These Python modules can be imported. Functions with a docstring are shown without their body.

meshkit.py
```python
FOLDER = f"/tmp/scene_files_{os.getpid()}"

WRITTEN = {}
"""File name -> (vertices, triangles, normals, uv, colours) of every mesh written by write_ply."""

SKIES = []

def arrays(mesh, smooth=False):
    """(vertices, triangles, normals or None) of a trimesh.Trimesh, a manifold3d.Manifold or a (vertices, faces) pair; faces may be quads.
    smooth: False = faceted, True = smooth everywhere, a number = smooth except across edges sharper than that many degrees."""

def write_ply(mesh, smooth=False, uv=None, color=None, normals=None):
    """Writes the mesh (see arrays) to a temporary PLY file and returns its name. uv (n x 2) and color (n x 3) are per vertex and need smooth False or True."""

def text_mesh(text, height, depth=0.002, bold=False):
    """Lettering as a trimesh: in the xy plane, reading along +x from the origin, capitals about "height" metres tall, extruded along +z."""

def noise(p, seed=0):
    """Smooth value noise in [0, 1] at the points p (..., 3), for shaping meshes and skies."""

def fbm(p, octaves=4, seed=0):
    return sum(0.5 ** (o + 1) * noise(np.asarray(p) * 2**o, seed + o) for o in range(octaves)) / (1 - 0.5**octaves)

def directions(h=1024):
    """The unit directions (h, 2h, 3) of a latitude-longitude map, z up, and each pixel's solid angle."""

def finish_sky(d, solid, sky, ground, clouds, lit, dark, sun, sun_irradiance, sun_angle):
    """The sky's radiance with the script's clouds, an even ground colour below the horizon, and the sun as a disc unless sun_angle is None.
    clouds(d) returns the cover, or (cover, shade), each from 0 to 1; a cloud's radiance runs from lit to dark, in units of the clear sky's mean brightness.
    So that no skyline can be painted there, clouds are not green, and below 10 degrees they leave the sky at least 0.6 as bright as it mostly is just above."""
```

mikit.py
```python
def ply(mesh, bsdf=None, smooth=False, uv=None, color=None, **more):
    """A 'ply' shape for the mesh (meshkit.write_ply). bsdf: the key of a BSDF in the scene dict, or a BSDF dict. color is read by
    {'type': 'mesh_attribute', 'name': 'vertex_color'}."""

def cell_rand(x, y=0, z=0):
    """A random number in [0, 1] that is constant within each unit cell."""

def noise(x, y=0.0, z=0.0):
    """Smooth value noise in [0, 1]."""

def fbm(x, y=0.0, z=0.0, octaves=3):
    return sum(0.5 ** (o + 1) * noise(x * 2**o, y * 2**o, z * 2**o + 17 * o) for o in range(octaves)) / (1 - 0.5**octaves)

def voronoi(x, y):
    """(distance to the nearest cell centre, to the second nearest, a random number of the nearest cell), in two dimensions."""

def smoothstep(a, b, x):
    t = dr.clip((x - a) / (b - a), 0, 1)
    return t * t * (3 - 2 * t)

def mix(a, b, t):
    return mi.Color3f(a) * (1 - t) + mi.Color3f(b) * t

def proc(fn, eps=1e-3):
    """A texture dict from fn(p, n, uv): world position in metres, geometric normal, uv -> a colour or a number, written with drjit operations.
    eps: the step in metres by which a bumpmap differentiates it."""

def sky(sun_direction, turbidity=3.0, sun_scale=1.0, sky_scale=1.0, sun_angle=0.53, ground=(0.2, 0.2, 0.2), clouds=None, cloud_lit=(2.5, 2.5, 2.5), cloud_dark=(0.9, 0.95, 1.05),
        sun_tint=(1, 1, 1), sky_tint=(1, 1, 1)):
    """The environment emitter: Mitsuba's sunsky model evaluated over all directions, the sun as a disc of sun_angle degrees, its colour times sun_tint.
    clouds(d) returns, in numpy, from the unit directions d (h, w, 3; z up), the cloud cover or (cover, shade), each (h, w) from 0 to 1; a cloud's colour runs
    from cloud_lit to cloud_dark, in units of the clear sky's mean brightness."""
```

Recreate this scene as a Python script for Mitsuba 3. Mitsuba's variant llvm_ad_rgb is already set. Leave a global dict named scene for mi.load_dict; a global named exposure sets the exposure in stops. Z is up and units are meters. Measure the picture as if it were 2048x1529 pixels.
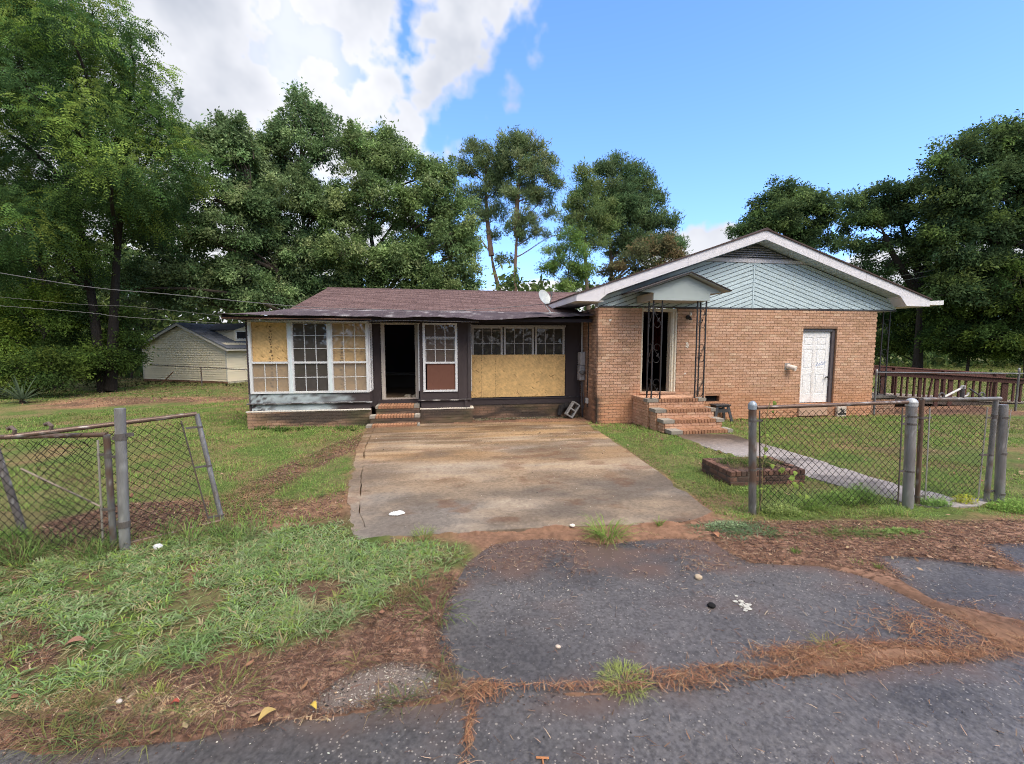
import math, random
import numpy as np, trimesh, mitsuba as mi, drjit as dr
import mikit, meshkit
from mikit import noise, fbm, voronoi, cell_rand, smoothstep, mix
from shapely import contains_xy
from shapely.geometry import Polygon
from scipy.spatial import cKDTree

random.seed(7)
R = np.random.default_rng(11)
T4 = mi.ScalarTransform4f
PI = math.pi
scene, labels = {}, {}

# ---------------------------------------------------------------- camera, sky, exposure
CAM_Z, PITCH = 1.9, math.radians(4.84)
scene['camera'] = {'type': 'perspective', 'fov': 98.66, 'fov_axis': 'x', 'near_clip': 0.05, 'far_clip': 2000.0,
                   'to_world': T4().look_at(origin=[0, 0, CAM_Z], target=[0, math.cos(PITCH), CAM_Z - math.sin(PITCH)], up=[0, 0, 1])}
exposure = 3.42
SUN = (0.36, -0.50, 0.79)


def clouds(d):
    x, y, z = d[..., 0], d[..., 1], d[..., 2]
    zz = np.maximum(z, 0.03)
    # broken cloud deck all round, seen on a plane overhead
    q = np.stack([x / (zz + 0.25), y / (zz + 0.25), 0 * x], -1)
    w = meshkit.fbm(q * 1.6 + 3.1, 5, 5)
    w2 = meshkit.fbm(q * 5.0 + 9.0, 5, 8)
    az = np.degrees(np.arctan2(x, y))
    el = np.degrees(np.arcsin(np.clip(z, -1, 1)))
    # clear gap: a wide blue opening ahead and to the right of the road, everything else broken cloud
    f1 = meshkit.fbm(np.stack([az / 9, el / 9, 0 * az], -1), 5, 21)
    f2 = meshkit.fbm(np.stack([az / 22, el / 14, 0 * az + 4], -1), 4, 33)
    f3 = meshkit.fbm(np.stack([az / 3.2 + 5, el / 2.6, 0 * az + 2], -1), 5, 57)
    edge = -8.0 + (el - 27.0) * 0.55 + 26 * (f1 - 0.5) + 16 * (f3 - 0.5)
    left = np.clip((edge - az) / 5.0 + 0.5, 0, 1)
    holes = np.clip((f3 * 0.55 + f2 * 0.45 - 0.335) * 9, 0, 1)
    left = left ** 1.3 * np.maximum(holes, np.clip((-az - 14) / 9, 0, 0.82))
    wisp = np.clip((f3 - 0.50) * 5, 0, 0.6) * np.clip(1 - np.abs((az + 11 - (el - 26) * 0.6) / 9.0), 0, 1) * np.clip((el - 17) / 6, 0, 1)
    left = np.maximum(left, wisp)
    right = 1 / (1 + np.exp(np.clip(-(az - (80.0 + 25 * (f2 - 0.5))) / 3.0, -40, 40)))
    deck = np.clip((w * 0.75 + w2 * 0.25 - 0.40) * 7, 0, 1)
    cover = np.maximum(left * np.where(az < -75, deck, 1), right * deck)
    over = np.clip((el - 58) / 10, 0, 1)
    cover = cover * (1 - over) + over * deck
    # low cumulus on the right
    for (a0, e0, ra, re, k) in ((22.0, 10.8, 5.5, 3.2, 0), (44.0, 6.0, 11.0, 3.5, 3), (6.0, 4.0, 14.0, 3.5, 7)):
        n = meshkit.fbm(np.stack([az / 2.6 + k, el / 2.6, 0 * az + k], -1), 5, 41)
        s = ((az - a0) / ra) ** 2 + ((el - e0) / re) ** 2
        cover = np.maximum(cover, np.clip((1.25 - s + 1.5 * (n - 0.5)) * 3.0, 0, 1))
    shade = np.clip((f2 * 0.55 + f1 * 0.25 + f3 * 0.2 - 0.40) * 4.0, 0, 1) * np.clip(el / 20, 0.2, 1)
    return cover, shade


scene['sky'] = mikit.sky(SUN, turbidity=3.0, sun_scale=0.30, sun_angle=38.0, sky_scale=1.0, clouds=clouds,
                         cloud_lit=(1.22, 1.23, 1.29), cloud_dark=(0.70, 0.75, 0.86), sun_tint=(0.90, 0.97, 1.10), sky_tint=(0.72, 0.82, 1.07), ground=(0.12, 0.13, 0.09))

# ---------------------------------------------------------------- materials
HO, HA = np.array([2.04, 10.5, 0.0]), math.radians(9.5)
HU, HV = np.array([math.cos(HA), math.sin(HA), 0]), np.array([-math.sin(HA), math.cos(HA), 0])


def bsdf(name, color, rough=0.8, spec=0.3, two=True, **kw):
    b = {'type': 'principled', 'base_color': color if isinstance(color, dict) else {'type': 'rgb', 'value': list(color)}, 'roughness': rough, 'specular': spec, **kw}
    scene[name] = {'type': 'twosided', 'bsdf': b} if two else b
    return name


VC = {'type': 'mesh_attribute', 'name': 'vertex_color'}
MAT = bsdf('mat_matte', VC, 0.9, 0.25)
SEMI = bsdf('mat_semi', VC, 0.45, 0.4)
METAL = bsdf('mat_metal', VC, 0.42, 0.5, metallic=0.35)
scene['mat_leaf'] = {'type': 'principledthin', 'base_color': VC, 'roughness': 0.55, 'diff_trans': 0.7, 'eta': 1.35}
LEAF = 'mat_leaf'
scene['mat_glass'] = {'type': 'thindielectric', 'int_ior': 1.5}
GLASS = 'mat_glass'
for name_, w_ in (('mat_dusty_glass', 0.20), ('mat_veil_glass', 0.42)):  # heavier blend paints a pale reflected veil onto the glass, besides its dust
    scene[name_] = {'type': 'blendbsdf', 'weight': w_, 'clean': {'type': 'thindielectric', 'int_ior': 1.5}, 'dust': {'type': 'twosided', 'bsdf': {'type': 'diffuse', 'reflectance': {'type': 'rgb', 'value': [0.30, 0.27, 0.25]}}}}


def house_xy(p):
    x, y = p.x - HO[0], p.y - HO[1]
    return x * HU[0] + y * HU[1], x * HV[0] + y * HV[1]


def osb_fn(p, n, uv):
    u, v = house_xy(p)
    z = p.z
    base = mi.Color3f(0.60, 0.405, 0.185)
    for k, (a, sx, sy) in enumerate(((0.35, 13, 60), (-0.75, 15, 70), (1.25, 12, 55), (2.3, 14, 64))):
        w = 0.25 * fbm(u * 3 + k, z * 3, 0, 2)
        c, s = math.cos(a), math.sin(a)
        q0, q1 = (u * c + z * s) * sx + w * 8, (-u * s + z * c) * sy + w * 22
        f, g, r = voronoi(q0 * 0.55, q1 * 0.55)
        base = base * (1 + 0.15 * (r - 0.5))
        base = mix(base, mi.Color3f(0.23, 0.115, 0.04), smoothstep(0.985, 0.992, r) * smoothstep(0.46, 0.30, f) * 0.75)
    return base * (0.86 + 0.28 * fbm(u * 2, z * 2, 3, 3))


bsdf('mat_osb', mikit.proc(osb_fn), 0.85, 0.2)


def conc_fn(p, n, uv):
    u, v = house_xy(p)
    a = fbm(u * 0.45, v * 2.6, 0, 5)
    b = fbm(u * 1.3 + 7, v * 2.0, 1, 5)
    c = fbm(p.x * 34, p.y * 34, 0, 3)
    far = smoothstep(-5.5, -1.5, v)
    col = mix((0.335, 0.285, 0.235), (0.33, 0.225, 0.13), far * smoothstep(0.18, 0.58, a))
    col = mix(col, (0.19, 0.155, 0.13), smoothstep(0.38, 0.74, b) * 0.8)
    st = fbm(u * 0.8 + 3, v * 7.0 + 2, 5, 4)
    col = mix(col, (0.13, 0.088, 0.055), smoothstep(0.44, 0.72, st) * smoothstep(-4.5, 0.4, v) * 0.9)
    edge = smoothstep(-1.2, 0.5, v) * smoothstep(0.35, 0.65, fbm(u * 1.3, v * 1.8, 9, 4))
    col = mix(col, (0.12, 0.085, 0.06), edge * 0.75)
    g = fbm(u * 1.0 + 20, v * 1.5, 2, 5)
    col = mix(col, (0.145, 0.132, 0.125), smoothstep(0.36, 0.66, g) * smoothstep(-2.6, -4.8, v) * 0.85)
    r = fbm(u * 2.3 + 40, v * 3.1, 2, 4)
    col = mix(col, (0.17, 0.10, 0.065), smoothstep(0.60, 0.80, r) * 0.6)
    crack = dr.abs(fbm(u * 0.8 + 5, v * 0.8 + 9, 8, 5) - 0.5)
    col = mix(col, (0.09, 0.07, 0.055), smoothstep(0.005, 0.001, crack) * smoothstep(0.50, 0.62, fbm(u * .7, v * .7, 3, 2)) * 0.7)
    wet = fbm(u * 0.55 + 31, v * 1.1 + 3, 6, 5)
    col = mix(col, col * mi.Color3f(0.66, 0.59, 0.51), smoothstep(0.48, 0.68, wet) * 0.75)
    return col * mi.Color3f(0.75, 0.72, 0.67) * (0.98 + 0.72 * c)


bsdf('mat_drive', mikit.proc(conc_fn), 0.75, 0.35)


def walk_fn(p, n, uv):
    c = fbm(p.x * 26, p.y * 26, 0, 2)
    a = fbm(p.x * 1.7, p.y * 1.7, 4, 4)
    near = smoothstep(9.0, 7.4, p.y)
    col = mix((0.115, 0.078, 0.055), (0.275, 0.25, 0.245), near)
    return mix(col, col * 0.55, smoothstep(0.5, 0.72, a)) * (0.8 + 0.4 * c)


bsdf('mat_walk', mikit.proc(walk_fn), 0.75, 0.35)


def asphalt_fn(p, n, uv):
    """uv.x: pale and worn, uv.y: dusted with red dirt."""
    f, g, r = voronoi(p.x * 62, p.y * 62)
    f2, g2, r2 = voronoi(p.x * 27 + 9, p.y * 27)
    a = fbm(p.x * 0.9, p.y * 1.6, 2, 5)
    d = fbm(p.x * 2.6 + 4, p.y * 4.2, 6, 5)
    col = mi.Color3f(0.086, 0.083, 0.084) * (0.40 + 1.2 * fbm(p.x * 60, p.y * 60, 0, 3))
    col = col * mix((0.72, 0.70, 0.70), (1.2, 1.16, 1.14), smoothstep(0.3, 0.7, a))
    col = mix(col, (0.30, 0.27, 0.24), smoothstep(0.86, 0.90, r) * smoothstep(0.36, 0.2, f) * smoothstep(0.35, 0.6, d))
    col = mix(col, (0.36, 0.32, 0.28), smoothstep(0.965, 0.985, r2) * smoothstep(0.24, 0.12, f2) * 0.7)
    dust = dr.clip(uv.y, 0, 1) * smoothstep(0.25, 0.62, d) + 0.30 * smoothstep(0.55, 0.8, d)
    col = mix(col, (0.115, 0.074, 0.058), dr.clip(dust, 0, 0.92))
    return mix(col, (0.20, 0.165, 0.14), uv.x * (0.35 + 0.65 * fbm(p.x * 30, p.y * 30, 4, 2)))


def asphalt_bump(p, n, uv):
    f, g, r = voronoi(p.x * 70, p.y * 70)
    return (g - f) * 0.55 + fbm(p.x * 150, p.y * 150, 0, 2) * 0.6 + 2.0 * fbm(p.x * 9, p.y * 9, 0, 2)


scene['mat_asphalt'] = {'type': 'twosided', 'bsdf': {'type': 'bumpmap', 'scale': 0.006, 'arbitrary': mikit.proc(asphalt_bump, 3e-3),
                        'bsdf': {'type': 'principled', 'base_color': mikit.proc(asphalt_fn), 'roughness': 0.50, 'specular': 0.5}}}


def ground_fn(p, n, uv):
    """uv.x: turf, uv.y: pine straw over clay."""
    a = fbm(p.x * 1.3, p.y * 1.3, 0, 4)
    c = fbm(p.x * 30, p.y * 30, 0, 3)
    s = fbm(p.x * 12 + 6 * a, p.y * 60, 1, 2)
    clay = mix((0.215, 0.122, 0.078), (0.12, 0.070, 0.049), smoothstep(0.35, 0.65, a))
    straw = mix((0.112, 0.062, 0.044), (0.235, 0.138, 0.096), smoothstep(0.42, 0.62, s * 0.6 + c * 0.4))
    turf = mix((0.072, 0.105, 0.028), (0.115, 0.112, 0.045), smoothstep(0.42, 0.64, fbm(p.x * 2.1, p.y * 2.1, 5, 4)))
    col = mix(clay, straw, dr.clip(uv.y, 0, 1))
    col = mix(col, turf, dr.clip(uv.x, 0, 1))
    return col * (0.62 + 0.76 * c)


bsdf('mat_ground', mikit.proc(ground_fn), 0.95, 0.15)


# ---------------------------------------------------------------- keys, labels, meshes
COUNT = {}


def numbered(name):
    k = COUNT.get(name, 0)
    COUNT[name] = k + 1
    return name if k == 0 else f'{name}_{k:03d}'


def note(key, label=None, category=None, group=None, kind=None):
    d = labels.setdefault(key, {})
    for a, b in (('label', label), ('category', category), ('group', group), ('kind', kind)):
        if b:
            d[a] = b
    return key


def world(v):
    return HO + v[:, :1] * HU + v[:, 1:2] * HV + v[:, 2:3] * np.array([0, 0, 1.0])


class MB:
    """Collects solids into one mesh; colour per vertex."""

    def __init__(self, color=(0.5, 0.5, 0.5), house=False):
        self.v, self.f, self.c, self.n, self.col, self.house = [], [], [], 0, color, house

    def add(self, v, f, color=None):
        v = np.asarray(v, float)
        f = np.asarray(f, int)
        if f.shape[1] == 4:
            f = np.vstack([f[:, [0, 1, 2]], f[:, [0, 2, 3]]])
        c = np.asarray(self.col if color is None else color, float)
        self.v.append(v)
        self.f.append(f + self.n)
        self.c.append(np.broadcast_to(c, (len(v), 3)) if c.ndim == 1 else c)
        self.n += len(v)
        return self

    def box(self, a, b, color=None, bevel=0.0):
        a, b = np.minimum(a, b), np.maximum(a, b)
        c, h = (np.array(a, float) + b) / 2, (np.array(b, float) - a) / 2
        if bevel <= 0 or (self.house is True and bevel < 0.0075):
            return self.add(c + CUBE_V * h, CUBE_F, color)
        e = min(bevel, h.min() * 0.6)
        return self.add(c + BEV_S * (h - e) + BEV_N * e, BEV_F, color)

    def obox(self, c, ax, ay, az, color=None, bevel=0.0):
        """An oriented box: centre and three half-axis vectors."""
        m = np.array([ax, ay, az], float)
        if bevel <= 0:
            return self.add(np.asarray(c) + CUBE_V @ m, CUBE_F, color)
        h = np.linalg.norm(m, axis=1)
        e = min(bevel, h.min() * 0.6)
        return self.add(np.asarray(c) + (BEV_S * (h - e) + BEV_N * e) @ (m / h[:, None]), BEV_F, color)

    def tube(self, pts, r, sides=8, color=None, cap=True):
        p = np.asarray(pts, float)
        t = np.gradient(p, axis=0)
        t /= np.linalg.norm(t, axis=1, keepdims=True) + 1e-12
        ref = np.where(np.abs(t[:, 2:]) < 0.9, [0, 0, 1.0], [1.0, 0, 0])
        if (np.abs(t[:, 2]) < 0.9).any() and (np.abs(t[:, 2]) >= 0.9).any():
            ref = np.broadcast_to([0.31, -0.83, 0.12], t.shape)
        a = np.cross(t, ref)
        a /= np.linalg.norm(a, axis=1, keepdims=True) + 1e-12
        b = np.cross(t, a)
        g = np.arange(sides) * 2 * PI / sides
        v = p[:, None] + np.broadcast_to(r, (len(p),))[:, None, None] * (np.cos(g)[None, :, None] * a[:, None] + np.sin(g)[None, :, None] * b[:, None])
        i, j = np.meshgrid(np.arange(len(p) - 1), np.arange(sides), indexing='ij')
        q = np.stack([i * sides + j, (i + 1) * sides + j, (i + 1) * sides + (j + 1) % sides, i * sides + (j + 1) % sides], -1).reshape(-1, 4)
        f = np.vstack([q[:, [0, 1, 2]], q[:, [0, 2, 3]]])
        v = v.reshape(-1, 3)
        if cap:
            v = np.vstack([v, p[:1], p[-1:]])
            n, k = len(v), np.arange(sides)
            f = np.vstack([f, np.stack([k * 0 + n - 2, k, (k + 1) % sides], 1), np.stack([k * 0 + n - 1, (k + 1) % sides + n - 2 - sides, k + n - 2 - sides], 1)])
        c = None
        if color is not None and np.ndim(color) == 2:
            c = np.repeat(color, sides, axis=0)
            if cap:
                c = np.vstack([c, color[:1], color[-1:]])
        return self.add(v, f, color if c is None else c)

    def prism(self, pts, axis, a, b, color=None):
        """A convex or star-shaped polygon (list of 2-d points) run along an axis from a to b."""
        m = trimesh.creation.extrude_polygon(Polygon(pts), abs(b - a), engine='earcut')
        v = np.array(m.vertices)
        o = [k for k in range(3) if k != axis]
        w = np.zeros_like(v)
        w[:, o[0]], w[:, o[1]], w[:, axis] = v[:, 0], v[:, 1], min(a, b) + v[:, 2]
        f = np.array(m.faces)
        return self.add(w, f[:, ::-1] if axis == 1 else f, color)

    def build(self, key, mat=MAT, smooth=False, jitter=0.0, grime=None):
        v, f, c = np.vstack(self.v), np.vstack(self.f), np.vstack(self.c)
        if grime:
            c = grime(v, c)
        if jitter:
            s = 1 + jitter * (meshkit.fbm(v * 7.0, 3, 3)[:, None] * 2 - 1)
            c = c * s
        if self.house:
            v = self.house(v) if callable(self.house) else world(v)
        if smooth and smooth is not True:
            split = trimesh.graph.smooth_shade(trimesh.Trimesh(v, f, process=False), angle=math.radians(smooth), facet_minarea=None)
            c = c[cKDTree(v).query(split.vertices)[1]]
            v, f, smooth = np.array(split.vertices), np.array(split.faces), True
        k = numbered(key)
        scene[k] = mikit.ply((v, f), mat, smooth, color=np.clip(c, 0.003, 0.95))
        return k


CUBE_V = np.array([[x, y, z] for x in (-1, 1) for y in (-1, 1) for z in (-1, 1)], float)
CUBE_F = np.array([[0, 1, 3, 2], [4, 6, 7, 5], [0, 4, 5, 1], [2, 3, 7, 6], [0, 2, 6, 4], [1, 5, 7, 3]])
_s = np.repeat(CUBE_V, 3, axis=0)
_n = np.tile(np.eye(3), (8, 1)) * _s
_hull = trimesh.convex.convex_hull(_s * 0.8 + _n * 0.2)
_map = [int(np.argmin(((_s * 0.8 + _n * 0.2 - q) ** 2).sum(1))) for q in _hull.vertices]
BEV_S, BEV_N, BEV_F = _s, _n, np.array(_map)[_hull.faces]


def sub(parent, name):
    return parent + '__' + name


def prism_part(mb, key, mat=MAT, **k):
    return mb.build(key, mat, **k)


WHITE = np.array((0.60, 0.615, 0.64))
TRIM = np.array((0.66, 0.65, 0.70))
DARK = np.array((0.058, 0.047, 0.050))


# ================================================================ the house
H = 'house'
note(H, 'run-down single-storey brick house with boarded sunroom and pale blue gable', 'house')
COURSE, BRICK_H, PITCH_B, GAP = 0.0677, 0.0575, 0.2035, 0.010
BRICK_TONES = np.array([(0.51, 0.315, 0.22), (0.485, 0.29, 0.195), (0.54, 0.345, 0.245), (0.445, 0.277, 0.182), (0.55, 0.375, 0.262), (0.49, 0.31, 0.21), (0.41, 0.25, 0.165)])


def clay_splash(v, c, strength=1.1, top=1.0):
    n = meshkit.fbm(v * np.array([0.9, 0.9, 0.7]) + 3, 4, 2)
    k = np.clip((top * (0.55 + 0.9 * n) - v[:, 2]) / 0.45, 0, 1) * strength
    k = (k * 0.85)[:, None]
    return c * (1 - k) + k * (0.5 * c + 0.5 * np.array((0.46, 0.20, 0.09)))


def mildew(v, c, amount, col=(0.045, 0.042, 0.038)):
    k = np.clip(amount, 0, 1)[:, None]
    return c * (1 - k) + np.array(col) * k


def wall_grime(v, c):
    c = clay_splash(v, c)
    n = meshkit.fbm(v * 2.3, 4, 9)
    c = c * (0.86 + 0.30 * n[:, None])
    side = np.abs(v[:, 0]) < 0.02
    m = meshkit.fbm(v * np.array([4, 5.0, 1.1]), 4, 14)
    drip = np.clip(1.9 - v[:, 2], 0, 1) * np.clip(1 - (v[:, 1] - 0.02) / 0.75, 0, 1) * np.clip((m - 0.30) * 6, 0, 1)
    film = np.clip((m - 0.36) * 3, 0, 0.55)
    return mildew(v, c, np.where(side, np.maximum(drip * 0.95, film), 0))


def foundation_grime(v, c):
    m = meshkit.fbm(v * np.array([1.5, 1.5, 4.0]) + 5, 4, 18)
    c = mildew(v, c * 0.72, np.clip((m - 0.27) * 3.6, 0, 0.92), (0.045, 0.039, 0.036))
    g = meshkit.fbm(v * 1.3 + 11, 3, 19)
    return mildew(v, c, np.clip((g - 0.56) * 4, 0, 0.45), (0.07, 0.075, 0.03))


def brick_rects(a0, a1, z0, z1, openings=(), stretcher=PITCH_B, shift=0.0):
    """Stretcher bond as rectangles (start, end, bottom, top) along one wall, cut round the openings (a0, a1, z0, z1)."""
    out = []
    for k in range(int(round((z1 - z0) / COURSE))):
        zb = z0 + k * COURSE + GAP * 0.5
        zt = min(zb + BRICK_H, z1)
        if zt - zb < 0.02:
            continue
        x = a0 - (stretcher / 2 if k % 2 else 0) - shift
        while x < a1:
            s, e = max(x + GAP / 2, a0), min(x + stretcher - GAP / 2, a1)
            x += stretcher
            segs = [(s, e)]
            for (o0, o1, p0, p1) in openings:
                if zt > p0 + 0.005 and zb < p1 - 0.005:
                    segs = [t for (m, n) in segs for t in ((m, min(n, o0)), (max(m, o1), n)) if t[1] - t[0] > 0]
            out += [(m, n, zb, zt) for m, n in segs if n - m > 0.025]
    return out


def lay(rects, plane, axis, parent, grime, sign=-1, keep=None, proud=0.012, depth=0.03, most=300, tone=1.0):
    """One brick each for the largest in view, the rest as one part; axis 1: faces a v plane, axis 0: faces a u plane."""
    rest = MB(house=True)
    order = R.permutation(len(rects)) if keep is None else np.argsort([keep(r) for r in rects])
    for i, k in enumerate(order):
        a0, a1, z0, z1 = rects[k]
        out = proud + R.uniform(-0.0025, 0.003)
        lo, hi = plane + sign * out, plane - sign * depth
        dz = R.uniform(-0.0015, 0.0015)
        box = ((a0, lo, z0 + dz), (a1, hi, z1 + dz)) if axis == 1 else ((lo, a0, z0 + dz), (hi, a1, z1 + dz))
        t = BRICK_TONES[R.choice(len(BRICK_TONES), p=(0.24, 0.24, 0.16, 0.12, 0.06, 0.12, 0.06))] * R.uniform(0.95, 1.05) * tone
        m = MB(house=True) if i < most else rest
        m.box(*box, color=t, bevel=0.004 if i < most else 0)
        if i < most:
            m.build(sub(parent, 'brick'), MAT, grime=grime)
    if rest.n:
        note(rest.build(sub(parent, 'brickwork'), MAT, grime=grime), kind='stuff')


def sheet_minus(mb, a0, a1, z0, z1, openings, fn, color=None):
    """Boxes that fill a rectangle except for its openings; fn(a0, a1, z0, z1) gives two box corners."""
    xs = sorted({a0, a1, *[o[0] for o in openings], *[o[1] for o in openings]})
    for p, q in zip(xs[:-1], xs[1:]):
        holes = sorted((o[2], o[3]) for o in openings if o[0] <= p + 1e-6 and o[1] >= q - 1e-6)
        z = z0
        for h0, h1 in holes + [(z1, z1)]:
            if h0 - z > 1e-4:
                mb.box(*fn(p, q, z, h0), color=color)
            z = max(z, h1)


MORTAR = (0.25, 0.155, 0.107)
W_TOP, W_RIGHT = 2.78, 7.76
door_o = (1.10, 2.03, 0.72, 2.78)
side_o = (5.54, 6.56, 0.36, 2.32)
vent_o = (2.84, 3.24, 0.47, 0.62)
fw = MB(MORTAR, True)
sheet_minus(fw, 0.0, W_RIGHT, 0.0, W_TOP, [door_o, side_o, vent_o], lambda a, b, c, d: ((a, 0.004, c), (b, 0.20, d)))
fwk = fw.build(sub(H, 'front_wall'), MAT, grime=wall_grime)
lay(brick_rects(0.0, W_RIGHT, 0.0, W_TOP, [door_o, side_o, vent_o]), 0.004, 1, fwk, wall_grime, keep=lambda r: math.hypot((r[0] + r[1]) / 2 - 0.3, r[2] - 1.9) + 1.2 * (r[1] - r[0] < 0.15))
# soldier bricks across the head of the side door
sw = MB(MORTAR, True)
sw.box((0.004, 0.21, 0), (0.2, 2.4, W_TOP))
swk = sw.build(sub(H, 'side_wall'), MAT, grime=wall_grime)
lay(brick_rects(0.016, 2.3, 0.0, W_TOP, shift=0.1), 0.004, 0, swk, wall_grime, most=150, keep=lambda r: r[0])
PD = 1.22           # plane of the wing's own front wall
# the walls out of sight: right side, back, inner rooms
ow = MB((0.40, 0.23, 0.14), True)
ow.box((7.56, 0.21, 0), (7.76, 9.0, 2.78))
ow.box((0.2, 8.8, 0), (7.55, 9.0, 2.78))
ow.box((0.004, 5.2, 0), (0.2, 9.0, 2.78))
ow.build(sub(H, 'outer_walls'), MAT)
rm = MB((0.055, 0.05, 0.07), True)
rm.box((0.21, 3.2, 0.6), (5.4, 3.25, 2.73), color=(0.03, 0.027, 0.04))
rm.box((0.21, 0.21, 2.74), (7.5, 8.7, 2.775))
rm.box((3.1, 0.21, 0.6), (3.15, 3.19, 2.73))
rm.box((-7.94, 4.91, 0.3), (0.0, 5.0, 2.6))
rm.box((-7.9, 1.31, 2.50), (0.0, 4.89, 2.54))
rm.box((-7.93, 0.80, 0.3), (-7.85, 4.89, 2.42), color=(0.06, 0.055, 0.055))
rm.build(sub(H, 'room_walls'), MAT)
fl = MB((0.11, 0.075, 0.05), True)
fl.box((0.21, 0.21, 0.5), (7.5, 8.7, 0.7))
fl.box((-7.84, PD + 0.09, 0.35), (-0.01, 4.89, 0.55))
fl.build(sub(H, 'floor'), MAT)
cur = MB((0.08, 0.012, 0.012), True)
pts = [(2.05 + 0.045 * k, 1.30 + 0.03 * (-1) ** k) for k in range(7)]
for (a, b), (c, d) in zip(pts[:-1], pts[1:]):
    cur.add([(a, b, 1.75), (c, d, 1.75), (c, d, 2.66), (a, b, 2.66)], [(0, 1, 2, 3)])
note(cur.build(sub(H, 'curtain'), MAT), 'dark red curtain hanging inside the open front doorway')

# ---- front door opening under the canopy
fr = MB((0.56, 0.50, 0.40), True)
fr.box((1.102, 0.02, 0.745), (1.15, 0.17, 2.70), bevel=0.004)
fr.box((1.87, 0.02, 0.745), (2.026, 0.17, 2.70), bevel=0.004)
fr.box((1.102, 0.02, 2.702), (2.026, 0.17, 2.778), bevel=0.004)
fr.box((1.905, -0.006, 0.75), (1.935, 0.018, 2.69), color=(0.66, 0.61, 0.5), bevel=0.003)
fr.box((1.98, -0.006, 0.75), (2.02, 0.018, 2.69), color=(0.60, 0.54, 0.44), bevel=0.003)
dk = fr.build(sub(H, 'front_doorway'), SEMI, jitter=0.25)
sl = MB((0.5, 0.36, 0.27), True)
sl.box((1.09, -0.03, 0.70), (2.04, 0.19, 0.742), bevel=0.006)
sl.build(sub(dk, 'sill'), MAT, grime=clay_splash)

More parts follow.
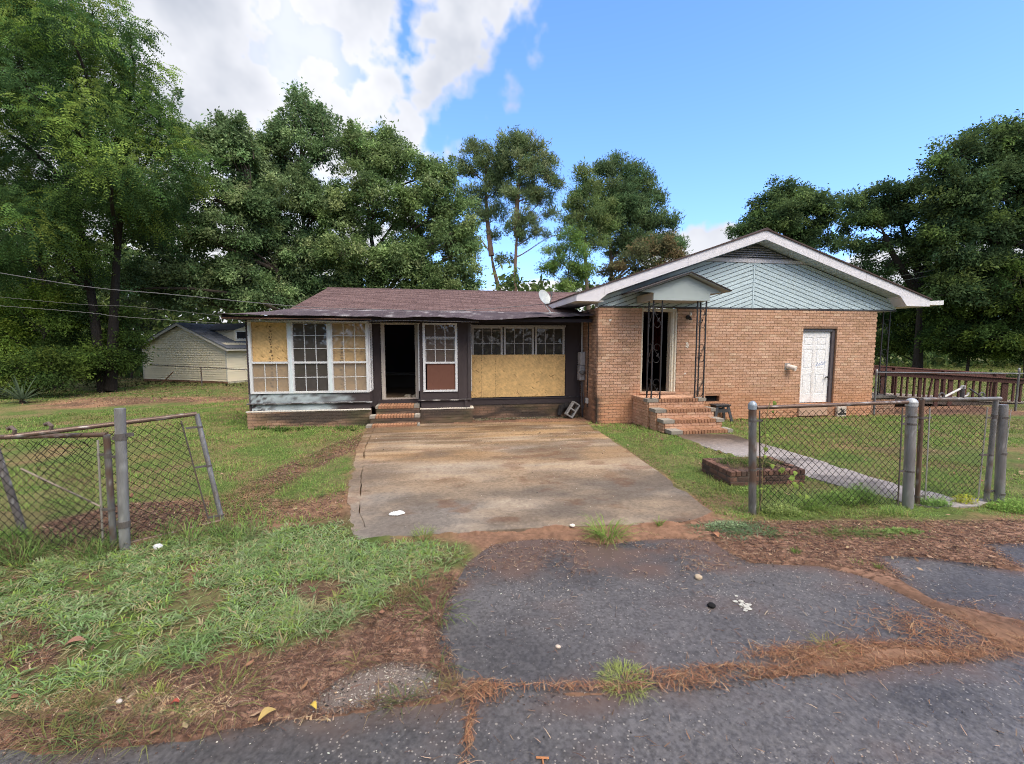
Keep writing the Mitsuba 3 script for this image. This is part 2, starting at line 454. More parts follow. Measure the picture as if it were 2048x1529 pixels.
# ---- white side door
def panel_door(mb, u0, z0, w, h, v, color, dirt):
    """A six-panel slab facing -v: frame of stiles and rails with raised fields in sunk panels."""
    st, rails = 0.115, [0.0, 0.24, 0.85, 1.06, 1.70, 1.80 + 0.03, 2.03]
    k = h / 2.03
    mb.box((u0, v + 0.012, z0), (u0 + w, v + 0.044, z0 + h), color)
    mid = w / 2
    for a, b in ((0, st), (mid - 0.055, mid + 0.055), (w - st, w)):
        mb.box((u0 + a, v, z0), (u0 + b, v + 0.014, z0 + h), color, 0.004)
    zs = [(0.0, 0.24), (0.80, 0.98), (1.52, 1.63), (1.87, 2.03)]
    for a, b in zs:
        for x0, x1 in ((st, mid - 0.055), (mid + 0.055, w - st)):
            mb.box((u0 + x0 + 0.001, v + 0.0005, z0 + a * k), (u0 + x1 - 0.001, v + 0.0135, z0 + b * k), color)
    for (a, b) in ((0.24, 0.80), (0.98, 1.52), (1.63, 1.87)):
        for x0, x1 in ((st, mid - 0.055), (mid + 0.055, w - st)):
            mb.box((u0 + x0 + 0.03, v + 0.003, z0 + a * k + 0.03), (u0 + x1 - 0.03, v + 0.0115, z0 + b * k - 0.03), color, 0.008)


def door_grime(v, c):
    n = meshkit.fbm(v * np.array([9, 9, 5.0]), 4, 31)
    k = np.clip((n - 0.50) * 5, 0, 1) * np.clip((0.85 - v[:, 2]) * 2.2, 0, 1)
    c = c * (1 - 0.3 * k[:, None]) + 0.3 * k[:, None] * np.array((0.33, 0.17, 0.10))
    return c


sd = MB((0.80, 0.80, 0.82), True)
panel_door(sd, 5.56, 0.38, 0.90, 1.86, 0.10, (0.80, 0.80, 0.82), None)
sdk = sd.build(sub(H, 'side_door'), SEMI, grime=door_grime)
note(sdk, 'white six-panel side door with faint blue scribble and rust at its foot')
kn = MB((0.02, 0.02, 0.022), True)
kn.tube([(6.40, 0.10, 1.05), (6.40, 0.06, 1.05), (6.40, 0.045, 1.05)], [0.016, 0.014, 0.03], 10)
kn.tube([(6.40, 0.05, 1.05), (6.33, 0.045, 1.035), (6.31, 0.045, 1.02)], [0.014, 0.012, 0.009], 8)
kn.build(sub(sdk, 'handle'), SEMI, True)
scr = MB((0.36, 0.45, 0.66), True)
for k in range(9):
    x = 6.10 + k * 0.033
    scr.obox((x, 0.0985, 1.385 + 0.02 * math.sin(k * 1.9) + 0.006 * k), (0.012, 0, 0.026 * (-1) ** k), (0, 0.0012, 0), (-0.0035, 0, 0.002))
scr.obox((6.20, 0.0985, 1.37), (0.14, 0, 0.02), (0, 0.001, 0), (-0.0005, 0, 0.004))
note(scr.build(sub(sdk, 'scribble'), MAT), 'pale blue marker scribble')
jb = MB((0.10, 0.085, 0.095), True)
jb.box((6.47, 0.05, 0.362), (6.555, 0.19, 2.315), bevel=0.004)
jb.box((5.545, 0.05, 2.245), (6.468, 0.19, 2.315), bevel=0.004, color=(0.17, 0.17, 0.20))
jb.build(sub(sdk, 'frame'), MAT)
th = MB((0.46, 0.40, 0.34), True)
th.box((5.50, -0.06, 0.04), (6.36, 0.06, 0.345), bevel=0.012)
th.box((6.362, -0.04, 0.0), (6.54, 0.06, 0.335), color=(0.22, 0.18, 0.155), bevel=0.008)
th.build(sub(sdk, 'step_block'), MAT, grime=clay_splash)

# ---- gable siding, vent, fascia, roof
AP_U, AP_Z, EL_U, EL_Z, ER_U, ER_Z = 4.06, 4.64, -0.65, 3.03, 8.95, 3.07
sL, sR = (AP_Z - EL_Z) / (AP_U - EL_U), (AP_Z - ER_Z) / (ER_U - AP_U)


def roof_z(u):
    return AP_Z - (AP_U - u) * sL if u < AP_U else AP_Z - (u - AP_U) * sR


FASC = 0.215
SID = np.array((0.48, 0.59, 0.64))
gb = MB(SID * 0.16, True)
und = lambda u: roof_z(u) - FASC
gb.prism([(0.0, 2.80), (8.33, 2.80), (8.33, und(8.33)), (AP_U, und(AP_U)), (0.0, und(0.0))], 1, 0.012, 0.10)
gk = gb.build(sub(H, 'gable_siding'), MAT)
VB = 3.93
region = Polygon([(0.0, 2.815), (8.33, 2.815), (8.33, und(8.33) - 0.01), (AP_U, und(AP_U) - 0.01), (0.0, und(0.0) - 0.01)]).intersection(Polygon([(-1, 2), (9, 2), (9, VB), (-1, VB)]))
STEP = 0.1045
for side in (0, 1):
    half = region.intersection(Polygon([(-1, 0), (AP_U - 0.02, 0), (AP_U - 0.02, 9), (-1, 9)]) if side == 0 else Polygon([(AP_U + 0.02, 0), (9, 0), (9, 9), (AP_U + 0.02, 9)]))
    sl_ = sL if side == 0 else sR
    for k in range(-16, 18):
        z0 = 2.83 + k * STEP
        f = (lambda u: z0 - (AP_U - u) * sl_) if side == 0 else (lambda u: z0 - (u - AP_U) * sl_)
        u0, u1 = (-1, AP_U) if side == 0 else (AP_U, 9)
        strip = Polygon([(u0, f(u0)), (u1, f(u1)), (u1, f(u1) + STEP), (u0, f(u0) + STEP)]).intersection(half)
        g = strip.buffer(-0.0085, join_style=2)
        for piece in getattr(g, 'geoms', [g]):
            if piece.is_empty or piece.area < 0.004:
                continue
            m = MB(SID * R.uniform(0.93, 1.05), True)
            m.prism(list(piece.exterior.coords)[:-1], 1, -0.006, 0.014)
            m.build(sub(gk, 'plank'), SEMI, jitter=0.08)
ss = MB(SID * 1.05, True)
ss.box((AP_U - 0.018, -0.012, 2.815), (AP_U + 0.018, 0.012, VB), bevel=0.003)
ss.box((0.005, -0.014, 2.787), (8.33, 0.011, 2.812), color=(0.075, 0.07, 0.075), bevel=0.003)
ss.box((-0.018, -0.02, 2.79), (0.003, 0.2, und(0.0)), color=SID * 0.8, bevel=0.003)
ss.build(sub(gk, 'seam_trim'), SEMI)
vt = MB((0.30, 0.295, 0.33), True)
vw = 1.62
vt.box((AP_U - vw, -0.022, VB + 0.003), (AP_U + vw * 1.03, 0.01, VB + 0.085), color=TRIM * 0.88, bevel=0.004)
vk = vt.build(sub(H, 'gable_vent'), SEMI)
for k in range(6):
    z = VB + 0.105 + k * 0.055
    hw = min((und(AP_U) - z) / sL, (und(AP_U) - z) / sR) - 0.09
    if hw > 0.06:
        m = MB((0.36, 0.35, 0.38), True)
        m.obox((AP_U, -0.004, z), (hw, 0, 0), (0, 0.017, 0.016), (0, -0.003, 0.003))
        m.build(sub(vk, 'slat'), SEMI)
# roof planes and fascia (overhang 0.35 in front)
OV = -0.35
RT = 0.05


def slope_quad(mb, u0, u1, v0, v1, dz0, dz1, color=None):
    a, b = roof_z(u0 + 1e-6), roof_z(u1 - 1e-6)
    mb.add([(u0, v0, a + dz0), (u1, v0, b + dz0), (u1, v1, b + dz0), (u0, v1, a + dz0), (u0, v0, a + dz1), (u1, v0, b + dz1), (u1, v1, b + dz1), (u0, v1, a + dz1)],
           [(3, 2, 1, 0), (4, 5, 6, 7), (0, 1, 5, 4), (1, 2, 6, 5), (2, 3, 7, 6), (3, 0, 4, 7)], color)


mr = MB((0.085, 0.06, 0.058), True)
slope_quad(mr, EL_U - 0.03, AP_U, OV - 0.03, 9.3, 0.004, 0.035)
slope_quad(mr, AP_U, ER_U + 0.03, OV - 0.03, 9.3, 0.004, 0.035)
mrk = mr.build(sub(H, 'main_roof'), MAT, jitter=0.3)
rc = MB((0.075, 0.055, 0.055), True)
rc.prism([(AP_U - 0.14, AP_Z - 0.14 * sL + 0.037), (AP_U + 0.14, AP_Z - 0.14 * sR + 0.037), (AP_U, AP_Z + 0.058)], 1, OV - 0.035, 9.3)
rc.build(sub(mrk, 'ridge_cap'), MAT)
so = MB((0.36, 0.42, 0.44), True)
slope_quad(so, 0.10, AP_U - 0.003, OV + 0.02, 0.0, -FASC - 0.012, -FASC)
slope_quad(so, AP_U + 0.003, 8.05, OV + 0.02, 0.0, -FASC - 0.012, -FASC)
for k in range(46):
    u = 0.2 + k * 0.175
    if u < 8.0:
        so.box((u, OV + 0.024, roof_z(u) - FASC - 0.018), (u + 0.012, -0.003, roof_z(u) - FASC - 0.0125), color=(0.24, 0.29, 0.31))
so.box((EL_U + 0.02, OV + 0.02, 2.885), (-0.003, 2.3, 2.905), color=(0.50, 0.50, 0.50))
so.box((8.34, OV + 0.02, 2.90), (ER_U - 0.02, 9.0, 2.92), color=(0.50, 0.50, 0.50))
so.box((7.77, 0.12, 2.79), (8.335, 9.0, 2.81), color=(0.42, 0.44, 0.45))
so.build(sub(mrk, 'soffit'), SEMI)
fa = MB(TRIM, True)
FT = OV + 0.018
fa.prism([(EL_U, EL_Z), (AP_U, AP_Z), (AP_U, AP_Z - FASC), (0.10, roof_z(0.10) - FASC), (-0.14, 2.885), (EL_U, 2.885)], 1, OV, FT)
fa.prism([(AP_U + 0.002, AP_Z - 0.001), (ER_U, ER_Z), (ER_U, 2.90), (8.24, 2.90), (8.02, roof_z(8.02) - FASC), (AP_U + 0.002, AP_Z - FASC)], 1, OV, FT)
for u in (0.02, 2.05, 5.55, 6.95):
    fa.obox((u, OV - 0.0015, roof_z(u) - FASC / 2 - 0.01), (0.0035, 0, 0), (0, 0.0015, 0), (0, 0, FASC * 0.47), color=TRIM * 0.55)
fa.build(sub(mrk, 'fascia'), SEMI, jitter=0.10)
rt = MB(TRIM * 0.92, True)
for a_, b_ in (((8.02, roof_z(8.02) - FASC), (8.24, 2.90)), ((0.10, roof_z(0.10) - FASC), (-0.14, 2.885))):
    rt.add([(a_[0], FT + 0.001, a_[1]), (b_[0], FT + 0.001, b_[1]), (b_[0], 0.11, b_[1]), (a_[0], 0.11, a_[1])], [(0, 1, 2, 3)])
rt.box((8.24, FT + 0.001, 2.895), (8.36, 0.11, 2.899))
rt.build(sub(mrk, 'eave_return'), SEMI)
ge = MB(TRIM, True)
ge.box((EL_U - 0.012, OV + 0.02, 2.885), (EL_U + 0.006, 2.55, 3.028), bevel=0.003)
ge.box((ER_U - 0.006, OV + 0.02, 2.90), (ER_U + 0.012, 9.0, 3.06), bevel=0.003)
ge.build(sub(mrk, 'eave_board'), SEMI, jitter=0.15)
gu = MB((0.66, 0.66, 0.68), True)
gu.prism([(ER_U + 0.014, 3.045), (ER_U + 0.60, 3.075), (ER_U + 0.60, 2.965), (ER_U + 0.54, 2.955), (ER_U + 0.014, 2.95)], 1, OV + 0.12, OV + 0.14)
gu.box((ER_U + 0.54, OV + 0.14, 2.955), (ER_U + 0.60, 8.8, 2.965))
gu.box((ER_U + 0.014, OV + 0.14, 2.945), (ER_U + 0.54, 8.8, 2.955))
gu.box((ER_U + 0.59, OV + 0.14, 2.965), (ER_U + 0.60, 8.8, 3.07))
note(gu.build(sub(mrk, 'gutter'), SEMI), 'white gutter end sticking out past the right eave')

# ---- brick porch steps with canopy on iron posts
ST = sub(H, 'porch_steps')
pm = MB((0.15, 0.095, 0.07), True)
LV = [(0.92, 2.30, -0.80, 0.0, 0.605), (0.97, 2.36, -1.09, -0.805, 0.41), (1.02, 2.39, -1.35, -1.095, 0.215), (1.06, 2.42, -1.62, -1.355, 0.03)]
for (u0, u1, v0, v1, zt) in LV:
    pm.box((u0 + 0.004, v0 + 0.004, 0), (u1 - 0.004, v1 + (0.004 if v1 == 0 else 0), zt))
pm.box((1.0, -0.70, 0.605), (2.2, -0.012, 0.672), color=(0.46, 0.31, 0.23))
stk = pm.build(ST, MAT, grime=clay_splash)


def step_grime(v, c):
    return clay_splash(v, c, 0.3, 0.9) * (0.85 + 0.3 * meshkit.fbm(v * 3, 3, 8)[:, None])


def rowlock(parent, u0, u1, v0, v1, z, grime, pale=((0, 0), (0, 0)), h=0.07):
    """A nosing of bricks on edge, with a cement-patched corner at either end."""
    pw = 0.068
    n = int(round((u1 - u0) / pw))
    pw = (u1 - u0) / n
    for k in range(n):
        t = BRICK_TONES[R.choice([0, 1, 3, 5])] * R.uniform(0.85, 1.15) * np.array((0.60, 0.53, 0.49))
        ends = k < pale[0] or k >= n - pale[1]
        m = MB(house=True)
        a, b = u0 + k * pw, u0 + (k + 1) * pw
        if ends and k not in (0, n - pale[1]):
            continue
        if ends:
            b = u0 + pale[0] * pw if k == 0 else u1
            if k != 0:
                a = u0 + (n - pale[1]) * pw
            t = np.array((0.27, 0.245, 0.21)) * R.uniform(0.8, 1.1)
        m.box((a + 0.0075, v0 + R.uniform(-0.003, 0.003), z), (b - 0.0075, v1, z + h + R.uniform(-0.003, 0.002)), color=t, bevel=0.006)
        m.build(sub(parent, 'cement_patch' if ends else 'nosing_brick'), MAT, grime=None if ends else grime, jitter=0.3 if ends else 0)


for i, (u0, u1, v0, v1, zt) in enumerate(LV):
    rowlock(stk, u0 - 0.04, u1 + 0.04, v0 - 0.025, v0 + 0.175 if i == 0 else v1 - 0.004, zt, step_grime, ((4, 3), (4, 2), (4, 3), (4, 2))[i], h=0.072)
    if zt > 0.1:
        lay(brick_rects(u0 + 0.012, u1 - 0.012, zt - math.floor(zt / COURSE) * COURSE, zt - 0.003), v0 + 0.004, 1, stk, step_grime, most=300, keep=lambda r: r[0])
        lay(brick_rects(v0 + 0.012, v1 - 0.012, 0.0, zt - 0.003), u0 + 0.004, 0, stk, step_grime, most=300, keep=lambda r: r[0])
# edge bricks on the landing's left side
for k in range(9):
    m = MB(BRICK_TONES[R.choice([0, 1, 3, 5])] * R.uniform(0.85, 1.1), True)
    m.box((0.895, -0.615 + k * 0.068, 0.607), (0.998, -0.555 + k * 0.068, 0.676), bevel=0.006)
    m.build(sub(stk, 'nosing_brick'), MAT, grime=step_grime)

CAN = sub(H, 'porch_canopy')
cb = MB((0.35, 0.405, 0.41), True)
CU0, CU1, CF = 0.95, 2.31, -0.86
cb.prism([(CU0, 2.885), (CU1, 2.885), (CU1, 3.045), (2.62, 3.075), (1.745, 3.43), (0.66, 3.065), (CU0, 3.045)], 1, CF, CF + 0.03)
cb.box((CU0, CF + 0.03, 2.885), (CU0 + 0.03, -0.02, 3.05), color=(0.36, 0.33, 0.28))
cb.box((CU1 - 0.03, CF + 0.03, 2.885), (CU1, -0.02, 3.05))
ck = cb.build(CAN, SEMI, jitter=0.10)
cc = MB((0.30, 0.31, 0.31), True)
cc.box((CU0 + 0.032, CF + 0.032, 2.90), (CU1 - 0.032, -0.02, 2.915))
cc.build(sub(ck, 'ceiling'), MAT)
cr = MB((0.060, 0.052, 0.052), True)
for (a, za, b, zb) in ((0.56, 3.075, 1.745, 3.475), (2.74, 3.09, 1.745, 3.475)):
    cr.add([(a, -1.02, za), (b, -1.02, zb), (b, -0.02, zb), (a, -0.02, za), (a, -1.02, za + 0.022), (b, -1.02, zb + 0.022), (b, -0.02, zb + 0.022), (a, -0.02, za + 0.022)],
           [(3, 2, 1, 0), (4, 5, 6, 7), (0, 1, 5, 4), (1, 2, 6, 5), (2, 3, 7, 6), (3, 0, 4, 7)])
cr.build(sub(ck, 'roof'), MAT, jitter=0.2)
cs = MB((0.33, 0.34, 0.33), True)
for (a, za, b, zb) in ((0.58, 3.062, 1.744, 3.455), (2.72, 3.077, 1.746, 3.455)):
    cs.add([(a, -1.0, za), (b, -1.0, zb), (b, -0.03, zb), (a, -0.03, za), (a, -1.0, za + 0.012), (b, -1.0, zb + 0.012), (b, -0.03, zb + 0.012), (a, -0.03, za + 0.012)],
           [(3, 2, 1, 0), (4, 5, 6, 7), (0, 1, 5, 4), (1, 2, 6, 5), (2, 3, 7, 6), (3, 0, 4, 7)])
cs.build(sub(ck, 'roof_underside'), MAT)

IRON = (0.028, 0.028, 0.032)


def scroll_panel(key, a, b, z0, z1):
    """Wrought scrollwork between two uprights at plan points a and b: S-curves, one above another."""
    a, b = np.array(a, float), np.array(b, float)
    w = np.linalg.norm(b - a)
    e = (b - a) / w
    for k in range(3):
        m = MB(IRON, True)
        zc = z0 + 0.24 + k * (z1 - z0 - 0.35) / 2.35
        for flip in (1, -1):
            pts = []
            for s in np.linspace(0, 1, 22):
                ang = s * 1.55 * PI
                rad = 0.42 * w * (1 - 0.35 * s)
                pts.append((0.5 * w + flip * rad * math.cos(ang) * 0.95, zc + flip * (0.13 + 0.30 * w * 0 + rad * math.sin(ang))))
            p = [(a[0] + e[0] * x, a[1] + e[1] * x, z) for x, z in pts]
            m.tube(p, 0.0042, 5, cap=False)
        m.tube([(a[0] + e[0] * w * 0.93, a[1] + e[1] * w * 0.93, zc - 0.12), (a[0] + e[0] * w * 0.5, a[1] + e[1] * w * 0.5, zc), (a[0] + e[0] * w * 0.07, a[1] + e[1] * w * 0.07, zc + 0.13)], 0.0055, 5, cap=False)
        q = a + e * w * 0.62
        m.obox((q[0], q[1], zc - 0.03), (e[0] * 0.022, e[1] * 0.022, 0.03), (0.003, 0.003, 0), (-e[0] * 0.008, -e[1] * 0.008, 0.008))
        m.build(key, SEMI)


def iron_post(parent, corner, arms, z0, z1):
    k = numbered(sub(parent, 'iron_post'))
    for q in arms:
        scroll_panel(sub(k, 'scroll'), corner, q, z0, z1)
    for x, y in [corner] + arms:
        b = MB(IRON, True)
        b.box((x - 0.0125, y - 0.0125, z0), (x + 0.0125, y + 0.0125, z1))
        b.box((x - 0.022, y - 0.022, z0), (x + 0.022, y + 0.022, z0 + 0.007))
        b.build(sub(k, 'upright'), SEMI)


iron_post(H, (1.00, -0.77), [(1.21, -0.77), (1.00, -0.55)], 0.678, 2.884)
iron_post(H, (2.285, -0.77), [(2.07, -0.77), (2.285, -0.55)], 0.678, 2.884)

# ---- porch on the right side of the house
SP = sub(H, 'side_porch')
sp = MB((0.30, 0.235, 0.19), True)
sp.box((7.775, 0.20, 0.0), (8.74, 3.4, 0.43))
sp.box((7.775, 0.145, 0.43), (8.76, 3.4, 0.50), color=(0.33, 0.31, 0.29), bevel=0.008)
spk = sp.build(SP, MAT, grime=foundation_grime)
lay(brick_rects(7.78, 8.74, 0.0, 0.425), 0.2, 1, spk, lambda v, c: c * 0.8, most=60)
for c0, arms in (((8.25, 0.26), [(8.47, 0.26), (8.25, 0.48)]), ((8.47, 2.9), [(8.25, 2.9), (8.47, 2.68)])):
    iron_post(H, c0, arms, 0.502, 2.788)

# ================================================================ left wing with the sunroom
LW = sub(H, 'wing_wall')
wv = MB(DARK, True)
dr_o = (-5.06, -4.30, 0.56, 2.39)
ow_o = (-2.93, -0.46, 0.60, 2.37)
sheet_minus(wv, -5.35, 0.0, 0.35, 2.48, [dr_o, ow_o], lambda a, b, c, d: ((a, PD, c), (b, PD + 0.08, d)))
wv.box((-3.0, PD - 0.03, 0.36), (0.0, PD - 0.001, 0.50), bevel=0.005)
wv.box((-3.0, PD - 0.055, 0.502), (0.0, PD - 0.001, 0.535), bevel=0.005, color=(0.05, 0.045, 0.05))
wv.box((-0.42, PD - 0.022, 0.537), (-0.36, PD - 0.001, 2.40), bevel=0.004)
wv.box((-0.08, PD - 0.022, 0.537), (-0.02, PD - 0.001, 2.40), bevel=0.004)
wv.box((-5.24, PD - 0.04, 0.38), (-4.22, PD - 0.001, 0.535), bevel=0.006)
wk = wv.build(LW, MAT, jitter=0.18)
wv = MB(DARK, True)
wv.box((-7.98, 0.70, 0.40), (-7.94, 4.9, 2.48))
wv.build(sub(H, 'sunroom_side_wall'), MAT, jitter=0.18)


def peel_grime(v, c):
    """Dark paint flaking off pale boards at the left end."""
    n = meshkit.fbm(v * np.array([2.2, 3, 9.0]) + 2, 4, 3)
    b = np.clip((-5.75 - v[:, 0]) * 1.6 + (n - 0.5) * 3.0, 0, 1)
    spots = np.clip((meshkit.fbm(v * 16, 3, 5) - 0.47) * 9, 0, 1) * np.clip((-7.35 - v[:, 0]) * 4, 0, 1)
    spots = np.maximum(spots, 0.8 * np.clip((meshkit.fbm(v * np.array([5, 5, 13.0]) + 4, 4, 25) - 0.56) * 9, 0, 1))
    pale = np.array((0.36, 0.42, 0.45)) * (0.55 + 0.85 * meshkit.fbm(v * np.array([3, 3, 7.0]), 4, 6)[:, None])
    b = (b * (1 - spots))[:, None]
    return c * (1 - b) + pale * b


def strip(mb, u0, u1, v0, v1, z0, z1, color=None, n=40):
    """A long board cut in short lengths, so that its wear can vary along it."""
    for a, b in zip(np.linspace(u0, u1, n + 1)[:-1], np.linspace(u0, u1, n + 1)[1:]):
        for c, d in zip(np.linspace(z0, z1, 5)[:-1], np.linspace(z0, z1, 5)[1:]):
            mb.add([(a, v0, c), (b, v0, c), (b, v0, d), (a, v0, d)], [(0, 1, 2, 3)], color)
    mb.box((u0, v0 + 0.001, z0), (u1, v1, z1), color)


VA = 0.70
sa = MB(DARK, True)
strip(sa, -7.98, -5.352, VA, VA + 0.05, 0.575, 0.785, n=60)
strip(sa, -7.93, -5.352, VA + 0.01, VA + 0.05, 0.40, 0.545, n=60)
sak = sa.build(sub(H, 'sunroom_apron'), MAT, grime=peel_grime)
lg = MB((0.07, 0.06, 0.06), True)
strip(lg, -8.02, -5.30, VA - 0.045, VA - 0.002, 0.548, 0.572, n=60)
lg.build(sub(sak, 'ledge'), MAT, grime=lambda v, c: mildew(v, c, np.clip((meshkit.fbm(v * np.array([9, 9, 20.0]), 3, 12) - 0.46) * 7, 0, 0.8), (0.42, 0.44, 0.46)))
fd = MB((0.15, 0.11, 0.085), True)
FV = 0.665
fd.box((-8.02, FV + 0.004, -0.05), (-5.34, 0.9, 0.372))
fd.box((-8.04, FV - 0.012, 0.374), (-5.33, VA + 0.008, 0.398), color=(0.62, 0.58, 0.52), bevel=0.005)
fdk = fd.build(sub(H, 'sunroom_foundation'), MAT)
lay(brick_rects(-8.02, -5.345, -0.01, 0.37), FV + 0.004, 1, fdk, foundation_grime, most=80, keep=lambda r: r[0])
# return wall of the sunroom, with its own narrow window
rw = MB(DARK, True)
rw.box((-5.40, VA + 0.052, 0.40), (-5.352, PD - 0.001, 0.80))
rw.box((-5.40, VA + 0.052, 2.42), (-5.352, PD - 0.001, 2.48))
rw.box((-5.40, 1.15, 0.80), (-5.352, PD - 0.001, 2.42))
rw.build(sub(H, 'sunroom_return'), MAT, jitter=0.15)


def window(name, u0, u1, z0, z1, v, zm, label, lites=((3, 3), (3, 2)), frame=0.055, skip_upper=False, lower=None, color=WHITE, grid=0.016, veil=False):
    """A double-hung window facing -v: frame, sash rail, grille bars and a pane for each light."""
    m = MB(color, True)
    d0, d1 = v - 0.03, v + 0.045
    m.box((u0, d0, z0), (u0 + frame, d1, z1), bevel=0.006)
    m.box((u1 - frame, d0, z0), (u1, d1, z1), bevel=0.006)
    m.box((u0 + frame + 0.0005, d0 + 0.002, z0), (u1 - frame - 0.0005, d1, z0 + 0.045), bevel=0.006)
    m.box((u0 + frame + 0.0005, d0 + 0.002, z1 - 0.04), (u1 - frame - 0.0005, d1, z1), bevel=0.006)
    k = m.build(sub(H, name), SEMI, jitter=0.12)
    note(k, label)
    if zm:
        r = MB(color, True)
        r.box((u0 + frame + 0.001, v - 0.018, zm - 0.022), (u1 - frame - 0.001, v + 0.03, zm + 0.022), bevel=0.006)
        r.build(sub(k, 'meeting_rail'), SEMI)
    for part, (a, b) in enumerate(((zm + 0.022 if zm else z0 + 0.045, z1 - 0.04), (z0 + 0.045, (zm or 0) - 0.022))):
        if b <= a or (part == 0 and skip_upper) or lites[part] is None:
            continue
        nc, nr = lites[part]
        off = v if part == 0 else v + 0.012
        x = np.linspace(u0 + frame, u1 - frame, nc + 1)
        z = np.linspace(a, b, nr + 1)
        g = MB(color * 0.92, True)
        for q in x[1:-1]:
            g.box((q - grid / 2, off - 0.004, a), (q + grid / 2, off + 0.004, b))
        for q in z[1:-1]:
            g.box((u0 + frame, off - 0.0055, q - grid / 2), (u1 - frame, off + 0.0055, q + grid / 2))
        g.build(sub(k, 'grille'), SEMI)
        for i in range(nc):
            for j in range(nr):
                p = MB(house=True)
                p.add([(x[i], off + 0.008, z[j]), (x[i + 1], off + 0.008, z[j]), (x[i + 1], off + 0.008, z[j + 1]), (x[i], off + 0.008, z[j + 1])], [(0, 1, 2, 3)])
                p.build(sub(k, 'pane'), 'mat_veil_glass' if veil and part == 1 else 'mat_dusty_glass')
    return k


def osb_board(u0, u1, z0, z1, v, label=None, key='particle_board', seams=()):
    m = MB(house=True)
    m.box((u0, v, z0), (u1, v + 0.011, z1), bevel=0.002)
    k = note(m.build(sub(H, key), 'mat_osb'), label)
    return k


def stencil(k, u, z0, z1, v, seed):
    """A column of small dark print marks up the sheet."""
    r = np.random.default_rng(seed)
    m = MB((0.13, 0.08, 0.04), True)
    z = z0
    while z < z1:
        h = r.uniform(0.02, 0.05)
        m.obox((u + r.uniform(-0.035, 0.035), v - 0.0012, z), (r.uniform(0.006, 0.02), 0, 0), (0, 0.001, 0), (r.uniform(-0.01, 0.01), 0, h / 2))
        m.obox((u + 0.03 + r.uniform(-0.01, 0.01), v - 0.0012, z), (0.006, 0, 0.002), (0, 0.001, 0), (0, 0, h / 2))
        z += h + r.uniform(0.01, 0.05)
    note(m.build(sub(k, 'print_mark'), MAT), 'dark printed column of marks')


w1 = window('sunroom_window', -7.93, -7.06, 0.79, 2.445, VA, 1.495, 'leftmost sunroom window, its open upper half filled by bare particle board', skip_upper=True, veil=True)
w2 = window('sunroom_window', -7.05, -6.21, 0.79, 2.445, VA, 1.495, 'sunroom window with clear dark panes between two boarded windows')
w3 = window('sunroom_window', -6.20, -5.355, 0.79, 2.445, VA, 1.495, 'third sunroom window, particle board behind all its panes', veil=True)
b1 = osb_board(-7.90, -7.08, 0.80, 2.43, VA + 0.06, 'orange particle board filling the leftmost sunroom window')
b3 = osb_board(-6.17, -5.42, 0.80, 2.43, VA + 0.075, 'particle board behind the panes of the third sunroom window')
stencil(b1, -7.50, 0.95, 2.32, VA + 0.06, 4)
stencil(b3, -5.98, 0.9, 2.2, VA + 0.075, 6)
# white uprights and blue-white mull covers between the windows
mu = MB((0.60, 0.68, 0.72), True)
for u in (-7.055, -6.205):
    mu.box((u - 0.03, VA - 0.038, 0.792), (u + 0.03, VA - 0.031, 2.443), bevel=0.002)
mu.build(sub(H, 'mull_cover'), SEMI)
# narrow window in the return wall (faces right)
nw = MB(WHITE, True)
nw.box((-5.362, VA + 0.055, 0.80), (-5.325, VA + 0.10, 2.42), bevel=0.005)
nw.box((-5.362, 1.10, 0.80), (-5.325, 1.148, 2.42), bevel=0.005)
nw.box((-5.362, VA + 0.101, 0.80), (-5.328, 1.099, 0.845), bevel=0.005)
nw.box((-5.362, VA + 0.101, 1.48), (-5.330, 1.099, 1.52), bevel=0.005)
nw.box((-5.362, VA + 0.101, 2.38), (-5.328, 1.099, 2.42), bevel=0.005)
nk = note(nw.build(sub(H, 'return_window'), SEMI), 'narrow white window turned sideways beside the open sunroom doorway')
np_ = MB(house=True)
np_.add([(-5.345, VA + 0.1, 0.845), (-5.345, 1.1, 0.845), (-5.345, 1.1, 2.38), (-5.345, VA + 0.1, 2.38)], [(0, 1, 2, 3)])
np_.build(sub(nk, 'pane'), GLASS)
# cased opening of the sunroom door
df = MB((0.47, 0.43, 0.38), True)
df.box((-5.13, PD - 0.035, 0.545), (-5.045, PD + 0.08, 2.39), bevel=0.005)
df.box((-4.315, PD - 0.035, 0.545), (-4.235, PD + 0.08, 2.39), bevel=0.005)
df.box((-5.13, PD - 0.037, 2.392), (-4.235, PD + 0.08, 2.44), bevel=0.005)
df.box((-5.044, PD - 0.03, 0.545), (-4.316, PD + 0.10, 0.575), bevel=0.005, color=(0.40, 0.35, 0.31))
dk2 = note(df.build(sub(H, 'sunroom_doorway'), SEMI, jitter=0.2), 'open doorway with beige casing and a dark room behind')
# what the doorway shows of the room: a low ledge and a step
ins = MB((0.10, 0.085, 0.075), True)
ins.box((-5.6, 4.2, 0.55), (-3.6, 4.88, 0.95), bevel=0.01)
ins.box((-5.6, 4.0, 0.955), (-3.6, 4.88, 1.0), color=(0.22, 0.20, 0.19), bevel=0.01)
note(ins.build(sub(H, 'inner_ledge'), MAT), 'low ledge at the back of the dark sunroom')
rub = MB((0.33, 0.29, 0.24), True)
for k in range(14):
    q = np.array((-4.45 + R.uniform(-0.12, 0.11), 1.36 + R.uniform(-0.05, 0.1), 0.56 + R.uniform(0, 0.06)))
    s = R.uniform(0.015, 0.045)
    rub.obox(q, s * np.array((1, 0.3, 0.1)), s * np.array((-0.3, 0.8, 0.2)), s * np.array((0.1, -0.2, 0.6)), color=np.array((0.33, 0.29, 0.24)) * R.uniform(0.6, 1.2))
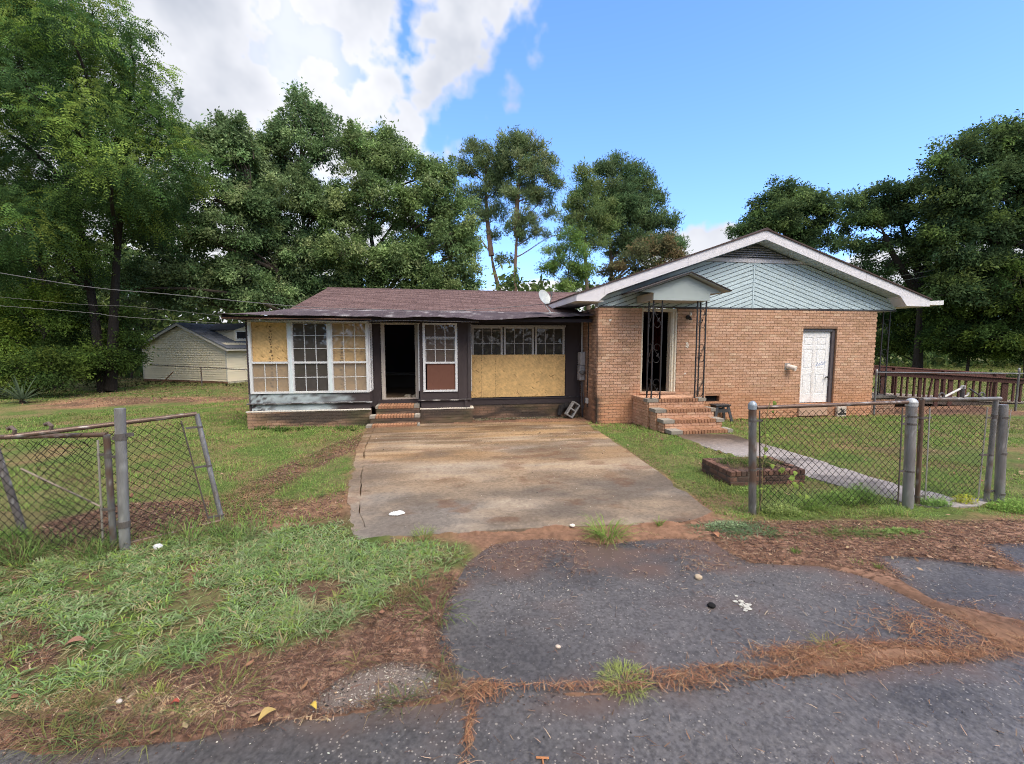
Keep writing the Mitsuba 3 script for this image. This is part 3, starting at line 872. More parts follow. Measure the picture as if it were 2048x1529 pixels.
note(rub.build('rubble_heap', MAT), 'small heap of pale rubble on the sill of the open sunroom doorway', 'rubble')

# ---- bay right of the doorway
BV = 0.80
by = MB(DARK, True)
sheet_minus(by, -4.19, -2.96, 0.575, 2.48, [(-4.11, -3.285, 0.76, 2.42)], lambda a, b, c, d: ((a, BV, c), (b, BV + 0.06, d)))
by.box((-4.19, BV + 0.061, 0.40), (-4.14, PD - 0.001, 2.48))
by.box((-3.01, BV + 0.061, 0.40), (-2.96, PD - 0.001, 2.48))
by.box((-4.17, BV + 0.012, 0.36), (-2.98, BV + 0.06, 0.545))
by.box((-3.27, BV - 0.02, 0.577), (-3.20, BV - 0.001, 2.44), bevel=0.004)
by.box((-3.04, BV - 0.02, 0.577), (-2.965, BV - 0.001, 2.44), bevel=0.004)
by.box((-3.12, BV - 0.035, 0.37), (-3.05, BV + 0.011, 0.56), bevel=0.005)
byk = by.build(sub(H, 'bay_wall'), MAT, jitter=0.15)
bl = MB((0.065, 0.055, 0.057), True)
strip(bl, -4.25, -2.95, BV - 0.045, BV - 0.002, 0.547, 0.573, n=40)
bl.build(sub(byk, 'ledge'), MAT, grime=lambda v, c: mildew(v, c, np.clip((meshkit.fbm(v * np.array([9, 9, 20.0]), 3, 12) - 0.52) * 8, 0, 0.8), (0.50, 0.48, 0.46)))
bf = MB((0.15, 0.11, 0.085), True)
bf.box((-4.19, BV - 0.03, -0.05), (-2.93, 1.3, 0.335))
bf.box((-4.20, BV - 0.05, 0.337), (-2.90, BV + 0.3, 0.358), color=(0.60, 0.55, 0.48), bevel=0.005)
bfk = bf.build(sub(H, 'bay_foundation'), MAT)
lay(brick_rects(-4.19, -2.93, -0.005, 0.335), BV - 0.03, 1, bfk, foundation_grime, most=60)
w4 = window('bay_window', -4.11, -3.285, 0.76, 2.42, BV, 1.465, 'white bay window right of the doorway, maroon board filling its lower sash', lites=((3, 3), None))
mb_ = MB((0.135, 0.062, 0.045), True)
mb_.box((-4.02, BV + 0.012, 0.80), (-3.35, BV + 0.024, 1.45))
note(mb_.build(sub(w4, 'maroon_board'), MAT, jitter=0.3), 'maroon board filling the lower sash')
ib = MB((0.075, 0.04, 0.033), True)
ib.box((-4.05, BV + 0.09, 1.45), (-3.34, BV + 0.10, 2.41))
ib.build(sub(w4, 'backing_board'), MAT, jitter=0.3)
ins2 = MB(WHITE * 0.9, True)
ins2.box((-4.055, BV + 0.035, 1.44), (-4.03, BV + 0.055, 2.06))
ins2.box((-3.365, BV + 0.035, 1.44), (-3.34, BV + 0.055, 2.06))
ins2.box((-4.029, BV + 0.035, 2.03), (-3.366, BV + 0.055, 2.06))
ins2.build(sub(w4, 'inner_sash'), SEMI)
sw2 = MB(WHITE, True)
sw2.box((-4.225, BV + 0.05, 0.78), (-4.192, BV + 0.11, 2.42), bevel=0.004)
sw2.box((-3.03, BV - 0.03, 0.74), (-2.955, BV - 0.0215, 2.42), bevel=0.002, color=WHITE * 0.0 + np.array((0.06, 0.05, 0.052)))
sw2.box((-2.958, BV + 0.07, 0.76), (-2.935, BV + 0.13, 2.41), bevel=0.004)
sw2.build(sub(byk, 'corner_trim'), SEMI)

# ---- triple window half covered by particle board
for i, (a, b, lab) in enumerate(((-2.90, -2.11, 'left third of the triple window above the large particle board'), (-2.08, -1.29, 'middle third of the triple window above the large particle board'),
                                (-1.26, -0.47, 'right third of the triple window above the large particle board'))):
    window('triple_window', a, b, 1.50, 2.355, PD, None, lab, lites=((3, 2), None), frame=0.05, color=np.array((0.44, 0.43, 0.42)), grid=0.017)
tm = MB((0.36, 0.35, 0.34), True)
tm.box((-2.95, PD - 0.05, 2.357), (-0.44, PD + 0.04, 2.40), bevel=0.005)
tm.build(sub(H, 'triple_head'), SEMI)
bb = osb_board(-2.93, -0.46, 0.555, 1.645, PD - 0.06, 'large tan particle board nailed over the lower half of the triple window')
sm = MB((0.16, 0.09, 0.04), True)
for u in (-2.66, -2.31):
    sm.box((u - 0.003, PD - 0.0612, 0.56), (u + 0.003, PD - 0.0598, 1.64))
for k in range(26):
    a, z = R.uniform(-2.9, -0.5), (0.58 if k % 2 else 1.62) if k < 18 else R.uniform(0.6, 1.6)
    sm.box((a, PD - 0.0625, z), (a + 0.012, PD - 0.0598, z + 0.012), color=(0.05, 0.04, 0.03))
for k in range(5):
    sm.obox((-0.62 + k * 0.03, PD - 0.0612, 1.60 - 0.01 * (k % 2)), (0.013, 0, 0.006), (0, 0.0012, 0), (0, 0, 0.004), color=(0.05, 0.035, 0.02))
sm.build(sub(bb, 'seam'), MAT)
of = MB((0.10, 0.08, 0.06), True)
of.box((-2.92, PD - 0.012, -0.05), (0.0, PD + 0.1, 0.35))
ofk = of.build(sub(H, 'wing_foundation'), MAT)
lay(brick_rects(-2.92, -0.01, -0.005, 0.35), PD - 0.012, 1, ofk, foundation_grime, most=100, tone=0.75)
# interior odds and ends behind the glass: a pale panel, fan blades
fn = MB((0.55, 0.53, 0.50), True)
for a in (0.3, 1.55, 2.8, 4.05, 5.3):
    c_, s_ = math.cos(a), math.sin(a)
    fn.obox((-2.05 + 0.36 * c_, 2.1 + 0.36 * s_, 2.28), (0.27 * c_, 0.27 * s_, 0.0), (-0.06 * s_, 0.06 * c_, 0.012), (0, 0, 0.005))
fn.tube([(-2.05, 2.1, 2.5), (-2.05, 2.1, 2.34), (-2.05, 2.1, 2.30), (-2.05, 2.1, 2.22)], [0.02, 0.03, 0.09, 0.07], 12)
note(fn.build('ceiling_fan', MAT), 'ceiling fan seen dimly through the panes above the large particle board', 'fan')

# ---- steps to the sunroom doorway
S2 = sub(H, 'sunroom_steps')
L2 = [(-5.22, -4.22, 0.72, PD - 0.045, 0.385), (-5.32, -4.20, 0.47, 0.715, 0.195), (-5.37, -4.20, 0.22, 0.465, 0.012)]
p2 = MB((0.12, 0.08, 0.06), True)
for (u0, u1, v0, v1, zt) in L2:
    p2.box((u0 + 0.004, v0 + 0.004, -0.02), (u1 - 0.004, v1, zt))
s2k = p2.build(S2, MAT)
for i, (u0, u1, v0, v1, zt) in enumerate(L2):
    rowlock(s2k, u0 - 0.02, u1 + 0.015, v0 - 0.02, v1 if i == 0 else v1 - 0.004, zt, step_grime, ((1, 2), (2, 2), (2, 1))[i], h=0.065)
    if zt > 0.1:
        lay(brick_rects(u0 + 0.012, u1 - 0.012, zt - math.floor(zt / COURSE) * COURSE, zt - 0.003), v0 + 0.004, 1, s2k, foundation_grime, keep=lambda r: r[0], tone=1.3)
        lay(brick_rects(v0 + 0.012, v1 - 0.012, 0.0, zt - 0.003), u0 + 0.004, 0, s2k, foundation_grime, keep=lambda r: r[0], tone=1.2)
        lay(brick_rects(v0 + 0.012, v1 - 0.012, 0.0, zt - 0.003), u1 - 0.004, 0, s2k, foundation_grime, sign=1, keep=lambda r: r[0], tone=1.2)

# ---- wing roof: shingled plane, sagging felt strip over the sunroom
WR = sub(H, 'wing_roof')
S_W = 0.252
V1, Z1 = 1.10, 2.72


def wing_z(v):
    return Z1 + (v - V1) * S_W


RIDGE_V = 5.0
U_L = -7.15


def wing_right(v):
    """Where the wing's roof ends at the main house: at its wall low down, in the valley higher up."""
    z = wing_z(v)
    return -0.03 if z < 3.0 else min((z - EL_Z) / sL + EL_U + 0.12, 1.6)


wr = MB((0.07, 0.045, 0.045), True)
vs = np.linspace(V1, RIDGE_V, 9)
for a, b in zip(vs[:-1], vs[1:]):
    wr.add([(U_L, a, wing_z(a) - 0.02), (wing_right(a), a, wing_z(a) - 0.02), (wing_right(b), b, wing_z(b) - 0.02), (U_L, b, wing_z(b) - 0.02)], [(0, 1, 2, 3)])
wr.add([(U_L, RIDGE_V, wing_z(RIDGE_V) - 0.02), (1.3, RIDGE_V, wing_z(RIDGE_V) - 0.02), (1.3, 9.0, 2.7), (U_L, 9.0, 2.7)], [(0, 1, 2, 3)])
wrk = wr.build(WR, MAT)
rows = []
EXP, TAB = 0.14, 0.305
k = 0
v = V1 - 0.06
while v < RIDGE_V - 0.02:
    u = U_L - 0.04 - (TAB / 2 if k % 2 else 0) - R.uniform(0, 0.02)
    ue = wing_right(v + 0.05)
    while u < ue:
        a, b = max(u + 0.004, U_L - 0.03), min(u + TAB - 0.004, ue)
        if b - a > 0.05:
            rows.append((a, b, v))
        u += TAB
    v += EXP
    k += 1
rest = MB(house=True)
SH = np.array([(0.130, 0.085, 0.083), (0.122, 0.079, 0.078), (0.138, 0.091, 0.089), (0.117, 0.076, 0.076), (0.144, 0.096, 0.094)])
order = np.argsort([r[2] for r in rows])
for i, j in enumerate(order):
    a, b, v = rows[j]
    m = MB(house=True) if i < 300 else rest
    t = SH[R.integers(5)] * R.uniform(0.88, 1.12)
    t = t * (1 + 0.35 * max(0, (a + 4) / 4.0) * 0.5)  # sky sheen painted in: shingles grow lighter towards the right end
    d = EXP + 0.05
    z0, z1 = wing_z(v), wing_z(v + d)
    lift = 0.010 + R.uniform(0, 0.004)
    m.add([(a, v, z0 + lift - 0.009), (b, v, z0 + lift - 0.009), (b, v + d, z1 - 0.006), (a, v + d, z1 - 0.006), (a, v, z0 + lift), (b, v, z0 + lift + R.uniform(-0.002, 0.002)), (b, v + d, z1 - 0.001), (a, v + d, z1 - 0.001)],
          [(3, 2, 1, 0), (4, 5, 6, 7), (0, 1, 5, 4), (1, 2, 6, 5), (2, 3, 7, 6), (3, 0, 4, 7)], t)
    if i < 300:
        m.build(sub(wrk, 'shingle'), MAT)
note(rest.build(sub(wrk, 'shingle_rows'), MAT), kind='stuff')
rg = MB((0.085, 0.055, 0.055), True)
zr = wing_z(RIDGE_V)
for k in range(29):
    a = U_L - 0.05 + k * 0.30
    if a < 1.1:
        rg.add([(a, RIDGE_V - 0.13, zr - 0.020), (a + 0.31, RIDGE_V - 0.13, zr - 0.026), (a + 0.31, RIDGE_V, zr + 0.022), (a, RIDGE_V, zr + 0.03), (a, RIDGE_V + 0.13, zr - 0.02), (a + 0.31, RIDGE_V + 0.13, zr - 0.026)],
               [(0, 1, 2, 3), (3, 2, 5, 4)])
rg.build(sub(wrk, 'ridge_cap'), MAT)
rk = MB((0.09, 0.06, 0.055), True)
rk.add([(U_L - 0.05, V1, wing_z(V1) - 0.10), (U_L - 0.03, V1, wing_z(V1) - 0.10), (U_L - 0.03, RIDGE_V, zr - 0.10), (U_L - 0.05, RIDGE_V, zr - 0.10), (U_L - 0.05, V1, wing_z(V1) + 0.0), (U_L - 0.03, V1, wing_z(V1) + 0.0), (U_L - 0.03, RIDGE_V, zr), (U_L - 0.05, RIDGE_V, zr)],
       [(3, 2, 1, 0), (4, 5, 6, 7), (0, 1, 5, 4), (1, 2, 6, 5), (2, 3, 7, 6), (3, 0, 4, 7)])
rk.build(sub(wrk, 'rake_board'), MAT)
gw = MB((0.30, 0.24, 0.19), True)
gw.add([(U_L, V1, 2.3), (U_L, 9.0, 2.3), (U_L, 9.0, 2.66), (U_L, RIDGE_V, zr - 0.03), (U_L, V1, wing_z(V1) - 0.03)], [(0, 1, 2), (0, 2, 3), (0, 3, 4)])
gw.build(sub(wrk, 'gable_end'), MAT)
# felt strip: a sheet with a torn, wavy lower edge
ft = MB((0.05, 0.04, 0.045), True)
nu, nv = 170, 9
us = np.linspace(-8.30, -0.04, nu)
edge = 0.16 + 0.05 * (meshkit.fbm(np.stack([us * 1.7, us * 0, us * 0], 1), 4, 3) - 0.5) + 0.02 * np.sin(us * 5)
sag = -0.055 * np.exp(-((us + 2.65) / 0.55) ** 2) - 0.02 * np.exp(-((us + 4.6) / 0.8) ** 2) + 0.07 * np.clip((us + 1.9) / 1.9, 0, 1) + 0.03 * (meshkit.fbm(np.stack([us * 3.1, us * 0 + 2, us * 0], 1), 3, 6) - 0.5)
g = np.zeros((nu, nv, 3))
for j, t in enumerate(np.linspace(0, 1, nv)):
    top_v = np.where(us < U_L, V1 + 0.35 * (U_L - us) / 1.15, V1 + 0.03)
    top_z = np.where(us < U_L, 2.745 - 0.135 * (U_L - us) / 1.15, 2.742)
    low_z = 2.535 + sag + 0.025 * np.clip((-7.2 - us), 0, 1.2)
    g[:, j, 0] = us
    g[:, j, 1] = edge + (top_v - edge) * t
    g[:, j, 2] = low_z + (top_z - low_z) * (t + 0.10 * math.sin(t * PI)) + 0.014 * (meshkit.fbm(np.stack([us * 4, us * 0 + t * 5, us * 0 + 9], 1), 3, 8) - 0.5)
q = np.array([[i * nv + j, (i + 1) * nv + j, (i + 1) * nv + j + 1, i * nv + j + 1] for i in range(nu - 1) for j in range(nv - 1)])
top = g.reshape(-1, 3)
bot = top - [0, 0, 0.008]
rim = np.array([[i * nv, (i + 1) * nv, (i + 1) * nv + nu * nv, i * nv + nu * nv] for i in range(nu - 1)])
fcol = np.array((0.060, 0.047, 0.055)) * (0.6 + 1.2 * meshkit.fbm(top * np.array([3, 7, 1.0]), 4, 15)[:, None])
fcol = fcol + np.clip((meshkit.fbm(top * np.array([5, 9, 1.0]) + 7, 4, 16)[:, None] - 0.58) * 1.2, 0, 0.16)
ft.add(np.vstack([top, bot]), np.vstack([q, q[:, ::-1] + nu * nv, rim[:, ::-1]]), np.vstack([fcol, fcol]))
note(ft.build(sub(wrk, 'felt_strip'), MAT), 'torn dark roofing felt sagging over the sunroom eave')
ef = MB((0.035, 0.03, 0.035), True)
ef.box((-8.26, 0.30, 2.44), (-0.03, 0.33, 2.525))
ef.box((-8.26, 0.331, 2.50), (-0.03, PD, 2.515))
ef.box((-8.28, 0.30, 2.47), (-8.262, 1.5, 2.56), color=(0.07, 0.05, 0.045))
ef.box((-8.25, 0.215, 2.455), (-5.2, 0.235, 2.475), color=(0.20, 0.11, 0.075))
ef.build(sub(wrk, 'eave_board'), MAT, jitter=0.3)
for i, (z, v) in enumerate(((2.44, 0.27), (2.40, 0.62))):
    cz = MB((0.30, 0.29, 0.30) if i == 0 else (0.40, 0.36, 0.30), True)
    pts = [(-8.24 + k * 0.34, v + 0.01 * math.sin(k), z + 0.012 * math.sin(k * 0.7 + i) - 0.012 * math.sin(k / 16 * PI)) for k in range(17 if i == 0 else 13)]
    cz.tube(pts, 0.006, 5)
    note(cz.build('gutter_wire', MAT), ('grey wire strung along the eave under the torn roofing felt', 'rust-brown wire looped below the sunroom eave in front of the window tops')[i], 'wire')


# ================================================================ things on and around the house
# satellite dish on the wing roof
sdh = MB((0.42, 0.455, 0.46), True)
dc, dn = np.array((-1.22, 0.42, 3.03)), np.array((0.42, -0.80, 0.42))
dn = dn / np.linalg.norm(dn)
da = np.cross(dn, [0, 0, 1.0])
da /= np.linalg.norm(da)
db = np.cross(da, dn)
rings, sides = 7, 30
pv = [dc]
for i in range(1, rings):
    t = i / (rings - 1)
    for k in range(sides):
        a = 2 * PI * k / sides
        pv.append(dc + da * math.cos(a) * 0.175 * t + db * math.sin(a) * 0.195 * t + dn * 0.035 * t * t)
pv = np.array(pv)
pf = [(0, 1 + k, 1 + (k + 1) % sides) for k in range(sides)]
for i in range(rings - 2):
    o = 1 + i * sides
    for k in range(sides):
        k2 = (k + 1) % sides
        pf += [(o + k, o + sides + k, o + sides + k2), (o + k, o + sides + k2, o + k2)]
pf = np.array(pf)
sdh.add(np.vstack([pv, pv - dn * 0.006]), np.vstack([pf, pf[:, ::-1] + len(pv)]))
note('satellite_dish', 'pale grey satellite dish mounted at the wing roof edge beside the brick house', 'satellite dish')
sdh.build('satellite_dish__reflector', SEMI, 40)
am = MB((0.25, 0.26, 0.28), True)
am.tube([dc - db * 0.17, dc - db * 0.22 + dn * 0.13, dc - db * 0.10 + dn * 0.27], 0.011, 6)
am.build('satellite_dish__feed_arm', SEMI)
lb = MB((0.10, 0.10, 0.11), True)
lb.tube([dc - db * 0.10 + dn * 0.26, dc - db * 0.055 + dn * 0.27, dc + dn * 0.28], [0.018, 0.026, 0.03], 8)
lb.build('satellite_dish__receiver', SEMI)
ms = MB((0.30, 0.31, 0.33), True)
ms.tube([dc - dn * 0.008, dc - dn * 0.06 - db * 0.05, (-1.17, 0.34, 2.80), (-1.08, 0.30, 2.67)], 0.014, 6)
ms.obox((-1.08, 0.29, 2.665), (0.06, 0, 0), (0, 0.05, 0.01), (0, 0, 0.006))
ms.build('satellite_dish__mast', SEMI)

# electric meter and its pipes on the side wall
note('electric_meter', 'grey electric meter box with conduit on the side wall next to the large particle board', 'electric meter')
mt = MB((0.34, 0.34, 0.36), True)
mt.box((-0.135, 0.84, 1.38), (-0.013, 1.10, 1.71), bevel=0.012)
mt.box((-0.15, 0.86, 0.98), (-0.013, 1.08, 1.372), bevel=0.012, color=(0.29, 0.29, 0.31))
mt.build('electric_meter__box', SEMI, jitter=0.15)
mg = MB((0.12, 0.12, 0.13), True)
mg.tube([(-0.10, 0.858, 1.19), (-0.10, 0.81, 1.19), (-0.10, 0.785, 1.19)], [0.06, 0.062, 0.04], 14)
mg.build('electric_meter__dial', SEMI)
cd = MB((0.40, 0.40, 0.41), True)
cd.tube([(-0.05, 1.02, 1.70), (-0.05, 1.02, 2.45), (-0.05, 1.02, 2.52)], 0.024, 8)
cd.build('electric_meter__conduit', SEMI)
cd = MB((0.10, 0.10, 0.11), True)
cd.tube([(-0.06, 0.99, 0.97), (-0.05, 0.98, 0.6), (-0.04, 0.96, 0.2), (-0.03, 0.95, 0.0)], 0.020, 8)
cd.tube([(-0.05, 0.90, 0.97), (-0.06, 0.86, 0.70), (-0.03, 0.80, 0.45), (-0.05, 0.86, 0.25)], 0.012, 6)
cd.build('electric_meter__cable', MAT)
dp = MB((0.050, 0.045, 0.045), True)
dp.tube([(-0.03, 0.60, 2.72), (-0.025, 0.60, 1.8), (-0.022, 0.62, 1.0), (-0.02, 0.66, 0.55), (-0.02, 0.62, 0.32)], 0.014, 6)
note(dp.build('black_cable', MAT), 'black cable hanging down the brick side wall behind the corner', 'cable')
jbx = MB((0.55, 0.55, 0.55), True)
jbx.box((-0.055, 0.56, 0.42), (-0.014, 0.68, 0.55), bevel=0.006)
note(jbx.build('junction_box', SEMI), 'small white outlet box low on the mildewed brick side wall', 'outlet box')

# wall lamp by the front door
note('wall_lamp', 'small black wall lamp with broken glass right of the front doorway', 'wall lamp')
wl = MB((0.03, 0.028, 0.03), True)
wl.tube([(2.29, -0.012, 2.57), (2.29, -0.05, 2.57), (2.29, -0.07, 2.58)], [0.055, 0.055, 0.03], 12)
wl.tube([(2.29, -0.07, 2.58), (2.30, -0.13, 2.55), (2.30, -0.13, 2.50)], [0.015, 0.015, 0.04], 8)
wl.build('wall_lamp__base', SEMI)
wb = MB((0.70, 0.68, 0.62), True)
wb.tube([(2.30, -0.13, 2.60), (2.30, -0.13, 2.66), (2.30, -0.12, 2.69)], [0.02, 0.028, 0.006], 10)
wb.build('wall_lamp__bulb', SEMI, 40)
# vent hood on the wall
note('dryer_vent', 'dirty white dryer vent hood on the brick wall left of the white side door', 'vent')
dv = MB((0.74, 0.66, 0.60), True)
dv.tube([(5.13, -0.012, 1.34), (5.17, -0.10, 1.32), (5.22, -0.19, 1.29)], [0.062, 0.064, 0.07], 14)
dv.build('dryer_vent__hood', SEMI, 40, jitter=0.35)
dv = MB((0.30, 0.28, 0.27), True)
dv.box((5.05, -0.014, 1.25), (5.21, -0.009, 1.43), bevel=0.002)
dv.build('dryer_vent__plate', SEMI)
# loose paint marks on the wall are plaster lumps
pp = MB((0.66, 0.60, 0.52), True)
for (u, z, s) in ((2.30, 1.93, 0.028), (2.325, 1.88, 0.02), (2.28, 1.86, 0.018), (2.315, 1.835, 0.012), (2.27, 1.19, 0.018), (0.29, 2.48, 0.022), (0.32, 2.49, 0.012)):
    pp.obox((u, -0.010, z), (s, 0, s * 0.3), (0, 0.006, 0), (-s * 0.4, 0, s))
pp.build(sub('house__front_wall', 'plaster_spot'), MAT)
# brick vent behind the steps
bv = MB((0.012, 0.011, 0.012), True)
bv.box((2.845, 0.10, 0.472), (3.235, 0.12, 0.618))
bv.box((2.845, 0.03, 0.472), (3.235, 0.045, 0.485), color=(0.05, 0.035, 0.03))
note(bv.build('house__foundation_vent', MAT), 'dark open foundation vent behind the porch steps')

# black step stool by the porch steps
note('step_stool', 'dark plastic step stool standing on the grass behind the porch steps', 'step stool')
st_ = MB((0.045, 0.045, 0.05), True)
st_.box((2.92, -0.34, 0.405), (3.34, -0.06, 0.435), bevel=0.010)
st_.box((2.95, -0.32, 0.375), (3.31, -0.08, 0.404), bevel=0.006, color=(0.035, 0.035, 0.04))
st_.build('step_stool__seat', SEMI)
for s_, t_ in ((-1, -1), (1, -1), (-1, 1), (1, 1)):
    lgm = MB((0.055, 0.055, 0.06), True)
    top_, bot_ = np.array((3.13 + s_ * 0.15, -0.20 + t_ * 0.10, 0.375)), np.array((3.13 + s_ * 0.235, -0.20 + t_ * 0.15, 0.0))
    lgm.obox((top_ + bot_) / 2, (0.035, 0, 0), (0, 0.012, 0), (top_ - bot_) / 2)
    lgm.build('step_stool__leg', SEMI)
for t_ in (-1, 1):
    lgm = MB((0.05, 0.05, 0.055), True)
    lgm.box((2.96, -0.20 + t_ * 0.115 - 0.008, 0.24), (3.30, -0.20 + t_ * 0.115 + 0.008, 0.32), bevel=0.005)
    lgm.build('step_stool__crossbar', SEMI)


# cinder block tilted against the meter corner
def cinder_block(key, c, yaw, tilt, color, label, size=(0.40, 0.20, 0.20)):
    l, w, h = size
    m = MB(color)
    t = 0.032
    parts = [((-l / 2, -w / 2, -h / 2), (l / 2, -w / 2 + t, h / 2)), ((-l / 2, w / 2 - t, -h / 2), (l / 2, w / 2, h / 2))]
    for x in (-l / 2, -t / 2, l / 2 - t):
        parts.append(((x, -w / 2 + t, -h / 2), (x + t, w / 2 - t, h / 2)))
    for a, b in parts:
        m.box(a, b, bevel=0.004)
    ca, sa_, ct, st2 = math.cos(yaw), math.sin(yaw), math.cos(tilt), math.sin(tilt)
    rx = np.array([[1, 0, 0], [0, math.cos(1.42), -math.sin(1.42)], [0, math.sin(1.42), math.cos(1.42)]])
    ry = np.array([[ct, 0, -st2], [0, 1, 0], [st2, 0, ct]])
    rz = np.array([[ca, -sa_, 0], [sa_, ca, 0], [0, 0, 1]])
    m.v = [v @ (rz @ ry @ rx).T + np.asarray(c) for v in m.v]
    note(m.build(key, MAT, jitter=0.25), label, 'concrete block')


cinder_block('concrete_block', HO + HU * -0.36 + HV * 0.80 + [0, 0, 0.235], HA + 0.12, 0.98, (0.30, 0.295, 0.29), 'grey hollow concrete block tilted up against the foundation by the meter')
bk = MB((0.03, 0.028, 0.03), True)
bk.tube([(-0.66, 1.0, 0.06), (-0.58, 1.06, 0.26), (-0.42, 1.1, 0.30), (-0.30, 1.12, 0.22)], [0.05, 0.09, 0.085, 0.04], 8)
note(bk.build('black_bag', MAT, jitter=0.4), 'crumpled black bag lying behind the tilted concrete block', 'bag')
cbk = MB((0.50, 0.44, 0.38), True)
cbk.box((6.62, -0.10, 0.0), (6.90, -0.02, 0.27), bevel=0.012)
cbk.box((6.64, -0.108, 0.06), (6.88, -0.101, 0.10), color=(0.03, 0.028, 0.028))
cbk.obox((6.76, -0.106, 0.15), (0.06, 0, 0.05), (0, 0.004, 0), (-0.012, 0, 0.014), color=(0.03, 0.028, 0.028))
cbk.obox((6.76, -0.108, 0.17), (0.05, 0, -0.055), (0, 0.004, 0), (0.012, 0, 0.011), color=(0.03, 0.028, 0.028))
note(cbk.build('vent_block', MAT, jitter=0.15), 'cream vent block with dark slots at the wall foot right of the white side door', 'vent block')


# ================================================================ fences
def zig_mesh(p00, p10, p11, p01, pitch=0.082, r=0.0031, color=(0.012, 0.010, 0.010), seed=0, sag=0.006, bottom=0.0):
    """Chain link woven over a quadrilateral: two families of kinked wires."""
    p00, p10, p11, p01 = (np.asarray(p, float) for p in (p00, p10, p11, p01))
    w, h = np.linalg.norm(p10 - p00), np.linalg.norm(p01 - p00)
    nrm = np.cross(p10 - p00, p01 - p00)
    nrm /= np.linalg.norm(nrm)
    m = MB(color)
    rr = np.random.default_rng(seed)

    def at(s, t):
        s, t = s[:, None], t[:, None]
        return (p00 * (1 - s) + p10 * s) * (1 - t) + (p01 * (1 - s) + p11 * s) * t

    for fam in (1, -1):
        for k in range(int(-h / pitch) - 1, int((w + h) / pitch) + 2):
            n = int(h / (pitch / 2)) + 2
            y = np.arange(n + 1) * pitch / 2
            x = (k * pitch + y) if fam == 1 else (k * pitch - y)
            ok = (x >= -1e-6) & (x <= w + 1e-6) & (y <= h)
            if ok.sum() < 2:
                continue
            x, y = x[ok], y[ok]
            P = at(x / w, y / h)
            wob = meshkit.fbm(np.stack([x * 2.2, y * 2.2, 0 * x + seed], 1), 3, seed)[:, None] - 0.5
            P = P + nrm * (wob * sag * 6 + fam * 0.0025 * np.where(np.arange(len(x)) % 2, 1, -1)[:, None]) + np.stack([wob[:, 0] * sag, 0 * x, wob[:, 0] * sag * 1.5], 1)
            m.tube(P, r, 3, cap=False)
    return m


GALV = np.array((0.255, 0.255, 0.26))
RUST = np.array((0.13, 0.085, 0.065))


def rusty(amount, seed=0, base=GALV):
    def f(v, c):
        n = meshkit.fbm(v * np.array([9, 9, 6.0]) + seed, 4, 20 + seed)
        k = np.clip((n - (1 - amount)) * 6, 0, 1)[:, None]
        p = np.clip((meshkit.fbm(v * 31.0, 3, 4) - 0.62) * 8, 0, 1)[:, None]
        c = c * (0.5 + 1.0 * meshkit.fbm(v * np.array([16, 16, 5.0]) + seed, 4, 60)[:, None])
        c = c * (1 - k) + RUST * k
        return c * (1 - p * 0.5) + np.array((0.5, 0.5, 0.5)) * p * 0.5
    return f


def pole(key, a, b, r, color=GALV, rust=0.4, seed=0, n=28, sides=16, mat=METAL):
    m = MB(color)
    a, b = np.asarray(a, float), np.asarray(b, float)
    m.tube([a + (b - a) * t for t in np.linspace(0, 1, n)], r, sides)
    return m.build(key, mat, 40, grime=rusty(rust, seed))


def band(key, c, r, h=0.02, axis=(0, 0, 1), lug=None):
    m = MB((0.10, 0.09, 0.085))
    c, ax = np.asarray(c, float), np.asarray(axis, float)
    m.tube([c - ax * h / 2, c + ax * h / 2], r, 14)
    if lug is not None:
        l = np.asarray(lug, float)
        s = np.cross(l, ax)
        m.obox(c + l * 0.5, l * 0.5, s / np.linalg.norm(s) * 0.006, ax * h * 0.5)
    m.build(key, SEMI)


def dome(key, c, r, color=(0.5, 0.52, 0.54)):
    m = MB(color)
    c = np.asarray(c, float)
    m.tube([c + [0, 0, z] for z in (-0.045, -0.01, 0.0)], [r * 1.12, r * 1.12, r * 1.16], 18)
    m.tube([c + [0, 0, z] for z in (0.0005, 0.018, 0.034, 0.044, 0.048)], [r * 1.10, r * 1.0, r * 0.72, r * 0.36, 0.002], 18)
    m.build(key, METAL, 50, jitter=0.2)


# right-hand panel between two posts
F1 = 'front_fence'
note(F1, 'short chain link fence panel between two grey posts right of the driveway', 'fence')
A1, A2 = np.array((2.70, 4.79, 0)), np.array((4.60, 4.97, 0))
B1, B2 = np.array((2.64, 4.79, 1.24)), np.array((4.55, 4.97, 1.25))
pole(F1 + '__post', A1 - [0, 0, .1], B1, 0.040, GALV * 0.62, 0.52, 1)
pole(F1 + '__post', A2 - [0, 0, .1], B2, 0.052, GALV * 0.95, 0.38, 2)
dome(F1 + '__post_cap', B1, 0.040, (0.30, 0.35, 0.40))
dome(F1 + '__post_cap', B2 + [0, 0, 0.0], 0.052)
e1 = (A2 - A1) / np.linalg.norm(A2 - A1)
pole(F1 + '__top_rail', B1 + e1 * 0.05 - [0, 0, 0.03], B2 - e1 * 0.05 + [0, 0, 0.0], 0.021, RUST * 1.2, 0.7, 3, 60)
note(zig_mesh(A1 + e1 * 0.09 + [0.0, 0, 0.06], A2 - e1 * 0.13 + [0, 0, 0.06], B2 - e1 * 0.12 - [0, 0, 0.03], B1 + e1 * 0.09 - [0, 0, 0.05], seed=3).build(F1 + '__chain_mesh', MAT), kind='stuff')
pole(F1 + '__tension_bar', A1 + e1 * 0.085 + [0, 0, 0.05], B1 + e1 * 0.085 - [0, 0, 0.06], 0.007, (0.06, 0.055, 0.05), 0.3, 4, 6, 6)
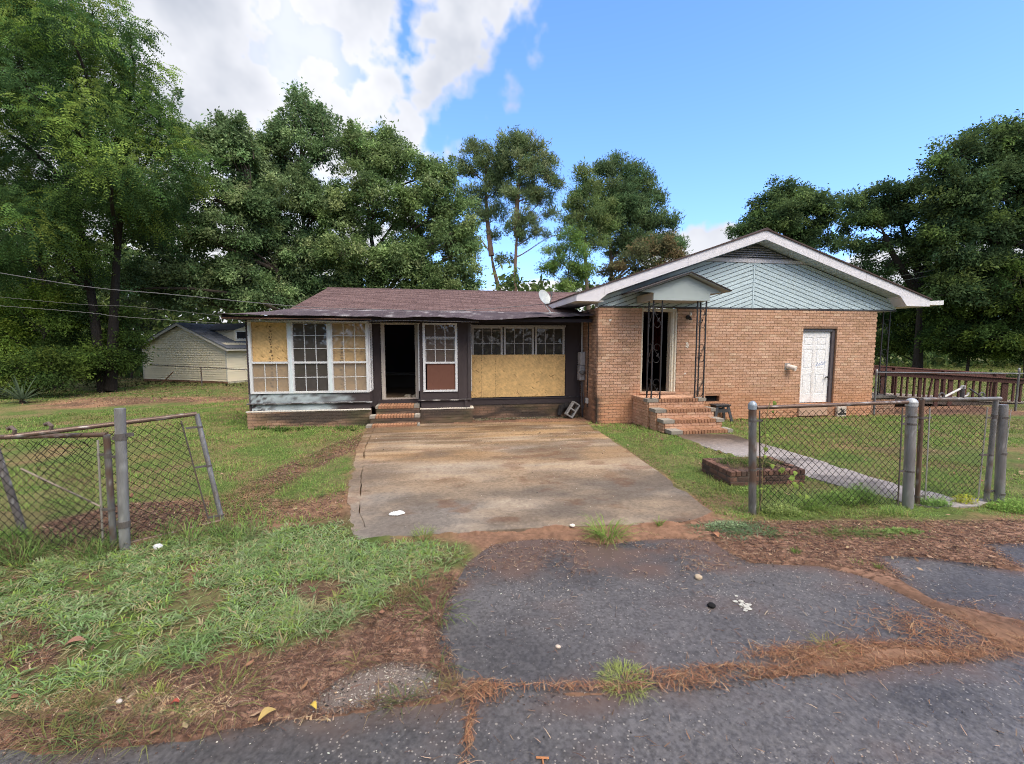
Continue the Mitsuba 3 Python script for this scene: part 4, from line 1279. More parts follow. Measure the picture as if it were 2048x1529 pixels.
pole(F1 + '__tension_bar', A2 - e1 * 0.13 + [0, 0, 0.04], B2 - e1 * 0.11 - [0, 0, 0.06], 0.008, (0.14, 0.12, 0.11), 0.3, 5, 6, 6)
for P, Q, r, sgn in ((A1, B1, 0.043, 1), (A2, B2, 0.055, -1)):
    for t in (0.42, 0.86) if sgn == 1 else (0.36, 0.80, 0.87):
        band(F1 + '__band', P + (Q - P) * t, r, 0.022, lug=e1 * sgn * 0.12)

# walk gate
G1 = 'walk_gate'
note(G1, 'narrow chain link walk gate topped by a bent scrap of ironwork, at the right', 'gate')
ga, gb_ = np.array((4.78, 5.05, 0.02)), np.array((5.68, 5.13, 0.03))
gc, gd = np.array((4.72, 5.03, 1.27)), np.array((5.66, 5.11, 1.27))
pole(G1 + '__stile', ga, gc, 0.024, RUST * 1.1, 0.6, 6)
pole(G1 + '__stile', gb_, gd, 0.027, GALV * 0.75, 0.35, 7)
pole(G1 + '__top_rail', gc, gd + [0.05, 0, 0], 0.024, GALV * 0.65, 0.5, 8)
note(zig_mesh(ga + [0.05, 0, 0.05], gb_ + [-0.10, 0, 0.05], gd + [-0.10, 0, -0.03], gc + [0.05, 0, -0.03], seed=5, color=(0.014, 0.012, 0.012), r=0.0028, sag=0.012).build(G1 + '__chain_mesh', MAT), kind='stuff')
pole(G1 + '__tension_bar', ga + [0.09, 0, 0.0], gc + [0.10, 0, -0.1], 0.007, (0.40, 0.40, 0.38), 0.2, 9, 6, 6)
pole(G1 + '__tension_bar', gb_ + [-0.10, 0, 0.0], gd + [-0.09, 0, -0.1], 0.007, (0.34, 0.33, 0.30), 0.2, 10, 6, 6)
for c, l in ((ga + (gc - ga) * 0.83, (0.13, 0.01, 0)), (ga + (gc - ga) * 0.83, (-0.16, -0.01, 0)), (ga + (gc - ga) * 0.08, (0.10, 0.01, 0)), (gb_ + (gd - gb_) * 0.84, (0.14, 0.02, 0)), (gb_ + (gd - gb_) * 0.82, (-0.10, 0, 0)), (gb_ + (gd - gb_) * 0.46, (-0.13, 0, 0)), (gb_ + (gd - gb_) * 0.10, (0.2, 0.02, 0))):
    band(G1 + '__band', c, 0.03, 0.022, lug=l)
orn = MB((0.16, 0.15, 0.15))
gx = lambda x, z: gc + (gd - gc) * x + [0, 0, z]
orn.tube([gx(0.30, 0.03), gx(0.42, 0.085), gx(0.52, 0.13)], 0.012, 6, color=(0.55, 0.54, 0.53))
orn.tube([gx(0.52, 0.13), gx(0.53, 0.07), gx(0.535, 0.02)], 0.022, 7, color=(0.06, 0.055, 0.06))
orn.tube([gx(0.50, 0.12), gx(0.525, 0.155), gx(0.56, 0.15), gx(0.555, 0.12)], 0.012, 6, color=(0.32, 0.31, 0.31))
orn.tube([gx(0.62, 0.125), gx(0.72, 0.07), gx(0.80, 0.025)], 0.008, 6, color=(0.05, 0.045, 0.05))
orn.tube([gx(0.56, 0.03), gx(0.60, 0.04), gx(0.62, 0.075)], 0.010, 6, color=(0.45, 0.44, 0.44))
for x0 in (0.26, 0.80):
    orn.tube([gx(x0 + 0.035 * math.cos(a), 0.045 + 0.03 * math.sin(a)) for a in np.linspace(-1.2, 3.6, 12)], 0.008, 6, color=(0.10, 0.095, 0.10))
note(orn.build(G1 + '__iron_ornament', SEMI), 'bent scrap of scrolled ironwork on the top rail')
gp = 'gate_post'
note(gp, 'thick grey steel post at the right end of the walk gate', 'fence post')
pole(gp + '__shaft', (5.83, 5.12, -0.1), (5.76, 5.12, 1.20), 0.046, GALV * 0.85, 0.30, 11)
pole(gp + '__wire', (5.79, 5.07, 0.7), (5.80, 5.066, 1.15), 0.003, (0.5, 0.5, 0.5), 0.1, 12, 5, 5)
for z in (0.13, 0.62, 1.05):
    band(gp + '__band', (5.83 - 0.054 * z, 5.12, z), 0.05, 0.024)

# left side: post, two gate leaves
P1 = 'gate_post_001'
note(P1, 'tall grey steel post with two hinge bands at the left, ahead of the leaning gate', 'fence post')
COUNT['gate_post'] = 2
LP0, LP1 = np.array((-3.58, 3.92, -0.1)), np.array((-3.52, 3.92, 1.33))
LP1[0] = -3.525
pole(P1 + '__shaft', LP0, LP1, 0.041, GALV * 0.95, 0.22, 13)
for t, l in ((0.83, (0.09, 0.03, 0)), (0.81, (-0.08, 0, 0)), (0.26, (-0.07, 0, 0)), (0.24, (0.03, 0, 0))):
    band(P1 + '__hinge_band', LP0 + (LP1 - LP0) * t, 0.046, 0.032, lug=l)
L1 = 'near_gate_leaf'
note(L1, 'rusty chain link gate leaf cut by the left edge, left of the tall post', 'gate')
a0, a1 = np.array((-5.6, 3.86, 0.02)), np.array((-3.715, 3.96, 0.0))
b0, b1 = np.array((-5.55, 3.84, 1.06)), np.array((-3.69, 3.95, 1.085))
pole(L1 + '__top_rail', b0, b1, 0.022, RUST * 1.15, 0.75, 14, 60)
pole(L1 + '__stile', a1, b1, 0.026, GALV * 0.7, 0.52, 15)
note(zig_mesh(a0 + [0, 0, .05], a1 + [-0.09, 0, 0.05], b1 + [-0.09, 0, -0.03], b0 - [0, 0, 0.03], seed=8, r=0.0028, sag=0.016).build(L1 + '__chain_mesh', MAT), kind='stuff')
pole(L1 + '__tension_bar', a1 + [-0.10, 0, -0.02], b1 + [-0.085, 0, -0.05], 0.009, (0.34, 0.32, 0.29), 0.25, 16, 8, 6)
pole(L1 + '__brace', (-4.42, 3.88, 0.79), (-3.78, 3.93, 0.42), 0.008, (0.30, 0.25, 0.20), 0.4, 17, 8, 6)
for z, l in ((0.90, (-0.10, 0, 0)), (0.88, (0.12, 0, 0)), (0.38, (-0.11, 0, 0))):
    band(L1 + '__band', a1 + (b1 - a1) * z / 1.085, 0.030, 0.022, lug=l)
L2_ = 'leaning_gate_leaf'
note(L2_, 'rusty chain link gate leaf leaning open behind the tall left post', 'gate')
c0, c1 = np.array((-4.02, 3.72, 0.0)), np.array((-3.10, 4.56, 0.03))
d0, d1 = np.array((-4.11, 3.70, 1.14)), np.array((-3.30, 4.56, 1.18))
pole(L2_ + '__top_rail', d0 - (d1 - d0) * 0.12, d1, 0.022, RUST, 0.8, 18, 50)
pole(L2_ + '__stile', c1, d1, 0.024, GALV * 0.8, 0.45, 19)
pole(L2_ + '__bottom_rail', c0, c1, 0.020, RUST * 0.8, 0.8, 20)
note(zig_mesh(c0 + [0, 0, .02], c1 + [-0.09, -0.08, 0.02], d1 + [-0.09, -0.08, -0.02], d0 - [0, 0, 0.02], seed=9, r=0.0027, sag=0.012).build(L2_ + '__chain_mesh', MAT), kind='stuff')
pole(L2_ + '__tension_bar', c1 + [-0.085, -0.08, 0.03], d1 + [-0.10, -0.09, -0.06], 0.007, (0.10, 0.085, 0.075), 0.4, 21, 8, 6)
for t in (0.88, 0.52, 0.05):
    band(L2_ + '__band', c1 + (d1 - c1) * t, 0.028, 0.02, lug=(-0.09, -0.08, 0))
fk = MB((0.12, 0.09, 0.075))
for q in (d0 + (d1 - d0) * 0.10, d0 + (d1 - d0) * -0.08):
    fk.tube([q, q + [0.02, 0, 0.05], q + [-0.02, 0.01, 0.075], q + [-0.05, 0.01, 0.06]], 0.016, 6)
note(fk.build(L2_ + '__latch_fork', SEMI), 'bent latch fork on the top rail')
op = 'leaning_post'
pole(op, (*(-4.85,4.25), -0.08), (-5.09,4.25,0.97), 0.030, (0.12, 0.11, 0.105), 0.35, 22, mat=MAT)
note(op, 'weathered grey fence post leaning at the left edge behind the near gate', 'fence post')

# low chain link fence along the right side of the house
F2 = 'side_fence'
note(F2, 'low chain link fence running right from the brick house corner in front of the ramp', 'fence')
q0, q1 = np.array((7.84, -0.02)), np.array((14.2, -0.15))
hp = lambda q, z: HO + q[0] * HU + q[1] * HV + np.array([0, 0, z])
for t in (0.0, 0.73, 1.0):
    q = q0 + (q1 - q0) * t
    pole(F2 + '__post', hp(q, -0.05), hp(q, 1.20), 0.026, GALV * 0.7, 0.35, 30)
    dome(F2 + '__post_cap', hp(q, 1.20), 0.026, (0.35, 0.35, 0.36))
pole(F2 + '__top_rail', hp(q0, 1.16), hp(q1, 1.06), 0.019, GALV * 0.62, 0.4, 31, 40)
note(zig_mesh(hp(q0, 0.05), hp(q1, 0.02), hp(q1, 1.05), hp(q0, 1.15), seed=12, r=0.002, pitch=0.09).build(F2 + '__chain_mesh', MAT), kind='stuff')

# ================================================================ wheelchair ramp
RP = 'wheelchair_ramp'
note(RP, 'brown wooden wheelchair ramp with slatted railing behind the right side of the house', 'ramp')
BROWN = np.array((0.085, 0.042, 0.036))
RV0, RV1 = 1.02, 2.35


def ramp_z(u):
    return 0.44 - (u - 8.75) * 0.062


dkm = MB((0.10, 0.08, 0.07), True)
for v in (RV0 + 0.02, RV1 - 0.06):
    dkm.add([(8.77, v, ramp_z(8.77) - 0.20), (15.9, v, ramp_z(15.9) - 0.20), (15.9, v + 0.04, ramp_z(15.9) - 0.20), (8.77, v + 0.04, ramp_z(8.77) - 0.20), (8.77, v, ramp_z(8.77) - 0.042), (15.9, v, ramp_z(15.9) - 0.042), (15.9, v + 0.04, ramp_z(15.9) - 0.042), (8.77, v + 0.04, ramp_z(8.77) - 0.042)],
            [(3, 2, 1, 0), (4, 5, 6, 7), (0, 1, 5, 4), (1, 2, 6, 5), (2, 3, 7, 6), (3, 0, 4, 7)])
dkm.build(RP + '__joist', MAT)
u = 8.77
while u < 15.8:
    m = MB(np.array((0.25, 0.215, 0.185)) * R.uniform(0.8, 1.15), True)
    c = (u + 0.068, (RV0 + RV1) / 2, ramp_z(u + 0.068) - 0.02)
    m.obox(c, (0.066, 0, -0.0041), (0, (RV1 - RV0) / 2 + 0.02, 0), (0.0012, 0, 0.018))
    m.build(RP + '__deck_board', MAT)
    u += 0.14


def rail_bar(key, u0, u1, v0, v1, h0, h1, col=BROWN):
    m = MB(col, True)
    m.add([(u0, v0, ramp_z(u0) + h0), (u1, v0, ramp_z(u1) + h0), (u1, v1, ramp_z(u1) + h0), (u0, v1, ramp_z(u0) + h0), (u0, v0, ramp_z(u0) + h1), (u1, v0, ramp_z(u1) + h1), (u1, v1, ramp_z(u1) + h1), (u0, v1, ramp_z(u0) + h1)],
          [(3, 2, 1, 0), (4, 5, 6, 7), (0, 1, 5, 4), (1, 2, 6, 5), (2, 3, 7, 6), (3, 0, 4, 7)])
    return m.build(key, MAT, jitter=0.15)


rail_bar(RP + '__handrail', 8.8, 15.9, RV0 - 0.10, RV0 + 0.06, 0.72, 0.755, BROWN * 1.5)
rail_bar(RP + '__rail', 8.8, 15.9, RV0 - 0.045, RV0 - 0.005, 0.58, 0.719, BROWN * 0.9)
rail_bar(RP + '__handrail', 8.8, 15.9, RV1 - 0.06, RV1 + 0.10, 0.86, 0.895, BROWN * 1.5)
rail_bar(RP + '__rail', 8.8, 15.9, RV1 - 0.03, RV1 + 0.01, 0.66, 0.859, BROWN * 1.3)
for v, w_, lean in ((9.32, 0.2, 0), (9.77, .04, 0), (9.98, .04, 0), (10.18, .045, 0), (10.43, .06, 0), (10.64, .11, 0), (10.81, .05, 0), (11.04, .045, 0.06), (11.25, .14, 0), (11.5, .045, -0.03), (11.77, .16, 0), (12.09, .05, 0), (12.34, .06, 0), (12.64, .06, 0),
                    (12.9, .05, 0), (13.19, .045, 0), (13.31, .05, 0), (13.49, .05, 0), (13.86, .24, 0), (14.21, .07, 0), (14.5, .07, 0), (14.8, .06, 0), (15.1, .06, 0), (15.45, .12, 0)):
    m = MB(BROWN * R.uniform(0.85, 1.25), True)
    z0, z1 = ramp_z(v) - (0.0 if w_ < 0.1 else 0.3), ramp_z(v) + 0.7
    m.obox((v, RV0 + 0.018, (z0 + z1) / 2), (w_ / 2, 0, 0), (0, 0.019, 0), (lean, 0, (z1 - z0) / 2))
    m.build(RP + ('__baluster' if w_ < 0.1 else '__post'), MAT)
for v in (9.2, 11.2, 13.2, 15.4):
    m = MB(BROWN, True)
    m.box((v - 0.045, RV1 - 0.12, 0), (v + 0.045, RV1 - 0.031, ramp_z(v) + 0.85))
    m.build(RP + '__post', MAT)

# ================================================================ neighbour's garage and the fence before it
GO, GE = np.array((-19.5, 23.25)), np.array((0.952, -0.305))
GE = GE / np.linalg.norm(GE)
GD = np.array((-GE[1], GE[0]))


def garage_world(v):
    return np.stack([GO[0] + v[:, 0] * GE[0] + v[:, 1] * GD[0], GO[1] + v[:, 0] * GE[1] + v[:, 1] * GD[1], v[:, 2]], 1)


GA = 'garage'
note(GA, 'small cream-sided garage with dark shingle roof behind the left lawn', 'garage')
CREAM = np.array((0.85, 0.77, 0.58))
GWD, GDP, GZ, GAP_Z = 5.85, 8.0, 1.86, 3.0
gwm = MB(CREAM * 0.6, garage_world)
gwm.prism([(0.02, 0), (GWD - 0.02, 0), (GWD - 0.02, GZ + 0.05), (GWD / 2, GAP_Z - 0.08), (0.02, GZ + 0.05)], 1, 0.03, GDP)
gwk = gwm.build(GA + '__wall', MAT)
for k in range(26):
    z0, z1 = 0.10 + k * 0.116, 0.10 + (k + 1) * 0.116
    cut = lambda z: 0.02 if z < GZ else 0.02 + (z - GZ) / (GAP_Z - 0.10 - GZ) * (GWD / 2)
    a, b = cut(z0), cut(z1)
    if GWD / 2 - a < 0.1:
        break
    b = min(b, GWD / 2 - 0.01)
    m = MB(CREAM * R.uniform(0.95, 1.05), garage_world)
    m.add([(a, -0.022, z0 + 0.012), (GWD - a, -0.022, z0 + 0.012), (GWD - b, 0.018, z1), (b, 0.018, z1), (a, 0.028, z0), (GWD - a, 0.028, z0)], [(0, 1, 2, 3), (4, 5, 1, 0)], np.array([[1], [1], [1], [1], [0.85], [0.85]]) * CREAM * R.uniform(0.95, 1.05))  # underside vertices darkened: the lap shadow is painted into each plank
    m.build(gwk + '__plank', MAT)
    if z1 < GZ + 0.02:
        m = MB(CREAM * R.uniform(0.95, 1.05), garage_world)
        m.add([(GWD + 0.004, 0.0, z0), (GWD + 0.004, GDP, z0), (GWD - 0.02, GDP, z1), (GWD - 0.02, 0.0, z1), (GWD - 0.028, 0, z0), (GWD - 0.028, GDP, z0)], [(0, 1, 2, 3), (4, 5, 1, 0)])
        m.build(gwk + '__plank', MAT)
gfm = MB((0.24, 0.13, 0.08), garage_world)
gfm.box((0.01, -0.01, -0.1), (GWD - 0.01, 0.029, 0.095))
gfm.build(GA + '__foundation', MAT)
gtm = MB((0.60, 0.57, 0.50), garage_world)
gsl = (GAP_Z - GZ) / (GWD / 2)
for s_ in (0, 1):
    f = (lambda u: u) if s_ == 0 else (lambda u: GWD - u)
    P = [(f(-0.35), GZ - 0.35 * gsl), (f(GWD / 2), GAP_Z), (f(GWD / 2), GAP_Z - 0.14), (f(-0.35), GZ - 0.35 * gsl - 0.14)]
    gtm.prism(P, 1, -0.22 - 0.002 * s_, -0.19 - 0.002 * s_)
gtm.box((GWD + 0.33, -0.19, GZ - 0.25), (GWD + 0.35, GDP, GZ - 0.13))
gtm.box((-0.02, -0.012, 0.1), (0.05, -0.005, GZ))
gtm.box((GWD - 0.05, -0.012, 0.1), (GWD + 0.03, -0.005, GZ))
gtm.build(GA + '__trim', MAT)
gr_ = MB((0.055, 0.060, 0.075), garage_world)
for s_ in (0, 1):
    f = (lambda u: u) if s_ == 0 else (lambda u: GWD - u)
    a, b = f(-0.38), f(GWD / 2)
    za, zb = GZ - 0.38 * gsl + 0.01, GAP_Z + 0.01
    for k in range(10):
        t0, t1 = k / 10, (k + 1) / 10
        x0, x1 = a + (b - a) * t0, a + (b - a) * t1
        y0, y1 = za + (zb - za) * t0, za + (zb - za) * t1
        gr_.add([(x0, -0.24, y0 + 0.022), (x1, -0.24, y1 + 0.008), (x1, GDP + 0.2, y1 + 0.008), (x0, GDP + 0.2, y0 + 0.022), (x0, -0.24, y0 - 0.02), (x1, -0.24, y1 - 0.02), (x1, GDP + 0.2, y1 - 0.02), (x0, GDP + 0.2, y0 - 0.02)],
                [(3, 2, 1, 0), (4, 5, 6, 7), (0, 1, 5, 4), (1, 2, 6, 5), (2, 3, 7, 6), (3, 0, 4, 7)], np.array((0.11, 0.118, 0.14)) * R.uniform(0.8, 1.25))
grk = gr_.build(GA + '__roof', MAT, jitter=0.3)
# dormer on the slope that faces the house
dm = MB(CREAM, garage_world)
dm.box((3.3, 0.95, GZ + 0.10), (5.30, 2.75, GZ + 0.80))
dm.prism([(0.95, GZ + 0.802), (2.75, GZ + 0.802), (1.85, GZ + 1.10)], 0, 3.3, 5.30)
dmk = dm.build(GA + '__dormer', MAT)
dr2 = MB((0.055, 0.060, 0.075), garage_world)
for (ya, yb) in ((0.75, 1.85), (2.95, 1.85)):
    dr2.add([(3.0, ya, GZ + 0.76), (5.5, ya, GZ + 0.76), (5.5, yb, GZ + 1.125), (3.0, yb, GZ + 1.125), (3.0, ya, GZ + 0.81), (5.5, ya, GZ + 0.81), (5.5, yb, GZ + 1.175), (3.0, yb, GZ + 1.175)],
            [(3, 2, 1, 0), (4, 5, 6, 7), (0, 1, 5, 4), (1, 2, 6, 5), (2, 3, 7, 6), (3, 0, 4, 7)])
dr2.build(dmk + '__roof', MAT)
for y in (1.02, 1.90):
    dw = MB((0.78, 0.77, 0.74), garage_world)
    for a, b in (((5.302, y, GZ + 0.3), (5.325, y + 0.07, GZ + 0.76)), ((5.302, y + 0.70, GZ + 0.3), (5.325, y + 0.77, GZ + 0.76)), ((5.302, y + 0.071, GZ + 0.3), (5.325, y + 0.699, GZ + 0.36)), ((5.302, y + 0.071, GZ + 0.70), (5.325, y + 0.699, GZ + 0.76))):
        dw.box(a, b)
    dw.box((5.303, y + 0.071, GZ + 0.361), (5.308, y + 0.699, GZ + 0.699), color=(0.03, 0.03, 0.035))
    dw.build(dmk + '__window', MAT)
# open wooden lean-to brace and a hanging wreath at its right side
br = MB((0.12, 0.065, 0.045), garage_world)
br.obox((GWD + 1.2, 1.0, 0.95), (0.55, -0.3, 0.38), (0.02, 0.03, 0), (-0.03, 0, 0.05))
br.obox((GWD + 0.65, 1.25, 0.62), (0.035, 0, 0), (0, 0.035, 0), (0, 0, 0.62))
br.box((GWD + 0.35, 1.0, 0.0), (GWD + 0.95, 1.5, 0.22), color=(0.02, 0.018, 0.018))
note(br.build('garden_stand', MAT), 'dark wooden stand with slanted arm beside the garage, at the house corner', 'stand')
wt = MB((0.022, 0.02, 0.018), garage_world)
for k in range(26):
    a = k * 0.7
    wt.obox((GWD + 0.04, 1.4 + 0.16 * math.cos(a), 1.25 + 0.20 * math.sin(a)), (0.03, 0, 0), (0, 0.07 * math.cos(a * 3.1), 0.07 * math.sin(a * 3.1)), (0, -0.03, 0.03))
note(wt.build('dark_wreath', MAT), 'dark ragged wreath hanging on the cream garage side wall', 'wreath')
BF = 'back_fence'
note(BF, 'low thin-railed wire fence in front of the cream garage', 'fence')
bf0, bf1 = np.array((-25.5, 27.0)), np.array((-11.0, 18.3))
for t in (0.0, 0.22, 0.434, 0.766, 1.0):
    q = bf0 + (bf1 - bf0) * t
    pole(BF + '__post', (*q, -0.05), (*q, 0.88), 0.026, (0.10, 0.075, 0.06), 0.6, 40, 4, 8, MAT)
pole(BF + '__top_rail', (*bf0, 0.86), (*bf1, 0.86), 0.020, (0.14, 0.12, 0.11), 0.4, 41, 30, 8, MAT)
stc = MB((0.16, 0.09, 0.06))
stc.tube([(-16.75, 20.9, 0.0), (-16.45, 20.9, 0.3), (-16.15, 20.95, 0.62)], 0.025, 6)
note(stc.build('wooden_stake', MAT), 'brown wooden stake leaning out of the ground in front of the garage', 'stake')

# ================================================================ overhead cables


def cable(key, pts, r, color, label):
    p = np.array(pts, float)
    t = np.linspace(0, len(p) - 1, 60)
    from scipy.interpolate import CubicSpline
    m = MB(color)
    m.tube(CubicSpline(np.arange(len(p)), p, bc_type='natural')(t), r, 6)
    note(m.build(key, MAT), label, 'cable')


cable('service_cable', [(-24, 8.6, 5.9), (-11.37,9.4,3.51), (-7.79,9.6,3.02), (-5.09,10.2,2.79), (-3.07,10.35,2.72), (-1.71,10.55,2.7), (-0.41,10.75,2.78), (0.93,10.95,2.91)], 0.008, (0.16, 0.16, 0.17), 'thick grey service cable drooping from the upper left across the wing roof')
cable('telephone_cable', [(-24, 8.2, 3.6), (-10.82,9.4,2.72), (-8.6,9.5,2.52), (-6.39,9.7,2.37)], 0.0045, (0.20, 0.20, 0.20), 'thin cable running below the thick service cable to the wing eave')
cable('thin_cable', [(-24, 9.0, 4.3), (-11.72,10.2,2.99), (-8.99,10.2,2.79), (-6.65,10.2,2.56)], 0.004, (0.16, 0.16, 0.16), 'thinnest cable between the service cable and the cable below it')
cable('street_cable', [(22.37,30,5.85), (26.39,27,6.55), (28.51,25,6.78), (33.57,22,7.25)], 0.016, (0.30, 0.33, 0.28), 'upper of the overhead cables crossing the trees at the right')
cable('street_cable', [(22.72,30,5.58), (26.42,27,6.26), (28.53,25,6.54), (33.6,22,7.01)], 0.016, (0.30, 0.33, 0.28), 'second overhead cable just below the upper one in front of the right trees')
cable('street_cable', [(29.18,30,4.72), (28.95,27,4.92), (28.68,25,5.05), (33.76,22,5.81)], 0.014, (0.24, 0.27, 0.22), 'lowest overhead cable in front of the right trees, beside the gutter end')

# ================================================================ brick planter
PL = 'brick_planter'
note(PL, 'low brown brick planter bed behind the front fence post', 'planter')
pA, pB, pC = np.array((2.92, 5.75)), np.array((4.0, 5.87)), np.array((2.83, 6.44))
pe = (pB - pA) / np.linalg.norm(pB - pA)
pd_ = np.array((-pe[1], pe[0]))
LNG, DEP, PH = np.linalg.norm(pB - pA), 0.72, 0.21


def planter_world(v):
    return np.stack([pA[0] + v[:, 0] * pe[0] + v[:, 1] * pd_[0], pA[1] + v[:, 0] * pe[1] + v[:, 1] * pd_[1], v[:, 2]], 1)


core = MB((0.085, 0.065, 0.055), planter_world)
for a, b in (((0.004, 0.004, -0.05), (LNG - 0.004, 0.09, PH - 0.07)), ((0.004, DEP - 0.09, -0.05), (LNG - 0.004, DEP - 0.004, PH - 0.07)), ((0.004, 0.0905, -0.05), (0.09, DEP - 0.0905, PH - 0.07)), ((LNG - 0.09, 0.0905, -0.05), (LNG - 0.004, DEP - 0.0905, PH - 0.07))):
    core.box(a, b)
core.build(PL + '__mortar', MAT)
PT = np.array([(0.13, 0.072, 0.055), (0.16, 0.088, 0.066), (0.10, 0.058, 0.047), (0.075, 0.05, 0.042)])


def planter_brick(a, b):
    m = MB(PT[R.integers(4)] * R.uniform(0.8, 1.15), planter_world)
    m.box(a, b, bevel=0.006)
    m.build(PL + '__brick', MAT, jitter=0.35)


for k, z in enumerate((0.0, 0.0685)):
    for side in range(4):
        L_ = LNG if side % 2 == 0 else DEP
        x = -0.1 * (k % 2)
        while x < L_:
            s, e = max(x + 0.005, 0), min(x + 0.198, L_)
            x += 0.203
            if e - s < 0.04:
                continue
            j = R.uniform(-0.004, 0.004)
            a, b = {0: ((s, j, z), (e, 0.05, z + 0.06)), 1: ((LNG - 0.05, s, z), (LNG + j, e, z + 0.06)), 2: ((s, DEP - 0.05, z), (e, DEP + j, z + 0.06)), 3: ((j, s, z), (0.05, e, z + 0.06))}[side]
            planter_brick(a, b)
n = int(LNG / 0.075)
for k in range(n):
    x = k * LNG / n
    for y0 in (0.0, DEP - 0.1):
        planter_brick((x + 0.004, y0 + R.uniform(-0.008, 0.004), PH - 0.07), (x + LNG / n - 0.004, y0 + 0.098, PH + R.uniform(-0.004, 0.003)))
n = int((DEP - 0.21) / 0.075)
for k in range(n):
    y = 0.105 + k * (DEP - 0.21) / n
    for x0 in (0.0, LNG - 0.1):
        planter_brick((x0, y + 0.004, PH - 0.07), (x0 + 0.098, y + (DEP - 0.21) / n - 0.004, PH + R.uniform(-0.004, 0.003)))
soil = MB((0.075, 0.048, 0.036), planter_world)
nx, ny = 26, 16
gx_, gy_ = np.meshgrid(np.linspace(0.092, LNG - 0.092, nx), np.linspace(0.092, DEP - 0.092, ny), indexing='ij')
gz_ = PH - 0.025 + 0.06 * (meshkit.fbm(np.stack([gx_ * 5, gy_ * 5, 0 * gx_], -1), 4, 2) - 0.4)
soil.add(np.stack([gx_, gy_, gz_], -1).reshape(-1, 3), np.array([[i * ny + j, (i + 1) * ny + j, (i + 1) * ny + j + 1, i * ny + j + 1] for i in range(nx - 1) for j in range(ny - 1)]))
soil.build(PL + '__soil', MAT, jitter=0.5)


# ================================================================ ground, road, paving
P_ROAD = [(-4.36,1.84),(-2.39,1.9),(-1.94,1.92),(-1.65,1.94),(-1.34,2.02),(-1.08,2.08),(-0.69,2.15),(-0.25,2.22),(0.1,2.22),(0.48,2.26),(0.85,2.3),(1.28,2.32),(1.65,2.38),(1.97,2.41),(2.41,2.48),(2.84,2.52),(3.16,2.57),(5.09,2.69)] + [(14, -9), (-14, -9)]
P_APRON = [(-0.27,2.28),(-0.47,2.74),(-0.46,3.24),(-0.36,3.65),(-0.16,4.03),(0.27,4.14),(0.61,4.09),(0.88,4.01),(1.18,4.09),(1.54,4.16),(1.94,4.11),(1.99,3.87),(2.07,3.68),(2.63,3.61),(2.86,3.42),(2.98,3.14),(3.06,2.87),(3.04,2.64),(2.85,2.62),(2.57,2.66),(2.17,2.67),(1.98,2.64),(1.7,2.49),(1.22,2.36),(0.86,2.33),(0.73,2.37),(0.49,2.28),(0.1,2.26)]
P_RIGHT = [(3.29,3.76),(3.73,3.74),(4.23,3.48),(4.87,3.21),(4.23,2.56),(3.58,2.92),(3.38,3.07),(3.2,3.14),(3.22,3.39)]
P_FAR = [(4.52,4),(5.13,4.05),(5.29,3.5),(4.42,3.65)]
P_DUST = [(-0.47,3.21),(-0.36,3.65),(-0.16,4.03),(0.27,4.14),(0.61,4.09),(1.18,4.09),(1.94,4.11),(1.99,3.87),(2.07,3.68),(1.64,3.5),(0.94,3.5),(0.32,3.5),(-0.18,3.5)]
P_PALE = [(-1.1,2.13),(-1.05,2.26),(-0.94,2.41),(-0.71,2.5),(-0.47,2.44),(-0.33,2.3),(-0.44,2.22),(-0.7,2.17),(-0.94,2.11)]
ASPH = [Polygon(p).buffer(0).buffer(g) for p, g in ((P_ROAD, 0.0), (P_APRON, 0.022), (P_RIGHT, 0.05), (P_FAR, 0.04), (P_PALE, 0.0))]
P_DRIVE = [(-3.35,10.17),(-2.83,7.86),(-2.29,6.08),(-1.87,4.79),(-1.66,4.37),(-1.48,4.07),(-1.09,4.14),(-0.71,4.2),(-0.12,4.31),(0.65,4.39),(1.34,4.45),(1.96,4.54),(2.24,4.79),(2.19,5.96),(2.01,8.05),(1.75,10.7)]
DRIVE = Polygon(P_DRIVE)
P_WALK = [(3.42,9.09),(4.59,9.19),(4.68,8.56),(4.85,7.82),(5.01,6.91),(5.1,6.08),(5.27,5.67),(5.44,5.32),(5.84,5.2),(5.47,5),(4.92,4.91),(4.67,5.1),(4.62,5.24),(4.39,5.61),(4.19,6.17),(3.86,7.01),(3.64,7.67),(3.4,8.52)]
WALK = Polygon(P_WALK)
PLANT = Polygon([tuple(planter_world(np.array([[a, b, 0]]))[0, :2]) for a, b in ((0, 0), (LNG, 0), (LNG, DEP), (0, DEP))])
hb = lambda u, v: tuple((HO + u * HU + v * HV)[:2])
HOUSE_P = [Polygon([hb(0.0, 0.0), hb(7.76, 0), hb(7.76, 9), hb(0, 9)]), Polygon([hb(-8.02, 0.67), hb(-5.35, 0.67), hb(-5.3, 0.25), hb(-4.2, 0.25), hb(-4.19, 0.77), hb(-2.93, 0.77), hb(-2.93, 1.2), hb(0, 1.2), hb(0, 9), hb(-8.02, 9)]),
           Polygon([hb(0.92, 0), hb(0.92, -0.8), hb(1.05, -1.65), hb(2.42, -1.65), hb(2.30, -0.8), hb(2.3, 0)]), Polygon([hb(7.77, 0.15), hb(8.75, 0.15), hb(8.75, 3.4), hb(7.77, 3.4)])]
P_VERGE = [(-6.46,3.58),(-4.46,3.68),(-4.3,3.95),(-3.6,3.95),(-3.08,4.42),(-2.42,4.44),(-1.81,4.62),(-1.46,4.11),(-0.6,4.11),(-0.37,3.77),(-0.62,3.42),(-0.85,3.19),(-1.1,2.84),(-1.23,2.67),(-1.44,2.58),(-1.76,2.45),(-2.09,2.38),(-2.33,2.19),(-2.6,2.08),(-3.27,1.87)]
VERGE = Polygon(P_VERGE)
